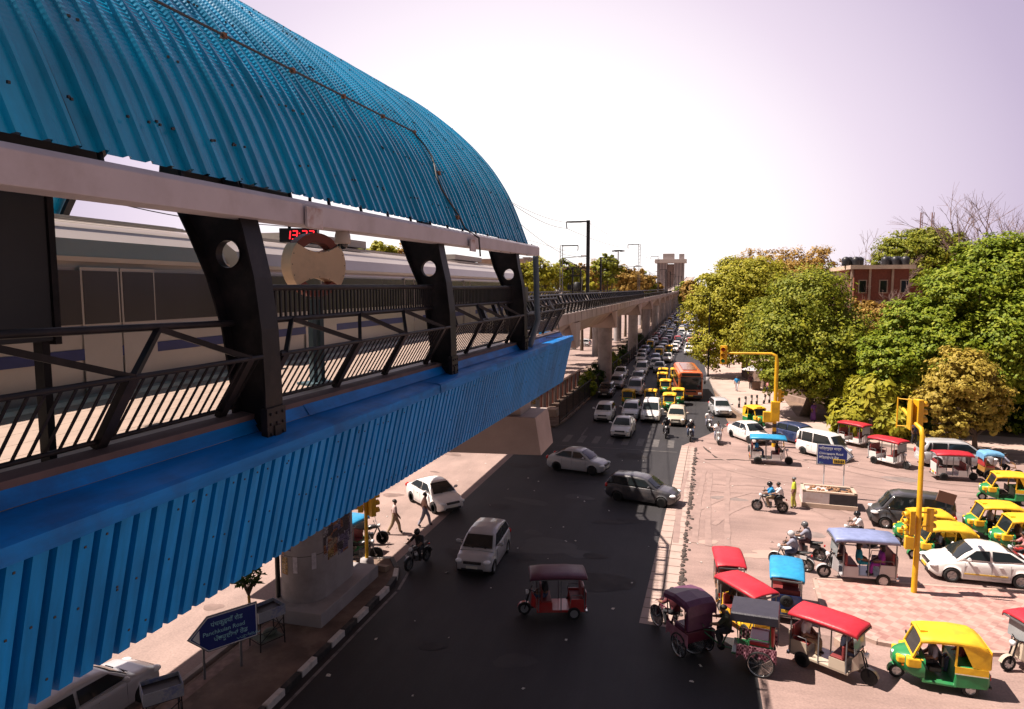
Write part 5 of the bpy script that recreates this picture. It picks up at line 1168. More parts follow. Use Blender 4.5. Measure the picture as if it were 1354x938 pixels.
# ================================================================== TREES
LG = leafmat('leaves_green', (.05, .1, .006), (.16, .22, .012), (.38, .4, .03)); LD = leafmat('leaves_olive', (.06, .09, .006), (.18, .21, .015), (.42, .4, .035))
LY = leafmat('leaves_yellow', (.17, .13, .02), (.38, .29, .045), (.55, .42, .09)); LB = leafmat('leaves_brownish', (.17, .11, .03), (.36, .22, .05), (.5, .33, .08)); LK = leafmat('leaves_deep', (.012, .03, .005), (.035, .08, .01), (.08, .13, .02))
LYG = leafmat('leaves_lime', (.11, .13, .01), (.31, .3, .025), (.52, .45, .04))
def leaves(lobes, n, size, squash=.7, clump=.2, up=.35, fill=.25, elong=1.0, droop=0.0):
    L_ = np.array([(*c, *r) for c, r in lobes]); area = L_[:, 3]*L_[:, 4]+L_[:, 4]*L_[:, 5]+L_[:, 3]*L_[:, 5]; prob = area/area.sum()
    ncl = max(30, n//42); li = NR.choice(len(L_), ncl, p=prob)
    d = NR.normal(size=(ncl, 3)); d[:, 2] = d[:, 2]*.9+.2; d /= np.linalg.norm(d, axis=1)[:, None]
    rr = np.where(NR.random(ncl) < fill, NR.uniform(.3, .8, ncl), NR.uniform(.8, 1.08, ncl))
    cc = L_[li, :3]+d*rr[:, None]*L_[li, 3:]; cr_ = L_[li, 3:].mean(1)*clump*NR.uniform(.6, 1.45, ncl)
    ci = NR.integers(0, ncl, n); p = NR.normal(size=(n, 3)); p /= np.linalg.norm(p, axis=1)[:, None]; p *= (NR.random(n)**.45)[:, None]
    pos = cc[ci]+p*cr_[ci][:, None]*np.array([1, 1, squash])
    if droop: pos[:, 2] -= droop*np.linalg.norm(p[:, :2], axis=1)**2*cr_[ci]
    nrm = d[ci]*.75+p*.6+NR.normal(size=(n, 3))*.36; nrm[:, 2] += up; nrm /= np.linalg.norm(nrm, axis=1)[:, None]
    a = np.cross(nrm, NR.normal(size=(n, 3))); a /= np.linalg.norm(a, axis=1)[:, None]+1e-9; b = np.cross(nrm, a)
    s = size*NR.uniform(.55, 1.35, n)[:, None]; a = a*s*.5*elong; b = b*s*.34
    V = np.stack([pos-a, pos-b*1.0-a*.1, pos+a, pos+b-a*.1], 1).reshape(-1, 3)
    return V
def tree(name, label, base, lobes, n, size, lm_, group=None, tr=.3, lean=(0, 0), forks=True, bare=False, cat='tree', **kw):
    base = Vector(base); t = thing(name, label, cat, base, 0, group)
    V = leaves([(Vector(c)-base, r) for c, r in lobes], n, size, **kw); nq = len(V)//4
    me = bpy.data.meshes.new('crown'); me.vertices.add(len(V)); me.vertices.foreach_set('co', V.astype(np.float32).ravel())
    me.loops.add(nq*4); me.loops.foreach_set('vertex_index', np.arange(nq*4, dtype=np.int32)); me.polygons.add(nq); me.polygons.foreach_set('loop_start', np.arange(0, nq*4, 4, dtype=np.int32)); me.update(calc_edges=True); me.materials.append(lm_)
    o = bpy.data.objects.new('crown', me); COL.objects.link(o); o.parent = t
    mb = MB(); zc = min((Vector(c)-base).z for c, r in lobes); fork = Vector((lean[0], lean[1], max(1.6, zc*.55)))
    mb.path([(0, 0, -.2), fork*.4+Vector((.05, 0, 0)), fork], [tr*1.25, tr, tr*.8], 9)
    for c, r in lobes:
        e = Vector(c)-base; m_ = fork.lerp(e, .5)+Vector((R.uniform(-.4, .4), R.uniform(-.4, .4), .3)); mb.path([fork, m_, e], [tr*.62, tr*.4, tr*.15], 6)
        for k in range(9):
            d = Vector((R.gauss(0, 1), R.gauss(0, 1), R.gauss(.3, .7))).normalized(); q = e+Vector((d.x*r[0], d.y*r[1], d.z*r[2]))*R.uniform(.85, 1.14); mb.path([m_.lerp(e, R.random()), m_.lerp(q, .6)+Vector((0, 0, .2)), q], [tr*.22, tr*.12, .02], 5)
    mb.build('trunk', BARK, t); return t
def LB_(u, v, Y, rpx, ry=None, rz=1.0):        # a lobe seen round (u,v) at distance Y with pixel radius rpx
    c = PY(u, v, Y); k = Y/F_*1.02; return (c, (rpx*k, (ry or rpx)*k, rpx*k*rz))
def bare_tree(label, base, h, spread, n=7, col=(.2, .13, .12), grp=None):
    base = Vector(base); t = thing('bare_tree', label, 'tree', base, 0, grp); mb = MB()
    def grow(p, d, l, r, lv):
        q = p+d*l; mb.path([p, p.lerp(q, .5)+Vector((R.uniform(-.1, .1)*l*.4, 0, R.uniform(-.1, .1)*l*.3)), q], [r, r*.8, r*.6], 5)
        if lv == 0: return
        for k in range(3 if lv > 1 else 4):
            nd = (d+Vector((R.gauss(0, .55), R.gauss(0, .55), R.gauss(.1, .4)))*spread).normalized(); grow(p.lerp(q, R.uniform(.6, 1)), nd, l*R.uniform(.6, .8), max(.018, r*.55), lv-1)
    grow(Vector((0, 0, -.2)), Vector((0, 0, 1)), h*.47, h*.017, 5)
    mb.build('branches', mat('bare_bark', col, .9, 0, .2), t)
TG = 'roadside trees right of the junction'
tree('big_tree', 'tall spreading green tree with leaning pale trunk in the middle of the right pavement', G(1063, 552)+Vector((0, 0, .1)), [LB_(1070, 405, 69, 46), LB_(1040, 455, 68, 44), LB_(1100, 455, 68, 46), LB_(1030, 500, 66, 22), LB_(1075, 490, 67, 40, rz=.8), LB_(1112, 505, 69, 34), LB_(1020, 425, 71, 30)], 72000, .27, LD, TG, .42, (.5, 0), clump=.24)
tree('big_tree', 'large olive tree nearest the traffic queue at the left end of the tree line', G(985, 487), [LB_(965, 400, 96, 40), LB_(935, 415, 96, 30), LB_(985, 440, 94, 38), LB_(945, 455, 95, 30), LB_(1005, 385, 97, 40), LB_(975, 370, 98, 28), LB_(935, 378, 98, 16)], 66000, .33, LYG, TG, .5, (0, 0), clump=.22)
tree('big_tree', 'brownish feathery tree rising behind the olive trees', G(1050, 470), [LB_(1035, 365, 112, 32), LB_(1075, 362, 112, 32), LB_(1000, 358, 114, 26), LB_(1105, 385, 112, 28), LB_(1055, 390, 110, 36)], 34000, .33, LB, TG, .4, clump=.2, fill=.4)
tree('big_tree', 'huge bright green tree filling the right edge of the view', G(1280, 560), [LB_(1330, 375, 64, 52), LB_(1265, 405, 63, 46), LB_(1210, 435, 63, 38), LB_(1185, 480, 62, 38), LB_(1250, 465, 62, 46), LB_(1340, 450, 62, 58), LB_(1155, 462, 64, 20), LB_(1380, 400, 64, 60), LB_(1300, 350, 66, 32), LB_(1215, 500, 63, 30), LB_(1340, 520, 64, 40)], 150000, .275, LG, TG, .5, clump=.2, squash=.5, up=.6)
tree('drooping_tree', 'low tree with long drooping light green leaves over the verge', G(1150, 583), [LB_(1150, 520, 60.5, 26), LB_(1125, 548, 60, 22), LB_(1170, 550, 60, 28, rz=.9), LB_(1190, 520, 61, 24), LB_(1145, 572, 59.5, 18, rz=.7)], 15000, .5, LYG, TG, .2, clump=.3, elong=1.6, droop=1.2)
tree('small_tree', 'slim yellow leaved tree in front of the big green tree by the parked silver van', G(1287, 606), [LB_(1270, 500, 55, 34), LB_(1240, 530, 55, 24), LB_(1300, 530, 55, 28), LB_(1262, 560, 54.5, 24, rz=.7), LB_(1310, 560, 55, 18, rz=.8), LB_(1238, 575, 54.5, 14, rz=.6)], 20000, .26, LY, TG, .19, clump=.26, fill=.5)
tree('distant_tree', 'broad flat topped dark olive tree behind the red brick building', Vector((PY(1215, 420, 118).x, 118, 0)), [LB_(1200, 335, 118, 34, rz=.75), LB_(1240, 335, 118, 32, rz=.8), LB_(1180, 350, 118, 24), LB_(1225, 325, 120, 30, rz=.7), LB_(1265, 352, 118, 26), LB_(1215, 362, 118, 34)], 46000, .36, LD, None, .6, clump=.2, squash=.5)
_p = PY(1152, 440, 90); _p.z = 0
tree('small_tree', 'thin reddish brown tree in front of the left part of the brick building', _p, [LB_(1150, 432, 90, 22), LB_(1168, 415, 90, 16), LB_(1140, 405, 91, 14), LB_(1178, 445, 89, 16)], 7000, .34, LB, None, .16, clump=.3, fill=.6)
for u, v, Y, h, lab in ((1166, 372, 93, 13.2, 'bare twiggy tree standing against the brick wall'), (1318, 322, 112, 22.5, 'tall bare branched tree above the green crown at the far right'), (1276, 330, 118, 22, 'bare branched tree beside the flat topped olive tree'), (1150, 380, 112, 16, 'bare twiggy tree behind the roof tanks'), (1350, 340, 125, 24, 'bare tree at the extreme right edge of the skyline')):
    p = PY(u, v, Y); bare_tree(lab, (p.x, p.y, 0), h, .8)
# dark undergrowth behind the verge and trees in the back
bk = [('bush', 'dark shrub mass at the foot of the wall behind the drooping tree', 1190, 575, 66, 26), ('bush', 'dark shrub below the big green tree near the silver van', 1235, 565, 63, 22), ('bush', 'deep green shrub behind the cycle rickshaw at the right edge', 1335, 570, 66, 28), ('bush', 'dark bush in the gap between the drooping tree and the leaning trunk', 1118, 540, 72, 18)]
for nm, lab, u, v, Y, r_ in bk:
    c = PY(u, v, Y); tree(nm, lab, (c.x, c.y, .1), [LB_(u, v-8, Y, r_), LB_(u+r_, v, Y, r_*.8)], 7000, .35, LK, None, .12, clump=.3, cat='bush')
BG = 'trees standing behind the viaduct'
for u, vt, Y, rp, lm_, lab in ((715, 352, 105, 17, LYG, 'bright yellow green tree just right of the last station column'), (748, 356, 112, 15, LD, 'olive tree behind the transformer posts'), (790, 358, 150, 16, LB, 'brownish tree behind the nearest dark mast'), (803, 345, 140, 13, LD, 'airy tall tree with visible branches beside the high mast light'), (828, 362, 170, 14, LB, 'rusty brown tree right of the high mast light'), (850, 368, 200, 11, LD, 'small olive tree below the second lattice mast'), (700, 372, 100, 12, LYG, 'lime tree low behind the end of the platform railing'), (728, 360, 120, 17, LYG, 'yellow tree between the last column and the lattice mast'), (765, 360, 140, 16, LB, 'reddish tree behind the transformer tank'), (782, 372, 160, 13, LYG, 'yellow tree low under the nearest dark mast'), (815, 366, 180, 14, LD, 'rounded olive tree under the high mast light'), (842, 364, 190, 13, LB, 'rust coloured tree just left of the second lattice mast'), (862, 372, 240, 9, LB, 'small rust coloured tree left of the twin towers'), (692, 360, 95, 15, LYG, 'yellow green tree seen just behind the blue grey downpipe'), (770, 372, 130, 12, LYG, 'low lime green tree behind the viaduct railing'), (905, 378, 430, 9, LD, 'small distant tree at the foot of the twin towers'), (915, 377, 330, 10, LB, 'hazy distant tree where the viaduct meets the skyline')):
    c = PY(u, vt, Y); tree('background_tree', lab, (c.x, c.y, 0), [LB_(u, vt+4, Y, rp), LB_(u-rp*.8, vt+10, Y, rp*.8), LB_(u+rp*.8, vt+10, Y, rp*.8), LB_(u, vt+18, Y, rp*1.1)], 5500, .45*Y/120, lm_, BG, .3, clump=.3, fill=.4)
for u, v, Y, rp, lm_, lab in ((505, 330, 60, 16, LYG, 'yellowish tree top seen over the train right of the camera dome'), (540, 334, 70, 16, LB, 'brown tree top seen over the train beside the second column'), (475, 333, 62, 12, LD, 'olive tree top seen over the train behind the camera dome'), (318, 320, 42, 9, LK, 'dark tree top seen through the hole of the first column'), (600, 352, 95, 18, LB, 'brown tree top seen over the train between the last two columns')):
    c = PY(u, v, Y); tree('background_tree', lab, (c.x, c.y, 0), [LB_(u, v+4, Y, rp), LB_(u-rp*.9, v+8, Y, rp*.7), LB_(u+rp*.9, v+8, Y, rp*.7)], 4500, .3, lm_, 'trees seen over the train', .25, clump=.35, fill=.4)
# plants on the median behind the dark fence
for i, (u, v, Y) in enumerate(((775, 488, 74), (788, 480, 80), (812, 482, 88), (822, 478, 96), (833, 466, 108), (846, 452, 122), (856, 444, 138))):
    c = PY(u, v, Y); labs = ('bright green shrub left of the first viaduct pier behind the dark fence', 'shrub at the foot of the first viaduct pier', 'tall dark shrub right of the first viaduct pier', 'bushy shrub between the first and second viaduct piers', 'dark shrub at the foot of the second viaduct pier', 'small dark shrub past the second viaduct pier', 'small dark shrub near the third viaduct pier')
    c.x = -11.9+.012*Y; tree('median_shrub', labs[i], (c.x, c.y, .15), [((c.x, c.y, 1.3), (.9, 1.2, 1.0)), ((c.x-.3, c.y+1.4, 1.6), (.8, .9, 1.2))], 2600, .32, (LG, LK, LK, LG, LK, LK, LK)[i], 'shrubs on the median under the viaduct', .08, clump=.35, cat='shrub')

# ================================================================== BUILDINGS
BRK = mat('red_brick', (.24, .075, .05), .85, 0, .15, 4, .3, 20, dirt=(.12, .05, .04), dsc=.6, damt=.5); CREAM = mat('cream_band', (.5, .38, .3), .8, 0, .15, 1); TWR = mat('tower_concrete', (.36, .31, .31), .85, 0, .08, .2)
c = PY(1165, 400, 98); bl = thing('brick_building', 'red brick building with cream bands and black roof tanks behind the trees', 'building', (c.x, 100, 0))
zt = PY(1165, 356, 96).z
def kpx(px, Y=96): return px*Y/F_*1.03
x0 = PY(1128, 400, 96).x-c.x; x1 = PY(1200, 400, 96).x-c.x
m = MB(); m.box(((x0+x1)/2, 4, zt/2), (x1-x0, 16, zt)); wl_ = m.build('wall', BRK, bl)
m = MB(); m.box(((x0+x1)/2, 4, zt+.25), (x1-x0+1.2, 17.2, .5)); m.box(((x0+x1)/2, 4, zt-4.2), (x1-x0+.5, 16.5, .35)); m.build('cornice', CREAM, bl)
m = MB(); m.box((x1+4.0, 5, zt/2-1.0), (8, 14, zt-2)); m.build('wing', BRK, bl)
m = MB(); m.box((x1+4.0, 5, zt-1.9), (8.6, 14.6, .4)); m.build('wing_cornice', CREAM, bl)
m = MB(); m.box((x0-4.5, 6, zt/2-.2), (9, 14, zt-.4)); m.build('wing', CREAM, bl)
for k, xx in enumerate((x0+1.0, x0+3.4, x0+5.8)):
    for z in (zt-2.2, zt-6, zt-9.5):
        m = MB(); m.box((xx, -4.02, z), (1.0, .1, 1.7)); f_ = m.build('window', CREAM, bl); m = MB(); m.box((xx, -4.09, z), (.74, .06, 1.45)); m.build('pane', GLASS, f_)
for k in range(3):
    m = MB(); m.box((x0+(.3, 2.4, 5)[k]*1.0-.6, -4.1, zt/2), (.25, .2, zt)); m.build('pilaster', CREAM, bl)
tank_l = ('black roof water tank in the left cluster on the brick building', 'black roof water tank in the right cluster on the brick building')
for ci, (u, n) in enumerate(((1128, 4), (1180, 5))):
    for k in range(n):
        p = PY(u-11+k*6.5, 355, 99); t = MB(); t.lathe([(.01, 0), (.5, 0), (.52, .2), (.5, .4), (.52, .6), (.5, .95), (.25, 1.15), (.1, 1.2), (.01, 1.2)], n=14); o = t.build('water_tank', mat('tank_black', (.02, .02, .025), .4), loc=(p.x, 98.5+.6*(k % 2), zt+.5-(.0))); tag(o, tank_l[ci], 'water tank', 'black roof tanks')
for i, (u, vt) in enumerate(((1219, 281), (1234, 281))):
    Y = 260; p = PY(u, vt, Y); t = thing('radio_mast', ('left one of two thin lattice radio masts on the skyline', 'right one of two thin lattice radio masts on the skyline')[i], 'mast', (p.x, Y, 0)); m = MB()
    for dx, dy in ((-.35, 0), (.35, 0), (0, .4)): m.bar((dx, dy, 0), (dx, dy, p.z), .16)
    for k in range(int(p.z/1.2)): m.bar((-.35, 0, k*1.2), (.35, 0, k*1.2+1.2), .1)
    m.build('lattice', mat('mast_red', (.3, .16, .14), .6), t); m = MB(); m.bar((0, 0, p.z), (0, 0, p.z+2), .07); m.build('antenna', STEEL, t)
# twin tower block far down the line
Y = 620; a = PY(868, 380, Y); b = PY(905, 380, Y); zt = PY(885, 344, Y).z; zt2 = PY(885, 336, Y).z; W = b.x-a.x
tw = thing('tower_block', 'distant twin tower block joined by a wide roof slab above the viaduct', 'building', ((a.x+b.x)/2, Y, 0))
for s_ in (-1, 1):
    m = MB(); m.box((s_*W*.3, 0, zt/2), (W*.36, 14, zt)); m.build('tower', TWR, tw)
    m = MB()
    for k in range(3): m.box((s_*W*.3+(k-1)*W*.11, -7.05, zt*.5), (W*.035, .2, zt*.92))
    m.build('window_strips', mat('tower_window', (.2, .18, .19), .5), tw)
m = MB(); m.box((0, 0, zt-1.2), (W*1.12, 16, 3.2)); m.build('roof_slab', mat('tower_slab', (.5, .44, .42), .8), tw)
m = MB(); m.box((0, 2, zt*.45), (W*.22, 8, zt*.9)); m.build('core', mat('tower_core', (.36, .28, .26), .8), tw)
m = MB(); m.box((-W*.08, 0, (zt+zt2)/2), (W*.4, 10, zt2-zt)); m.build('roof_house', TWR, tw); m = MB(); m.box((W*.38, 0, zt+2.5), (W*.18, 8, 5)); m.build('roof_house', TWR, tw)
# low flat buildings along the left skyline
for i, (u0, u1, vt, Y, lab) in enumerate(((640, 700, 345, 190, 'pale flat block on the left skyline behind the station end'), (700, 706, 343, 180, 'narrow brown block beside the yellow tree'))):
    a, b = PY(u0, 380, Y), PY(u1, 380, Y); h = PY(u0, vt, Y).z; t = thing('flat_block', lab, 'building', ((a.x+b.x)/2, Y, 0)); m = MB(); m.box((0, 0, h/2), (b.x-a.x, 12, h)); m.build('wall', CREAM if i == 0 else TWR, t)
    m = MB(); m.box((0, 0, h+.15), (b.x-a.x+.6, 12.6, .3)); m.build('roof', TWR, t)
    for k in range(4):
        m = MB(); m.box(((b.x-a.x)*(k-1.5)*.22, -6.02, h-2.5), ((b.x-a.x)*.1, .1, 1.4)); m.build('window', GLASS, t)
# stone boundary wall on the right
wl_ = thing('boundary_wall', 'grimy stone boundary wall with peeling posters behind the leaning tree', 'wall', G(1090, 540))
a, b = Vector((8.6, 84, 0)), Vector((15.3, 72.5, 0)); o_ = wl_.location.copy(); o_.z = 0
pts = [Vector((6.6, 96, 0)), a, b, Vector((30, 67.5, 0)), Vector((62, 66, 0))]
m = MB()
for p, q in zip(pts[:-1], pts[1:]): m.bar(p-o_+Vector((0, 0, 1.2)), q-o_+Vector((0, 0, 1.2)), .35, 2.4)
m.build('wall', mat('stone_wall', (.17, .11, .085), .9, 0, .3, 1.5, .5, 6, dirt=(.04, .03, .025), dsc=.7, damt=.9), wl_)
m = MB()
for p, q in zip(pts[:-1], pts[1:]): m.bar(p-o_+Vector((0, 0, 2.46)), q-o_+Vector((0, 0, 2.46)), .5, .12)
m.build('coping', CREAM, wl_)
d = (b-a).normalized(); nrm = Vector((d.y, -d.x, 0)); 
if nrm.y > 0: nrm = -nrm
for k, (t_, w_, h_) in enumerate(((.12, 1.5, 1.2), (.3, 1.2, .9), (.48, 1.6, 1.1))):
    p = a.lerp(b, t_)-o_+nrm*.19+Vector((0, 0, 1.5)); m = MB(); m.panel([p-d*w_/2-Vector((0, 0, h_/2)), p+d*w_/2-Vector((0, 0, h_/2)), p+d*w_/2+Vector((0, 0, h_/2)), p-d*w_/2+Vector((0, 0, h_/2))], .01); m.build('poster', PAPER, wl_)
lw = MB(); lw.bar(Vector((9.6, 78, .4)), Vector((12.8, 71, .4)), .35, .62); lw.bar(Vector((12.8, 71, .4)), Vector((19, 67.5, .4)), .35, .62); tag(lw.build('low_wall', mat('low_wall', (.27, .19, .15), .9, 0, .2, 2, .3)), 'knee high stone wall along the right pavement behind the purple dressed walker', 'wall')
# dark railing fence along the median and wall with panels to its left
fn = thing('median_fence', 'dark steel railing fence along the left side of the traffic queue', 'fence', (-11.1, 58, .18))
FENM = mat('fence_black', (.02, .018, .018), .6, 0, .2)
FX = lambda y: -11.1+.0285*(y-58) if y < 110 else -9.6+.006*(y-110)
r_ = MB()
for z in (.25, 1.85): r_.path([(FX(y)+11.1, y-58, z) for y in list(range(58, 240, 10))], .035, 6)
r_.build('rail', FENM, fn)
pk_ = MB(); y = 58.2
while y < 150: pk_.bar((FX(y)+11.1, y-58, .1), (FX(y)+11.1, y-58, 1.95), .028); y += .22 if y < 90 else .5
pk_.build('pickets', FENM, fn)['kind'] = 'stuff'
for y in range(58, 238, 3):
    m = MB(); m.bar((FX(y)+11.1, y-58, 0), (FX(y)+11.1, y-58, 2.1), .08); m.build('post', FENM, fn)
ws = thing('panel_wall', 'low wall of pale panels and dark gaps on the median left of the dark fence', 'wall', (-14.2, 57, .18))
for k in range(11):
    m = MB(); m.box((.03*k*2.4, k*2.4+.6, .8), (.2, 1.5, 1.6)); m.build('panel', PAVE, ws)
    m = MB(); m.box((.03*k*2.4, k*2.4+1.8, .8), (.3, .35, 1.75)); m.build('pillar', BRK, ws)
m = MB(); m.bar((0, -.3, 1.72), (.8, 26.5, 1.72), .34, .1); m.build('coping', CREAM, ws)
for i, (x, y) in enumerate(((-13.2, 58.6), (-12.4, 61.5))):
    st_ = MB(); st_.prism([(-.5, 0), (.5, 0), (.42, .7), (-.42, .7)], 1.2, Matrix.Translation((x, y, .18)) @ XZ); tag(st_.build('concrete_block', CREAM, bevel=.03), ('pale concrete block in front of the panel wall', 'pale concrete block nearer the dark fence end')[i], 'block')

# ================================================================== STREET FURNITURE
def sig_head(parent, loc, rz, name='signal_head', s=1.0):
    m = MB(); m.box((0, 0, 0), (.24*s, .36*s, 1.08*s)); h = m.build(name, SIGY, parent, .02); h.location = loc; h.rotation_euler = (0, 0, rz)
    for k, c_ in enumerate(((.3, .02, .01), (.35, .18, .01), (.01, .22, .08))):
        z = (.33-.33*k)*s; v = MB(); r0 = .14*s
        v.loft([[(x, r0*math.cos(a), z+r0*math.sin(a)) for a in np.linspace(-.5, PI+.5, 12)] for x in (.12*s, .34*s)], False, False, True); o = v.build('visor', SIGY, h); md = o.modifiers.new('thick', 'SOLIDIFY'); md.thickness = .012
        v = MB(); v.lathe([(.001, .125*s), (.11*s, .125*s), (.12*s, .119*s)], (0, 0, z), 'x', 14); v.build('lens', mat('sig_lens%d' % k, c_, .2), h)
    return h
# pole 1 : far cantilever
p = G(1023, 591); s1 = thing('traffic_signal', 'tall yellow cantilever traffic signal reaching left over the waiting bikes', 'traffic light', p)
tp = PY(1025, 468, p.y)-p; en = PY(958, 467, p.y+1.0)-p
m = MB(); m.path([(0, 0, 0), (0, 0, tp.z-.5), (-.08, 0, tp.z-.15), (-.4, .05, tp.z), (en.x, en.y, en.z)], [.15, .14, .12, .1, .08], 10); m.build('pole', SIGY, s1)
sig_head(s1, (en.x-.05, en.y, en.z-.15), rad(-100), s=1.35); m = MB(); m.box((0, -.1, 2.75), (.62, .45, 1.5)); m.box((-.5, -.1, 2.3), (.7, .4, .8)); m.build('control_box', SIGY, s1, .03); sig_head(s1, (.3, .1, 3.9), rad(0), s=.9)
m = MB()
for z in (.3, .9, 1.5): m.lathe([(.155, z), (.155, z+.3)], n=12)
m.build('black_band', KB, s1)
# pole 2 : near right
p = G(1208, 787); s2 = thing('traffic_signal', 'near yellow traffic signal pole standing on the checkered island', 'traffic light', p+Vector((0, 0, .12)))
kn = PY(1220, 572, p.y)-p; en = PY(1194, 545, p.y+1.8)-p; en2 = PY(1150, 527, p.y+4)-p
m = MB(); m.path([(0, 0, 0), (.02, 0, 3), (kn.x, 0, kn.z-.25), (kn.x-.02, .12, kn.z), (kn.x-.12, .5, kn.z+.12), (en.x, en.y, en.z)], [.11, .1, .09, .09, .08, .07], 12); m.build('pole', SIGY, s2)
hd_ = sig_head(s2, (kn.x-.02, .6, kn.z+.55), rad(20), s=.95); m = MB(); m.box((kn.x-.28, .7, kn.z+.45), (.06, .5, 1.2)); m.build('back_board', SIGY, s2)
m = MB(); m.path([(kn.x-.62, 1.1, kn.z-.2), (kn.x-.62, 1.1, kn.z+1.05)], .03, 6); m.path([(kn.x-.62, 1.1, kn.z+1.0), (kn.x-.1, .7, kn.z+1.0)], .02, 6); m.path([(kn.x-.62, 1.1, kn.z-.1), (kn.x-.1, .7, kn.z-.05)], .02, 6); m.build('bracket', SIGY, s2)
z1 = PY(1210, 690, p.y).z
sig_head(s2, (-.28, -.12, z1-.1), rad(190), s=.86); sig_head(s2, (.42, .18, z1-.05), rad(30), s=.84); m = MB(); m.bar((-.3, 0, z1+.25), (.45, .1, z1+.25), .05); m.bar((-.3, 0, z1-.3), (.45, .1, z1-.3), .05); m.build('bracket', SIGY, s2)
m = MB(); m.box((-.12, -.14, z1+1.05), (.62, .06, .42), Matrix.Rotation(.25, 4, 'Y')); m.build('sign_back', mat('sign_back', (.16, .08, .05), .7), s2); m = MB(); m.box((-.33, -.2, z1-.9), (.3, .22, .5)); m.build('junction_box', SIGY, s2, .01)
# pole 3 : under the station
p = Vector((-13.2, 25.6, .16)); s3 = thing('traffic_signal', 'yellow traffic signal post on the median end beyond the station pier', 'traffic light', p); m = MB(); m.path([(0, 0, 0), (0, 0, 3.4)], .075, 10); m.build('pole', SIGY, s3); sig_head(s3, (.25, .05, 2.75), rad(60), s=.95); sig_head(s3, (-.2, -.05, 2.9), rad(200), s=.9); m = MB(); m.lathe([(.3, 0), (.28, .35), (.12, .4)], n=12); m.build('footing', CONCD, s3)
for i, (x, y, s_) in enumerate(((-13.9, 25.3, .4), (-14.2, 24.9, .3), (-12.7, 24.9, .5), (-12.4, 25.4, .35))):
    m = MB(); m.box((0, 0, s_*.3), (s_*1.6, s_, s_*.6), Matrix.Rotation(i, 4, 'Z') @ Matrix.Rotation(.15, 4, 'X'), .9); o = m.build('broken_stone', mat('broken_stone', (.27, .19, .14), .9, 0, .2), loc=(x, y, .17)); tag(o, ('largest broken stone slab left of the yellow post', 'small broken stone left of the yellow post', 'broken kerb slab on the median corner', 'small broken slab at the tip of the median')[i], 'stone')
# road name boards
SBL = mat('sign_blue', (.012, .03, .2), .4, 0, .05, 2, dirt=(.05, .06, .2), dsc=2, damt=.3); SWH = mat('sign_white', (.75, .78, .8), .5, 0, .03); SCY = mat('sign_lettering', (.35, .72, .8), .5)
def arrow_sign(name, label, base, rz, w_, h_, leg, lines, left, legm, emblem=False):
    t = thing(name, label, 'sign', base, rz)
    def outl(g): # facing -Y, arrow to -X when left
        s = -1 if left else 1; tip = h_*.52
        pts = [(-s*(w_/2-g), h_/2-g), (s*(w_/2-tip-g*.2), h_/2-g), (s*(w_/2-g*1.4), 0), (s*(w_/2-tip-g*.2), -h_/2+g), (-s*(w_/2-g), -h_/2+g)]
        return pts if not left else pts[::-1]
    zc = leg+h_/2
    m = MB(); m.prism(outl(0), .05, Matrix.Translation((0, 0, zc)) @ XZ); fr = m.build('frame', STEEL, t)
    m = MB(); m.prism(outl(.03), .02, Matrix.Translation((0, -.026, zc)) @ XZ); m.build('border', SWH, t)
    m = MB(); m.prism(outl(.06), .02, Matrix.Translation((0, -.031, zc)) @ XZ); m.build('board', SBL, t)
    s = -1 if left else 1; ax = s*(w_/2-.1*h_)
    m = MB(); tri = [(ax-s*.02, 0), (ax-s*h_*.2, h_*.19), (ax-s*h_*.2, -h_*.19)]; m.prism(tri, .01, Matrix.Translation((0, -.045, zc)) @ XZ); m.build('arrow', SWH, t)
    for body, size, x, z, mm in lines: text_mesh('lettering', body, size, mm, t, Matrix.Translation((x, -.044, zc+z)) @ XZ)
    for dx in (-w_*.28, w_*.25):
        m = MB(); m.box((dx, .06, leg*.5+.3), (.06, .06, leg+.6)); m.build('leg', legm, t)
    return t
p = G(284, 908); q = G(315, 886); ang = math.atan2(q.y-p.y, q.x-p.x)
mid = (p+q)/2; mid = Vector((mid.x, mid.y, .16))
A_ = PY(258, 848, mid.y); 
arrow_sign('road_name_board', 'blue Panchkuian Road arrow board on two posts pointing left on the median', mid+Vector((-.05, 0, 0)), rad(57), 2.1, 1.12, .85, [('पंचकुइयाँ रोड', .2, -.38, .2, SCY), ('Panchkuian Road', .185, -.62, -.04, SCY), ('ਪੰਚਕੂਈਆਂ ਰੋਡ', .2, -.3, -.28, SCY), ('پنچکوئیاں', .12, .38, -.42, SCY)], True, STEEL)
p = G(1102, 661); p.z = .6
sgn = arrow_sign('road_name_board', 'blue Chitragupta Road arrow board pointing right above the striped planter', p+Vector((.05, .3, 0)), rad(-6), 1.95, 1.22, 1.3, [('चित्रगुप्त मार्ग', .2, -.85, .3, SWH), ('Chitragupta Road', .175, -.85, .02, SWH), ('ਚਿਤ੍ਰਗੁਪਤ ਰੋਡ', .19, -.85, -.22, SWH), ('چتر', .1, -.82, -.48, SCY)], False, SWH)
m = MB(); m.box((.2, -.05, 1.3+.61-.34), (.62, .012, .26)); m.build('sticker', mat('sticker_yellow', (.75, .5, .05), .5, 0, .1), sgn); m = MB()
for k in range(6): m.box((-.02+k*.088, -.06, 1.3+.61-.34), (.055, .006, .17-.03*(k % 2)))
m.build('sticker_marks', BLK, sgn)
pl_ = thing('striped_planter', 'concrete planter painted white and black below the Chitragupta Road board', 'planter', G(1094, 668))
pw, pd_, ph = 2.75, 1.5, .85
m = MB(); m.box((-pw/4, 0, ph/2), (pw/2, pd_, ph)); m.build('white_half', mat('planter_white', (.55, .47, .47), .8, 0, .15, 3, .2, 8, dirt=(.3, .15, .1), dsc=3, damt=.7), pl_, .02)
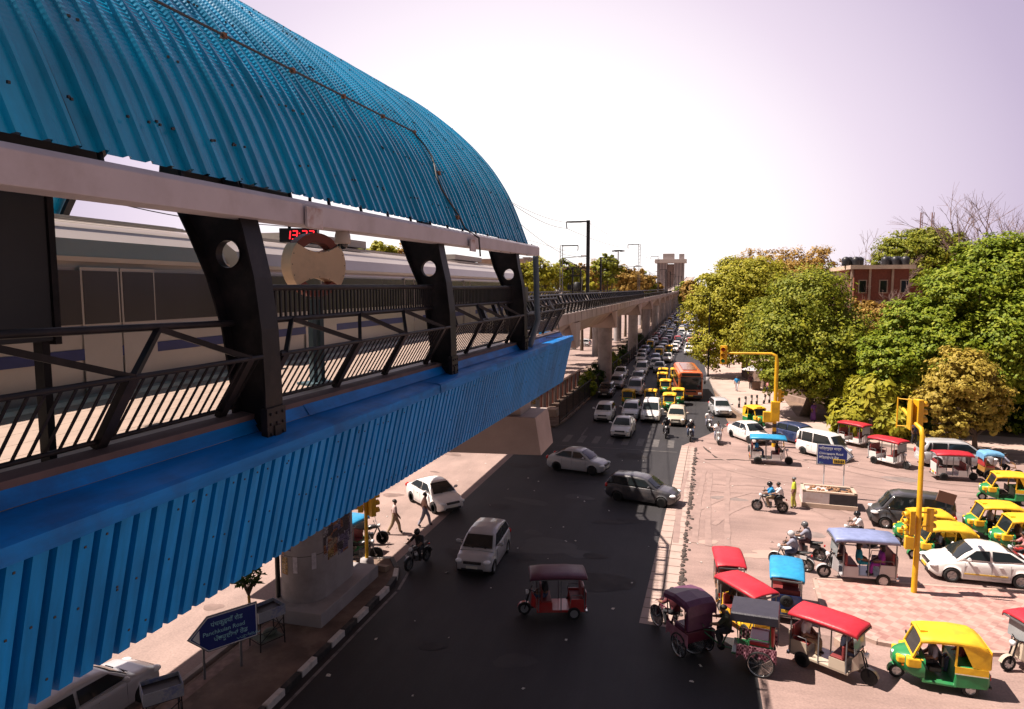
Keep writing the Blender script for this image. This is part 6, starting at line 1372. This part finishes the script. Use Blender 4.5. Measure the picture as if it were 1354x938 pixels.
m = MB(); m.box((pw/4, 0, ph/2), (pw/2, pd_, ph)); m.build('black_half', mat('planter_black', (.03, .025, .03), .7, 0, .3, 3), pl_, .02)
m = MB(); m.box((0, 0, .13), (pw+.06, pd_+.06, .26)); m.build('base_band', CREAM, pl_, .02)
m = MB()
for dx, dy, sx_, sy_ in ((0, -pd_/2+.09, pw, .18), (0, pd_/2-.09, pw, .18), (-pw/2+.09, 0, .18, pd_), (pw/2-.09, 0, .18, pd_)): m.box((dx, dy, ph+.04), (sx_, sy_, .09))
m.build('rim', CREAM, pl_, .01)
m = MB()
for k in range(60): m.ell((R.uniform(-1.2, 1.2), R.uniform(-.55, .55), ph+.02), (R.uniform(.05, .13), R.uniform(.05, .12), R.uniform(.03, .08)), 6, 4)
m.build('soil', mat('soil', (.25, .13, .07), .95, 0, .3, 4), pl_)['kind'] = 'stuff'
pl_.rotation_euler = (0, 0, rad(-3))
# bollards on the right pavement
for i, (u, v) in enumerate(((977, 540), (985.5, 538), (993.5, 536), (1000.5, 536), (1009.5, 535), (1017, 534), (1033, 533))):
    p = G(u, v+1); t = thing('bollard', ('leftmost striped bollard in the row on the right pavement', 'second striped bollard from the left in the pavement row', 'third bollard from the left, in the pavement row', 'middle bollard of the seven on the pavement', 'fifth bollard from the left, leaning slightly', 'sixth bollard from the left in the pavement row', 'lone bollard at the right end, just right of the yellow signal pole')[i], 'bollard', p+Vector((0, 0, .15)), 0, 'striped bollards on the right pavement')
    if i == 4: t.rotation_euler = (0, rad(10), 0)
    m = MB(); m.lathe([(.11, 0), (.11, .38)], n=12); m.lathe([(.11, .7), (.11, .95), (.06, 1.0), (.001, 1.0)], n=12); m.build('dark_band', KB, t); m = MB(); m.lathe([(.112, .38), (.112, .7)], n=12); m.build('white_band', KW, t)
# umbrella stall
p = G(995, 517); us = thing('umbrella_stall', 'grey vendor umbrella over a small box stall beside the pavement trees', 'stall', p+Vector((0, 0, .15)))
m = MB(); n = 10; top = (0, 0, 2.9); rim = [(1.35*math.cos(2*PI*k/n), 1.35*math.sin(2*PI*k/n), 2.35) for k in range(n)]; m.add([top]+rim, [(0, 1+k, 1+(k+1) % n) for k in range(n)]); o = m.build('umbrella', mat('umbrella_cloth', (.42, .4, .42), .8, 0, .15), us); o.modifiers.new('thick', 'SOLIDIFY').thickness = .02
m = MB(); m.path([(0, 0, 0), (0, 0, 2.95)], .03, 6); m.build('pole', STEEL, us); m = MB(); m.box((.4, 0, .45), (.9, .7, .9)); m.box((.4, 0, .92), (1.05, .8, .05)); m.build('counter', mat('stall_wood', (.16, .1, .07), .8), us, .01)
# street light poles right of the queue
for i, (u, vb_, vt) in enumerate(((936, 503, 395), (1009, 500, 470))):
    p = G(u, vb_); hh = PY(u, vt, p.y).z; t = thing('street_pole', ('slim dark lamp pole beside the orange bus', 'short dark pole on the pavement behind the signal arm')[i], 'pole', p); m = MB(); m.path([(0, 0, 0), (0, 0, hh)], [.11, .07], 8); m.build('shaft', DKST, t); m = MB(); m.lathe([(.25, 0), (.25, .4), (.12, .45)], n=10); m.build('base', CONCD, t)
    if i == 0: m = MB(); m.path([(0, 0, hh), (-.5, 0, hh+.3), (-1.6, 0, hh+.4)], .05, 6); m.box((-1.9, 0, hh+.38), (.7, .25, .12)); m.build('lamp_arm', DKST, t)
p = PY(817.5, 331, 240); t = thing('high_mast_light', 'tall high mast floodlight ring behind the viaduct', 'street lamp', (p.x, 240, 0)); m = MB(); m.path([(0, 0, 0), (0, 0, p.z)], [.35, .18], 8); m.build('mast', STEEL, t)
m = MB(); m.lathe([(1.5, p.z-.35), (1.6, p.z-.2), (1.5, p.z)], n=16); m.build('ring', DKST, t)
for k in range(6):
    a = k*PI/3; m = MB(); m.box((1.75*math.cos(a), 1.75*math.sin(a), p.z-.3), (.8, .8, .4)); m.build('lamp', DKST, t)
# vendor carts (box trays on frames) on the median
def tray(): 
    t = bpy.data.objects.new('vendor_tray', None); COL.objects.link(t)
    TB = mat('tray_print', (.3, .32, .36), .6, 0, .1, 3, dirt=(.02, .06, .3), dsc=4, damt=.95)
    m = MB()
    for dx, dy, sx_, sy_ in ((0, -.36, .95, .02), (0, .36, .95, .02), (-.475, 0, .02, .72), (.475, 0, .02, .72)): m.box((dx, dy, 1.17), (sx_, sy_, .34))
    m.box((0, 0, 1.03), (.95, .72, .03)); m.build('box', TB, t)
    m = MB(); m.box((0, 0, 1.22), (.9, .68, .02)); m.build('lining', BLK, t)
    for dx in (-.42, .42):
        for dy in (-.32, .32): m = MB(); m.bar((dx*1.05, dy*1.05, 0), (dx, dy, 1.02), .03); m.build('leg', DKST, t)
    m = MB()
    for z in (.25, .6):
        for a, b in (((-.43, -.33), (.43, -.33)), ((.43, -.33), (.43, .33)), ((.43, .33), (-.43, .33)), ((-.43, .33), (-.43, -.33))): m.bar((*a, z), (*b, z), .02)
    m.bar((-.43, -.33, .3), (.43, -.33, .9), .02); m.bar((.43, -.33, .3), (.43, .33, .9), .02); m.build('frame', DKST, t)
    m = MB(); m.box((0, 0, .28), (.8, .6, .03)); m.ell((.1, 0, .4), (.25, .2, .12)); m.build('shelf', mat('tray_shelf', (.1, .12, .09), .8), t)
    return t
c1_ = G(354, 858); proto('tray', tray, (c1_.x, c1_.y, .16), rad(65), 'vendor box tray on a thin frame beside the station pier', 'vendor tray', 'vendor box trays on the median')
c1_ = G(208, 952, .5); proto('tray', tray, (c1_.x+.1, c1_.y+.1, .16), rad(50), 'vendor box tray beside the silver car at the bottom edge', 'vendor tray', 'vendor box trays on the median')
# small frangipani like tree on the median
c_ = G(331, 842); b3 = Vector((c_.x, c_.y, .16)); t = thing('frangipani_tree', 'small leafy tree with bare forked stems beside the blue Panchkuian board', 'small tree', b3)
m = MB(); m.path([(0, 0, 0), (.03, 0, .8), (.0, 0, 1.35)], [.06, .05, .045], 8); m.build('trunk', mat('yellow_stem', (.42, .25, .04), .8, 0, .2, 4), t)
m = MB(); tips = []
for k in range(11):
    a = k*2.4; e = Vector((.55*math.cos(a)*R.uniform(.3, 1), .55*math.sin(a)*R.uniform(.3, 1), 1.65+R.uniform(-.1, .45))); m.path([(0, 0, 1.3), e*.55+Vector((0, 0, .75)), e], [.03, .022, .018], 5); tips.append(e)
m.build('branches', BARK, t)
m = MB()
for e in tips:
    for k in range(12):
        a = R.uniform(0, 6.28); d = Vector((math.cos(a), math.sin(a), R.uniform(-.35, .6))).normalized(); L_ = R.uniform(.2, .36); s_ = d.cross(Vector((0, 0, 1))).normalized()*.05; p0 = e; p1 = e+d*L_*.55+Vector((0, 0, .04)); p2 = e+d*L_
        m.add([p0, p1+s_, p2, p1-s_], [(0, 1, 2, 3)])
m.build('crown', LK, t)
# ================================================================== TRAFFIC
def hd(a, b): A, B = G(*a), G(*b); return math.atan2(B.y-A.y, B.x-A.x)
CL = {'sedan': 1.98, 'hatch': 1.82, 'mpv': 2.28, 'van': 1.84, 'wagon': 2.0}
def car(kind, colour, u, v, deg, label, cat='car', group=None, front=True, plate=PLATE, off=None, **kw):
    a = rad(deg); d = Vector((math.cos(a), math.sin(a), 0)); p = G(u, v) - d*(CL[kind] if front else 0)
    return proto(('car', kind, colour.name, plate.name, tuple(sorted(kw))), lambda: make_car(kind, colour, plate, **kw), p, a, label, cat, group)
def auto(u, v, deg, label, front=True, group=None):
    a = rad(deg); d = Vector((math.cos(a), math.sin(a), 0)); p = G(u, v) - d*(1.15 if front else 0)
    return proto('auto', make_auto, p, a, label, 'auto rickshaw', group)
NAVY, CHARC = paint('navy_paint', (.02, .035, .1)), paint('charcoal_paint', (.045, .045, .052))
QG = 'vehicles waiting in the queue at the stop line'
car('sedan', W_WHITE, 819, 581, -93, 'white sedan standing furthest forward at the stop line, ahead of the rest', group=QG)
car('hatch', W_WHITE, 796, 559, -91, 'white hatchback in the front row nearest the dark fence', group=QG)
car('wagon', W_WHITE, 832, 557, -90, 'white estate car tucked right behind the foremost sedan', group=QG)
car('mpv', W_WHITE, 859, 560, -90, 'big white people carrier with dark grille in the middle of the front row', 'people carrier', QG)
car('hatch', W_BEIGE, 893, 565, -92, 'cream hatchback at the right end of the front row behind the dark rider', group=QG)
car('wagon', W_BLACK, 799, 527, -90, 'black car in the second row beside the dark fence', group=QG)
car('hatch', W_SILV, 814, 515, -90, 'silver grey hatchback just behind the black car', group=QG)
car('sedan', W_WHITE, 819, 502, -90, 'white sedan third from the front along the dark fence', group=QG)
car('mpv', W_SILV, 838, 525, -90, 'silver people carrier two rows behind the foremost sedan', 'people carrier', QG)
car('wagon', W_SILV, 842, 509, -90, 'silver estate car behind the silver people carrier', group=QG)
car('mpv', W_WHITE, 847, 497, -90, 'white people carrier at the back of the sharp queue, left of the yellow roofs', 'people carrier', QG)
auto(829, 540, -90, 'yellow topped auto rickshaw behind the white estate car', group=QG)
auto(859, 540, -90, 'yellow topped auto rickshaw hidden behind the big white people carrier', group=QG)
auto(884, 546, -91, 'yellow topped auto rickshaw just behind the cream hatchback', group=QG)
auto(896.5, 538, -88, 'rightmost yellow topped auto rickshaw of the queue, beside the bus lane', group=QG)
auto(879, 524, -90, 'yellow topped auto rickshaw with two white bikes at its left front corner', group=QG)
auto(875, 513, -90, 'auto rickshaw in the third row of yellow roofs from the front', group=QG)
auto(876, 506, -90, 'last auto rickshaw in the row of yellow roofs, below the silver sedan', group=QG)
auto(892.5, 506, -90, 'lone auto rickshaw beside the left flank of the orange bus', group=QG)
car('sedan', W_SILV, 871, 494, -90, 'silver sedan behind the last row of yellow roofs', group=QG)
car('sedan', W_WHITE, 882, 480, -90, 'white sedan left of the orange bus further up the queue', group=QG)
car('hatch', W_WHITE, 866, 489, -90, 'white hatchback beside the silver sedan up the queue', group=QG)
auto(884, 470, -90, 'auto rickshaw directly behind the white sedan by the orange bus', group=QG)
# the moving far queue: small, all alike
FAR = 'far vehicles queueing under the viaduct'
cyc = [('sedan', W_WHITE), ('hatch', W_SILV), ('mpv', W_WHITE), ('auto', None), ('hatch', W_GREY), ('wagon', W_SILV), ('sedan', W_BLACK), ('auto', None), ('hatch', W_WHITE), ('sedan', W_GREY), ('wagon', W_BLUE), ('hatch', W_RED)]
k = 0
for lane, x0 in enumerate((-8.3, -5.8, -3.2, -.8)):
    y = (112, 112, 132, 128)[lane]
    while y < 330:
        x = x0+.004*(y-100)+R.uniform(-.3, .3); kind, c_ = cyc[(k*5+lane*3) % 12]; k += 1
        loc = (x, y+R.uniform(-.6, .6), 0)
        if kind == 'auto': proto('auto', make_auto, loc, rad(-90+R.uniform(-3, 3)), 'small auto rickshaw among the far blurred rows of the queue under the viaduct', 'auto rickshaw', FAR)
        else: proto(('car', kind, c_.name, PLATE.name, ()), lambda: make_car(kind, c_), loc, rad(-90+R.uniform(-3, 3)), 'small %s car among the far rows of the queue under the viaduct' % {'white_paint': 'white', 'silver_paint': 'silver', 'grey_paint': 'grey', 'black_paint': 'black', 'blue_paint': 'blue', 'red_paint': 'red'}[c_.name], 'car', FAR)
        y += R.uniform(6.3, 9.5)*(1 if y < 200 else 1.5)
BUSO, BUSR = paint('bus_orange', (.62, .13, .03)), paint('bus_crimson', (.5, .05, .09)); BUSD = paint('bus_maroon', (.2, .05, .03))
a = rad(-85); b_ = make_bus(BUSO, BUSD); b_.location = G(913, 531)-Vector((math.cos(a), math.sin(a), 0))*4.8; b_.rotation_euler = (0, 0, a); tag(b_, 'orange city bus coming round the corner right of the auto rickshaws', 'bus')
b_ = make_bus(BUSR, BUSD); b_.location = (2.0, 132, 0); b_.rotation_euler = (0, 0, rad(-90)); tag(b_, 'crimson bus far up the road behind the orange bus', 'bus')
# cars moving through the junction
h = math.degrees(hd((955, 560), (1040, 590)))
car('sedan', W_WHITE, 990, 582, h, 'white sedan turning right in front of the yellow cantilever signal', front=False)
car('hatch', W_SILV, 952, 548, math.degrees(hd((930, 530), (960, 556))), 'silver hatchback following the white sedan round the corner by the pavement', front=False)
auto(1000, 563, math.degrees(hd((975, 553), (1030, 573))), 'auto rickshaw passing behind the yellow cantilever pole beside the bollards', front=False)
h2 = math.degrees(hd((1060, 590), (1190, 622)))
car('van', W_WHITE, 1088, 604, h2, 'white van crossing beyond the blue Chitragupta board', 'van', front=False)
car('wagon', NAVY, 1058, 586, h2, 'dark blue estate car beyond the white van near the pavement kerb', front=False)
car('mpv', W_SILV, 1262, 616, 2, 'silver people carrier parked under the yellow leaved tree', 'people carrier', front=False)
car('van', CHARC, 1203, 697, 174, 'black grey van waiting behind the yellow auto rickshaws', 'van', front=False)
YSTR = mat('stripe_yellow', (.7, .45, .05), .5, 0, .05)
car('sedan', W_WHITE, 1292, 764, 180, 'white taxi sedan with yellow side stripe beside the checkered island', 'car', front=False, plate=PLATEY, stripe=YSTR)
car('hatch', W_SILV, 640, 742, math.degrees(hd((665, 705), (618, 770))), 'silver hatchback turning in the shade beside the dark motorbike rider', front=False)
car('sedan', W_WHITE, 575, 668, math.degrees(hd((540, 650), (640, 700))), 'white sedan in the sunlit gap following the silver hatchback', front=False)
car('sedan', W_SILV, 765, 622, math.degrees(hd((700, 612), (860, 632))), 'silver sedan crossing in the shade in front of the queue', front=False)
car('wagon', CHARC, 850, 662, math.degrees(hd((800, 655), (885, 668))), 'charcoal estate car crossing close to the concrete divider strip', front=False)
car('wagon', W_SILV, 112, 954, math.degrees(hd((80, 980), (150, 935))), 'silver estate car on the left carriageway under the blue fascia', front=False)
car('hatch', W_WHITE, 752, 462, 180, 'white hatchback parked across the left road below the viaduct', front=False)
car('sedan', W_GREY, 715, 470, 178, 'grey sedan parked across the left road near the end of the fascia', front=False)
car('hatch', W_SILV, 770, 458, 172, 'silver hatchback parked right of the white hatchback below the viaduct', front=False)
# auto rickshaws on the right
AG = 'auto rickshaws waiting at the right of the junction'
auto(1216, 722, 182, 'auto rickshaw with its yellow hood directly behind the near signal pole', front=False, group=AG)
auto(1240, 742, 180, 'auto rickshaw nearest the white taxi, behind the pole', front=False, group=AG)
auto(1308, 710, 181, 'auto rickshaw behind the roof of the white taxi, furthest to the back right', front=False, group=AG)
auto(1345, 730, 181, 'auto rickshaw at the right edge beside the taxi boot', front=False, group=AG)
auto(1232, 902, 178, 'auto rickshaw in the bottom right corner driving past the island', front=False)
auto(1325, 664, 176, 'auto rickshaw moving along the road behind the waiting ones', front=False)
# battery rickshaws
CBLUE, CRED, CMAR, CGB = cloth('canopy_blue', (.02, .26, .5)), cloth('canopy_red', (.45, .02, .035)), cloth('canopy_maroon', (.1, .02, .05)), cloth('canopy_greyblue', (.2, .24, .42))
for m_ in (CBLUE, CRED, CMAR, CGB): m_.node_tree.nodes['Principled BSDF'].inputs['Roughness'].default_value = .45
def er(key, canc, bodyc, u, v, deg, label, scale=1.0, **kw):
    o = proto(('er', key), lambda: make_erick(canc, bodyc, **kw), G(u, v), rad(deg), label, 'electric rickshaw'); o.scale = (scale,)*3; return o
er('a', CBLUE, W_WHITE, 1020, 613, -2, 'white electric rickshaw with bright blue canopy at the foot of the cantilever signal', 1.08)
er('b', CGB, W_SILV, 1128, 767, 184, 'electric rickshaw full of passengers under a grey blue canopy', 1.12)
er('c', CBLUE, paint('deep_blue', (.01, .04, .16)), 1038, 804, 84, 'dark blue electric rickshaw seen from behind with a spare wheel', .98)
er('d', CRED, paint('brass_brown', (.22, .1, .03)), 961, 784, 94, 'small red roofed rickshaw with brown back panel, furthest up the divider strip', .92, spare=False)
e5 = er('e', CRED, YEL, 978, 826, 128, 'yellow bodied electric rickshaw with a bright red canopy beside the black cycle rickshaw', .95, spare=False)
er('f', CRED, W_WHITE, 1178, 616, math.degrees(hd((1150, 605), (1220, 622))), 'red roofed electric rickshaw left of the silver people carrier beyond the blue board', 1.05, spare=False)
er('f', CRED, W_WHITE, 1133, 590, math.degrees(hd((1110, 585), (1160, 596))), 'red roofed electric rickshaw at the kerb below the drooping tree', 1.0, spare=False)
er('f', CRED, W_WHITE, 1263, 634, 2, 'red roofed electric rickshaw standing in front of the silver people carrier', .98, spare=False)
er('g', CMAR, W_RED, 728, 812, 197, 'dark red electric rickshaw crossing in the deep shade of the station', .95, spare=False)
er('h', CRED, W_BEIGE, 1104, 888, -32, 'red and beige electric rickshaw rounding the corner of the island', .98, spare=False)
er('h', CRED, W_BEIGE, 1372, 885, 200, 'red and beige electric rickshaw cut by the right edge of the frame', 1.0, spare=False)
er('c2', CBLUE, GRN, 463, 733, 80, 'blue topped rickshaw parked behind the station pier', .95)
# cycle rickshaws
PLAID = bpy.data.materials.new('checked_cloth'); PLAID.use_nodes = True; n_ = PLAID.node_tree.nodes; l_ = PLAID.node_tree.links; ck = n_.new('ShaderNodeTexChecker'); ck.inputs['Scale'].default_value = 16; ck.inputs[1].default_value = (.45, .2, .25, 1); ck.inputs[2].default_value = (.1, .015, .03, 1); tc_ = n_.new('ShaderNodeTexCoord'); l_.new(tc_.outputs['Object'], ck.inputs[0]); l_.new(ck.outputs[0], n_['Principled BSDF'].inputs['Base Color']); n_['Principled BSDF'].inputs['Roughness'].default_value = .85
BCL = cloth('black_hood', (.03, .028, .04)); PCL = cloth('purple_hood', (.11, .03, .08)); SBC = cloth('sky_hood', (.12, .3, .5))
for m_ in (BCL, PCL): m_.node_tree.nodes['Principled BSDF'].inputs['Roughness'].default_value = .4
o = make_cyclerick(BCL, W_RED, paint('cycle_green', (.02, .14, .05)), PLAID, True); p = G(978, 878); o.location = p; o.rotation_euler = (0, 0, rad(172)); o.scale = (1.16,)*3; tag(o, 'cycle rickshaw with flat black hood and checked pink skirt at the shadow edge', 'cycle rickshaw')
o2 = make_cyclerick(PCL, PCL, paint('cycle_maroon', (.1, .01, .03)), cloth('pink_fringe', (.35, .15, .2))); o2.location = G(900, 852); o2.rotation_euler = (0, 0, rad(128)); o2.scale = (1.12,)*3; tag(o2, 'dark purple hooded cycle rickshaw on the end of the concrete divider strip', 'cycle rickshaw')
o3 = make_cyclerick(SBC, W_RED, paint('cycle_ochre', (.4, .2, .04))); o3.location = G(1316, 634); o3.rotation_euler = (0, 0, rad(4)); tag(o3, 'cycle rickshaw with pale blue hood at the right end of the verge', 'cycle rickshaw')
# motorcycles with riders
def bike(key, colr, u, v, deg, label, riders, scooter=False, **kw):
    p = G(u, v); a = rad(deg); proto(('bike', key), lambda: make_bike(colr, scooter), p, a, label, 'scooter' if scooter else 'motorcycle')
    d = Vector((math.cos(a), math.sin(a), 0))
    for i, (lab, sh, trs, head, hm) in enumerate(riders):
        person(lab, p+d*(-.16-.42*i)+Vector((0, 0, .8+.03*i)), a, 'ride', sh, trs, head, hm)
c = cloth
HBK = mat('helmet_black', (.015, .015, .018), .2); HRD = mat('helmet_grey', (.12, .12, .13), .25); HWH = mat('helmet_white', (.55, .55, .56), .3)
JEAN = c('denim', (.06, .08, .15)); DARKT = c('dark', (.025, .025, .03)); WSH = c('white', (.6, .58, .6)); GSH = c('grey', (.25, .25, .32)); BSH = c('bright_blue', (.02, .25, .55)); KHA = c('khaki', (.3, .22, .14))
bike('k', W_BLACK, 1018, 677, 176, 'black motorcycle with two riders crossing left in front of the planter', [('person in bright blue shirt and black helmet riding left in front of the planter', BSH, KHA, 'helmet', HBK), ('bareheaded person in white shirt on the pillion behind the blue shirt', WSH, DARKT, 'hair', HAIR)])
bike('k', W_BLACK, 1064, 738, 158, 'black motorcycle ridden by the grey shirted person behind the blue electric rickshaw', [('person in light grey shirt and grey helmet riding toward the left', GSH, c('brown', (.1, .05, .06)), 'helmet', HRD)])
bike('w', W_WHITE, 1046, 752, 160, 'pale motorcycle partly hidden behind the blue electric rickshaw', [('person in checked grey shirt leaning low beside the blue electric rickshaw roof', GSH, JEAN, 'helmet', HWH)])
bike('k', W_BLACK, 1133, 722, 178, 'black motorcycle behind the grey blue canopy', [('person in white shirt and black helmet riding behind the grey blue canopy', WSH, DARKT, 'helmet', HBK)])
bike('k', W_BLACK, 553, 748, math.degrees(hd((575, 735), (538, 757))), 'dark motorcycle waiting at the shadow edge beside the median end', [('dark clothed helmeted person riding at the shadow edge near the median end', DARKT, DARKT, 'helmet', HBK)])
bike('k', W_BLACK, 881, 578, -92, 'black motorcycle in front of the cream hatchback', [('person in black jacket and helmet riding in front of the cream hatchback', DARKT, DARKT, 'helmet', HBK)])
bike('k', W_BLACK, 913, 582, -92, 'black motorcycle just right of the divider strip end', [('person in dark jacket and white helmet riding right of the divider strip end', DARKT, JEAN, 'helmet', HWH)])
bike('w2', W_WHITE, 949, 586, -88, 'white scooter carrying two riders in white toward the camera', [('person in white shirt steering the white scooter', WSH, GSH, 'hair', HAIR), ('second person in white seated behind on the white scooter', WSH, GSH, 'hair', HAIR)], True)
bike('w', W_WHITE, 866, 537, -90, 'white motorcycle between the big white people carrier and the yellow roofs', [('person in white shirt on the bike beside the rows of yellow roofs', WSH, JEAN, 'helmet', HWH)])
bike('w', W_WHITE, 937, 568, -85, 'pale motorcycle rolling down the lane beside the orange bus', [('person in pale clothes riding down the lane below the orange bus', WSH, GSH, 'helmet', HRD)])
bike('k', W_BLACK, 487, 720, 20, 'black motorcycle parked in the sun behind the yellow post', [])
bike('k', W_BLACK, 478, 742, 15, 'black motorcycle parked behind the station pier in its own shadow', [])
bike('r', W_RED, 1352, 752, 175, 'red motorcycle behind the boot of the white taxi', [('person in a pink top riding behind the white taxi boot', c('pink', (.5, .2, .2)), DARKT, 'hair', HAIR)])
# passengers, drivers and walkers
p = G(1128, 767)
for i, (dx, dy, rz, sh, tr_, lab) in enumerate(((.62, -.05, 180, c('brown', (.1, .05, .06)), DARKT, 'driver in brown shirt at the front of the grey blue canopied rickshaw'), (-.05+.0, -.24, 0, c('teal_sari', (.01, .2, .28)), c('teal_sari', (.01, .2, .28)), 'passenger in teal sari under the grey blue canopy'), (.85, -.22, 180, c('purple_sari', (.22, .02, .25)), c('purple_sari', (.22, .02, .25)), 'passenger in purple sari at the back of the grey blue canopied rickshaw'))):
    x = (-.42, .12, .98)[i]; yy = (0.05, -.2, -.25)[i]; person(lab, p+Vector((x, yy, .86)), rad((180, 0, 180)[i]), 'sit', sh, tr_, 'hair' if i == 0 else 'scarf', HAIR)
p = G(1020, 613); person('driver in dark shirt inside the white rickshaw with bright blue canopy', p+Vector((.3, 0, .86)), 0, 'sit', DARKT, DARKT)
person('passenger in blue seated in the white rickshaw with bright blue canopy', p+Vector((-1.0, 0, .86)), 0, 'sit', BSH, JEAN)
a5 = rad(128); p = G(978, 826); person('driver in dark shirt at the front of the yellow bodied rickshaw', p+Vector((math.cos(a5)*.22, math.sin(a5)*.22, .82)), a5, 'sit', DARKT, DARKT)
p = o.location; d = Vector((math.cos(rad(172)), math.sin(rad(172)), 0)); person('cycle rickshaw driver in dark clothes astride the black hooded rickshaw', p+d*.35+Vector((0, 0, 1.04)), rad(172), 'ride', c('olive_dark', (.03, .035, .02)), DARKT)
p = o3.location; person('cycle rickshaw driver in grey shirt beneath the pale blue hood', p+Vector((.28, 0, .9)), rad(4), 'ride', GSH, DARKT)
p = o2.location; a2 = rad(128); person('cycle rickshaw driver in dark red shirt pedalling the purple hooded rickshaw', p+Vector((math.cos(a2)*.32, math.sin(a2)*.32, .95)), a2, 'ride', c('maroon', (.12, .02, .03)), DARKT)
Z15 = Vector((0, 0, .15))
person('walker in bright blue kurta on the pale pavement left of the umbrella stall', G(974, 519)+Z15, rad(-100), 'walk', BSH, WSH)
person('walker in purple dress standing right of the leaning tree trunk', G(1075, 559)+Z15, rad(-60), 'stand', c('purple', (.12, .04, .2)), DARKT, 'hair', HAIR, skirt=c('purple', (.12, .04, .2)))
person('dark clothed walker on the pavement below the signal arm', G(963, 488)+Z15, rad(-80), 'walk', DARKT, DARKT)
person('person in pink seated at the umbrella stall', G(1016, 520)+Z15+Vector((0, 0, .45)), rad(-120), 'sit', c('pink', (.5, .2, .2)), DARKT)
person('vendor in dark shirt standing behind the umbrella stall counter', G(993, 517)+Z15+Vector((0, .5, 0)), rad(-90), 'stand', c('brown', (.1, .05, .06)), DARKT)
person('traffic officer in bright yellow vest standing beside the striped planter', G(1049, 672), rad(170), 'stand', c('hi_vis', (.5, .55, .04)), c('hi_vis_trouser', (.45, .42, .08)), 'hair', HRD)
person('walker in pale clothes crossing the sunlit gap behind the yellow post', G(522, 706), rad(20), 'walk', c('pale_pink', (.5, .36, .34)), KHA)
person('second walker in pale clothes crossing the sunlit gap, further right', G(562, 696), rad(25), 'walk', c('peach', (.5, .3, .22)), GSH)
person('person in dark clothes standing under the trees left of the silver people carrier', G(1208, 590)+Z15, rad(-70), 'stand', c('navy', (.03, .04, .1)), DARKT)
for u, v, dg, lab, sh in ((1216, 722, 182, 'driver in khaki inside the auto rickshaw directly behind the near signal pole', KHA), (1240, 742, 180, 'driver in grey inside the auto rickshaw nearest the white taxi', GSH), (1308, 710, 181, 'driver in white inside the furthest back auto rickshaw', WSH), (1345, 730, 181, 'driver in khaki inside the auto rickshaw at the right edge', KHA), (1232, 902, 178, 'driver in grey shirt inside the bottom right auto rickshaw', GSH)):
    a = rad(dg); p = G(u, v); person(lab, p+Vector((math.cos(a)*.0, math.sin(a)*.0, .68)), a, 'sit', sh, DARKT)
p = G(1232, 902); person('passenger in maroon on the rear seat of the bottom right auto rickshaw', p+Vector((.82, .2, .72)), rad(178), 'sit', c('maroon', (.12, .02, .03)), JEAN)
a = rad(-30); p = G(1104, 888); d = Vector((math.cos(a), math.sin(a), 0)); person('driver in pale blue shirt in the red and beige rickshaw at the island corner', p+d*.25+Vector((0, 0, .78)), a, 'sit', c('pale_blue', (.25, .35, .5)), JEAN); person('passenger in white in the red and beige rickshaw at the island corner', p-d*.95+Vector((0, 0, .78)), a, 'sit', WSH, KHA)
a = rad(197); p = G(728, 812); d = Vector((math.cos(a), math.sin(a), 0)); person('driver in dark shirt in the dark red rickshaw crossing the shade', p+d*.2+Vector((0, 0, .74)), a, 'sit', DARKT, JEAN)
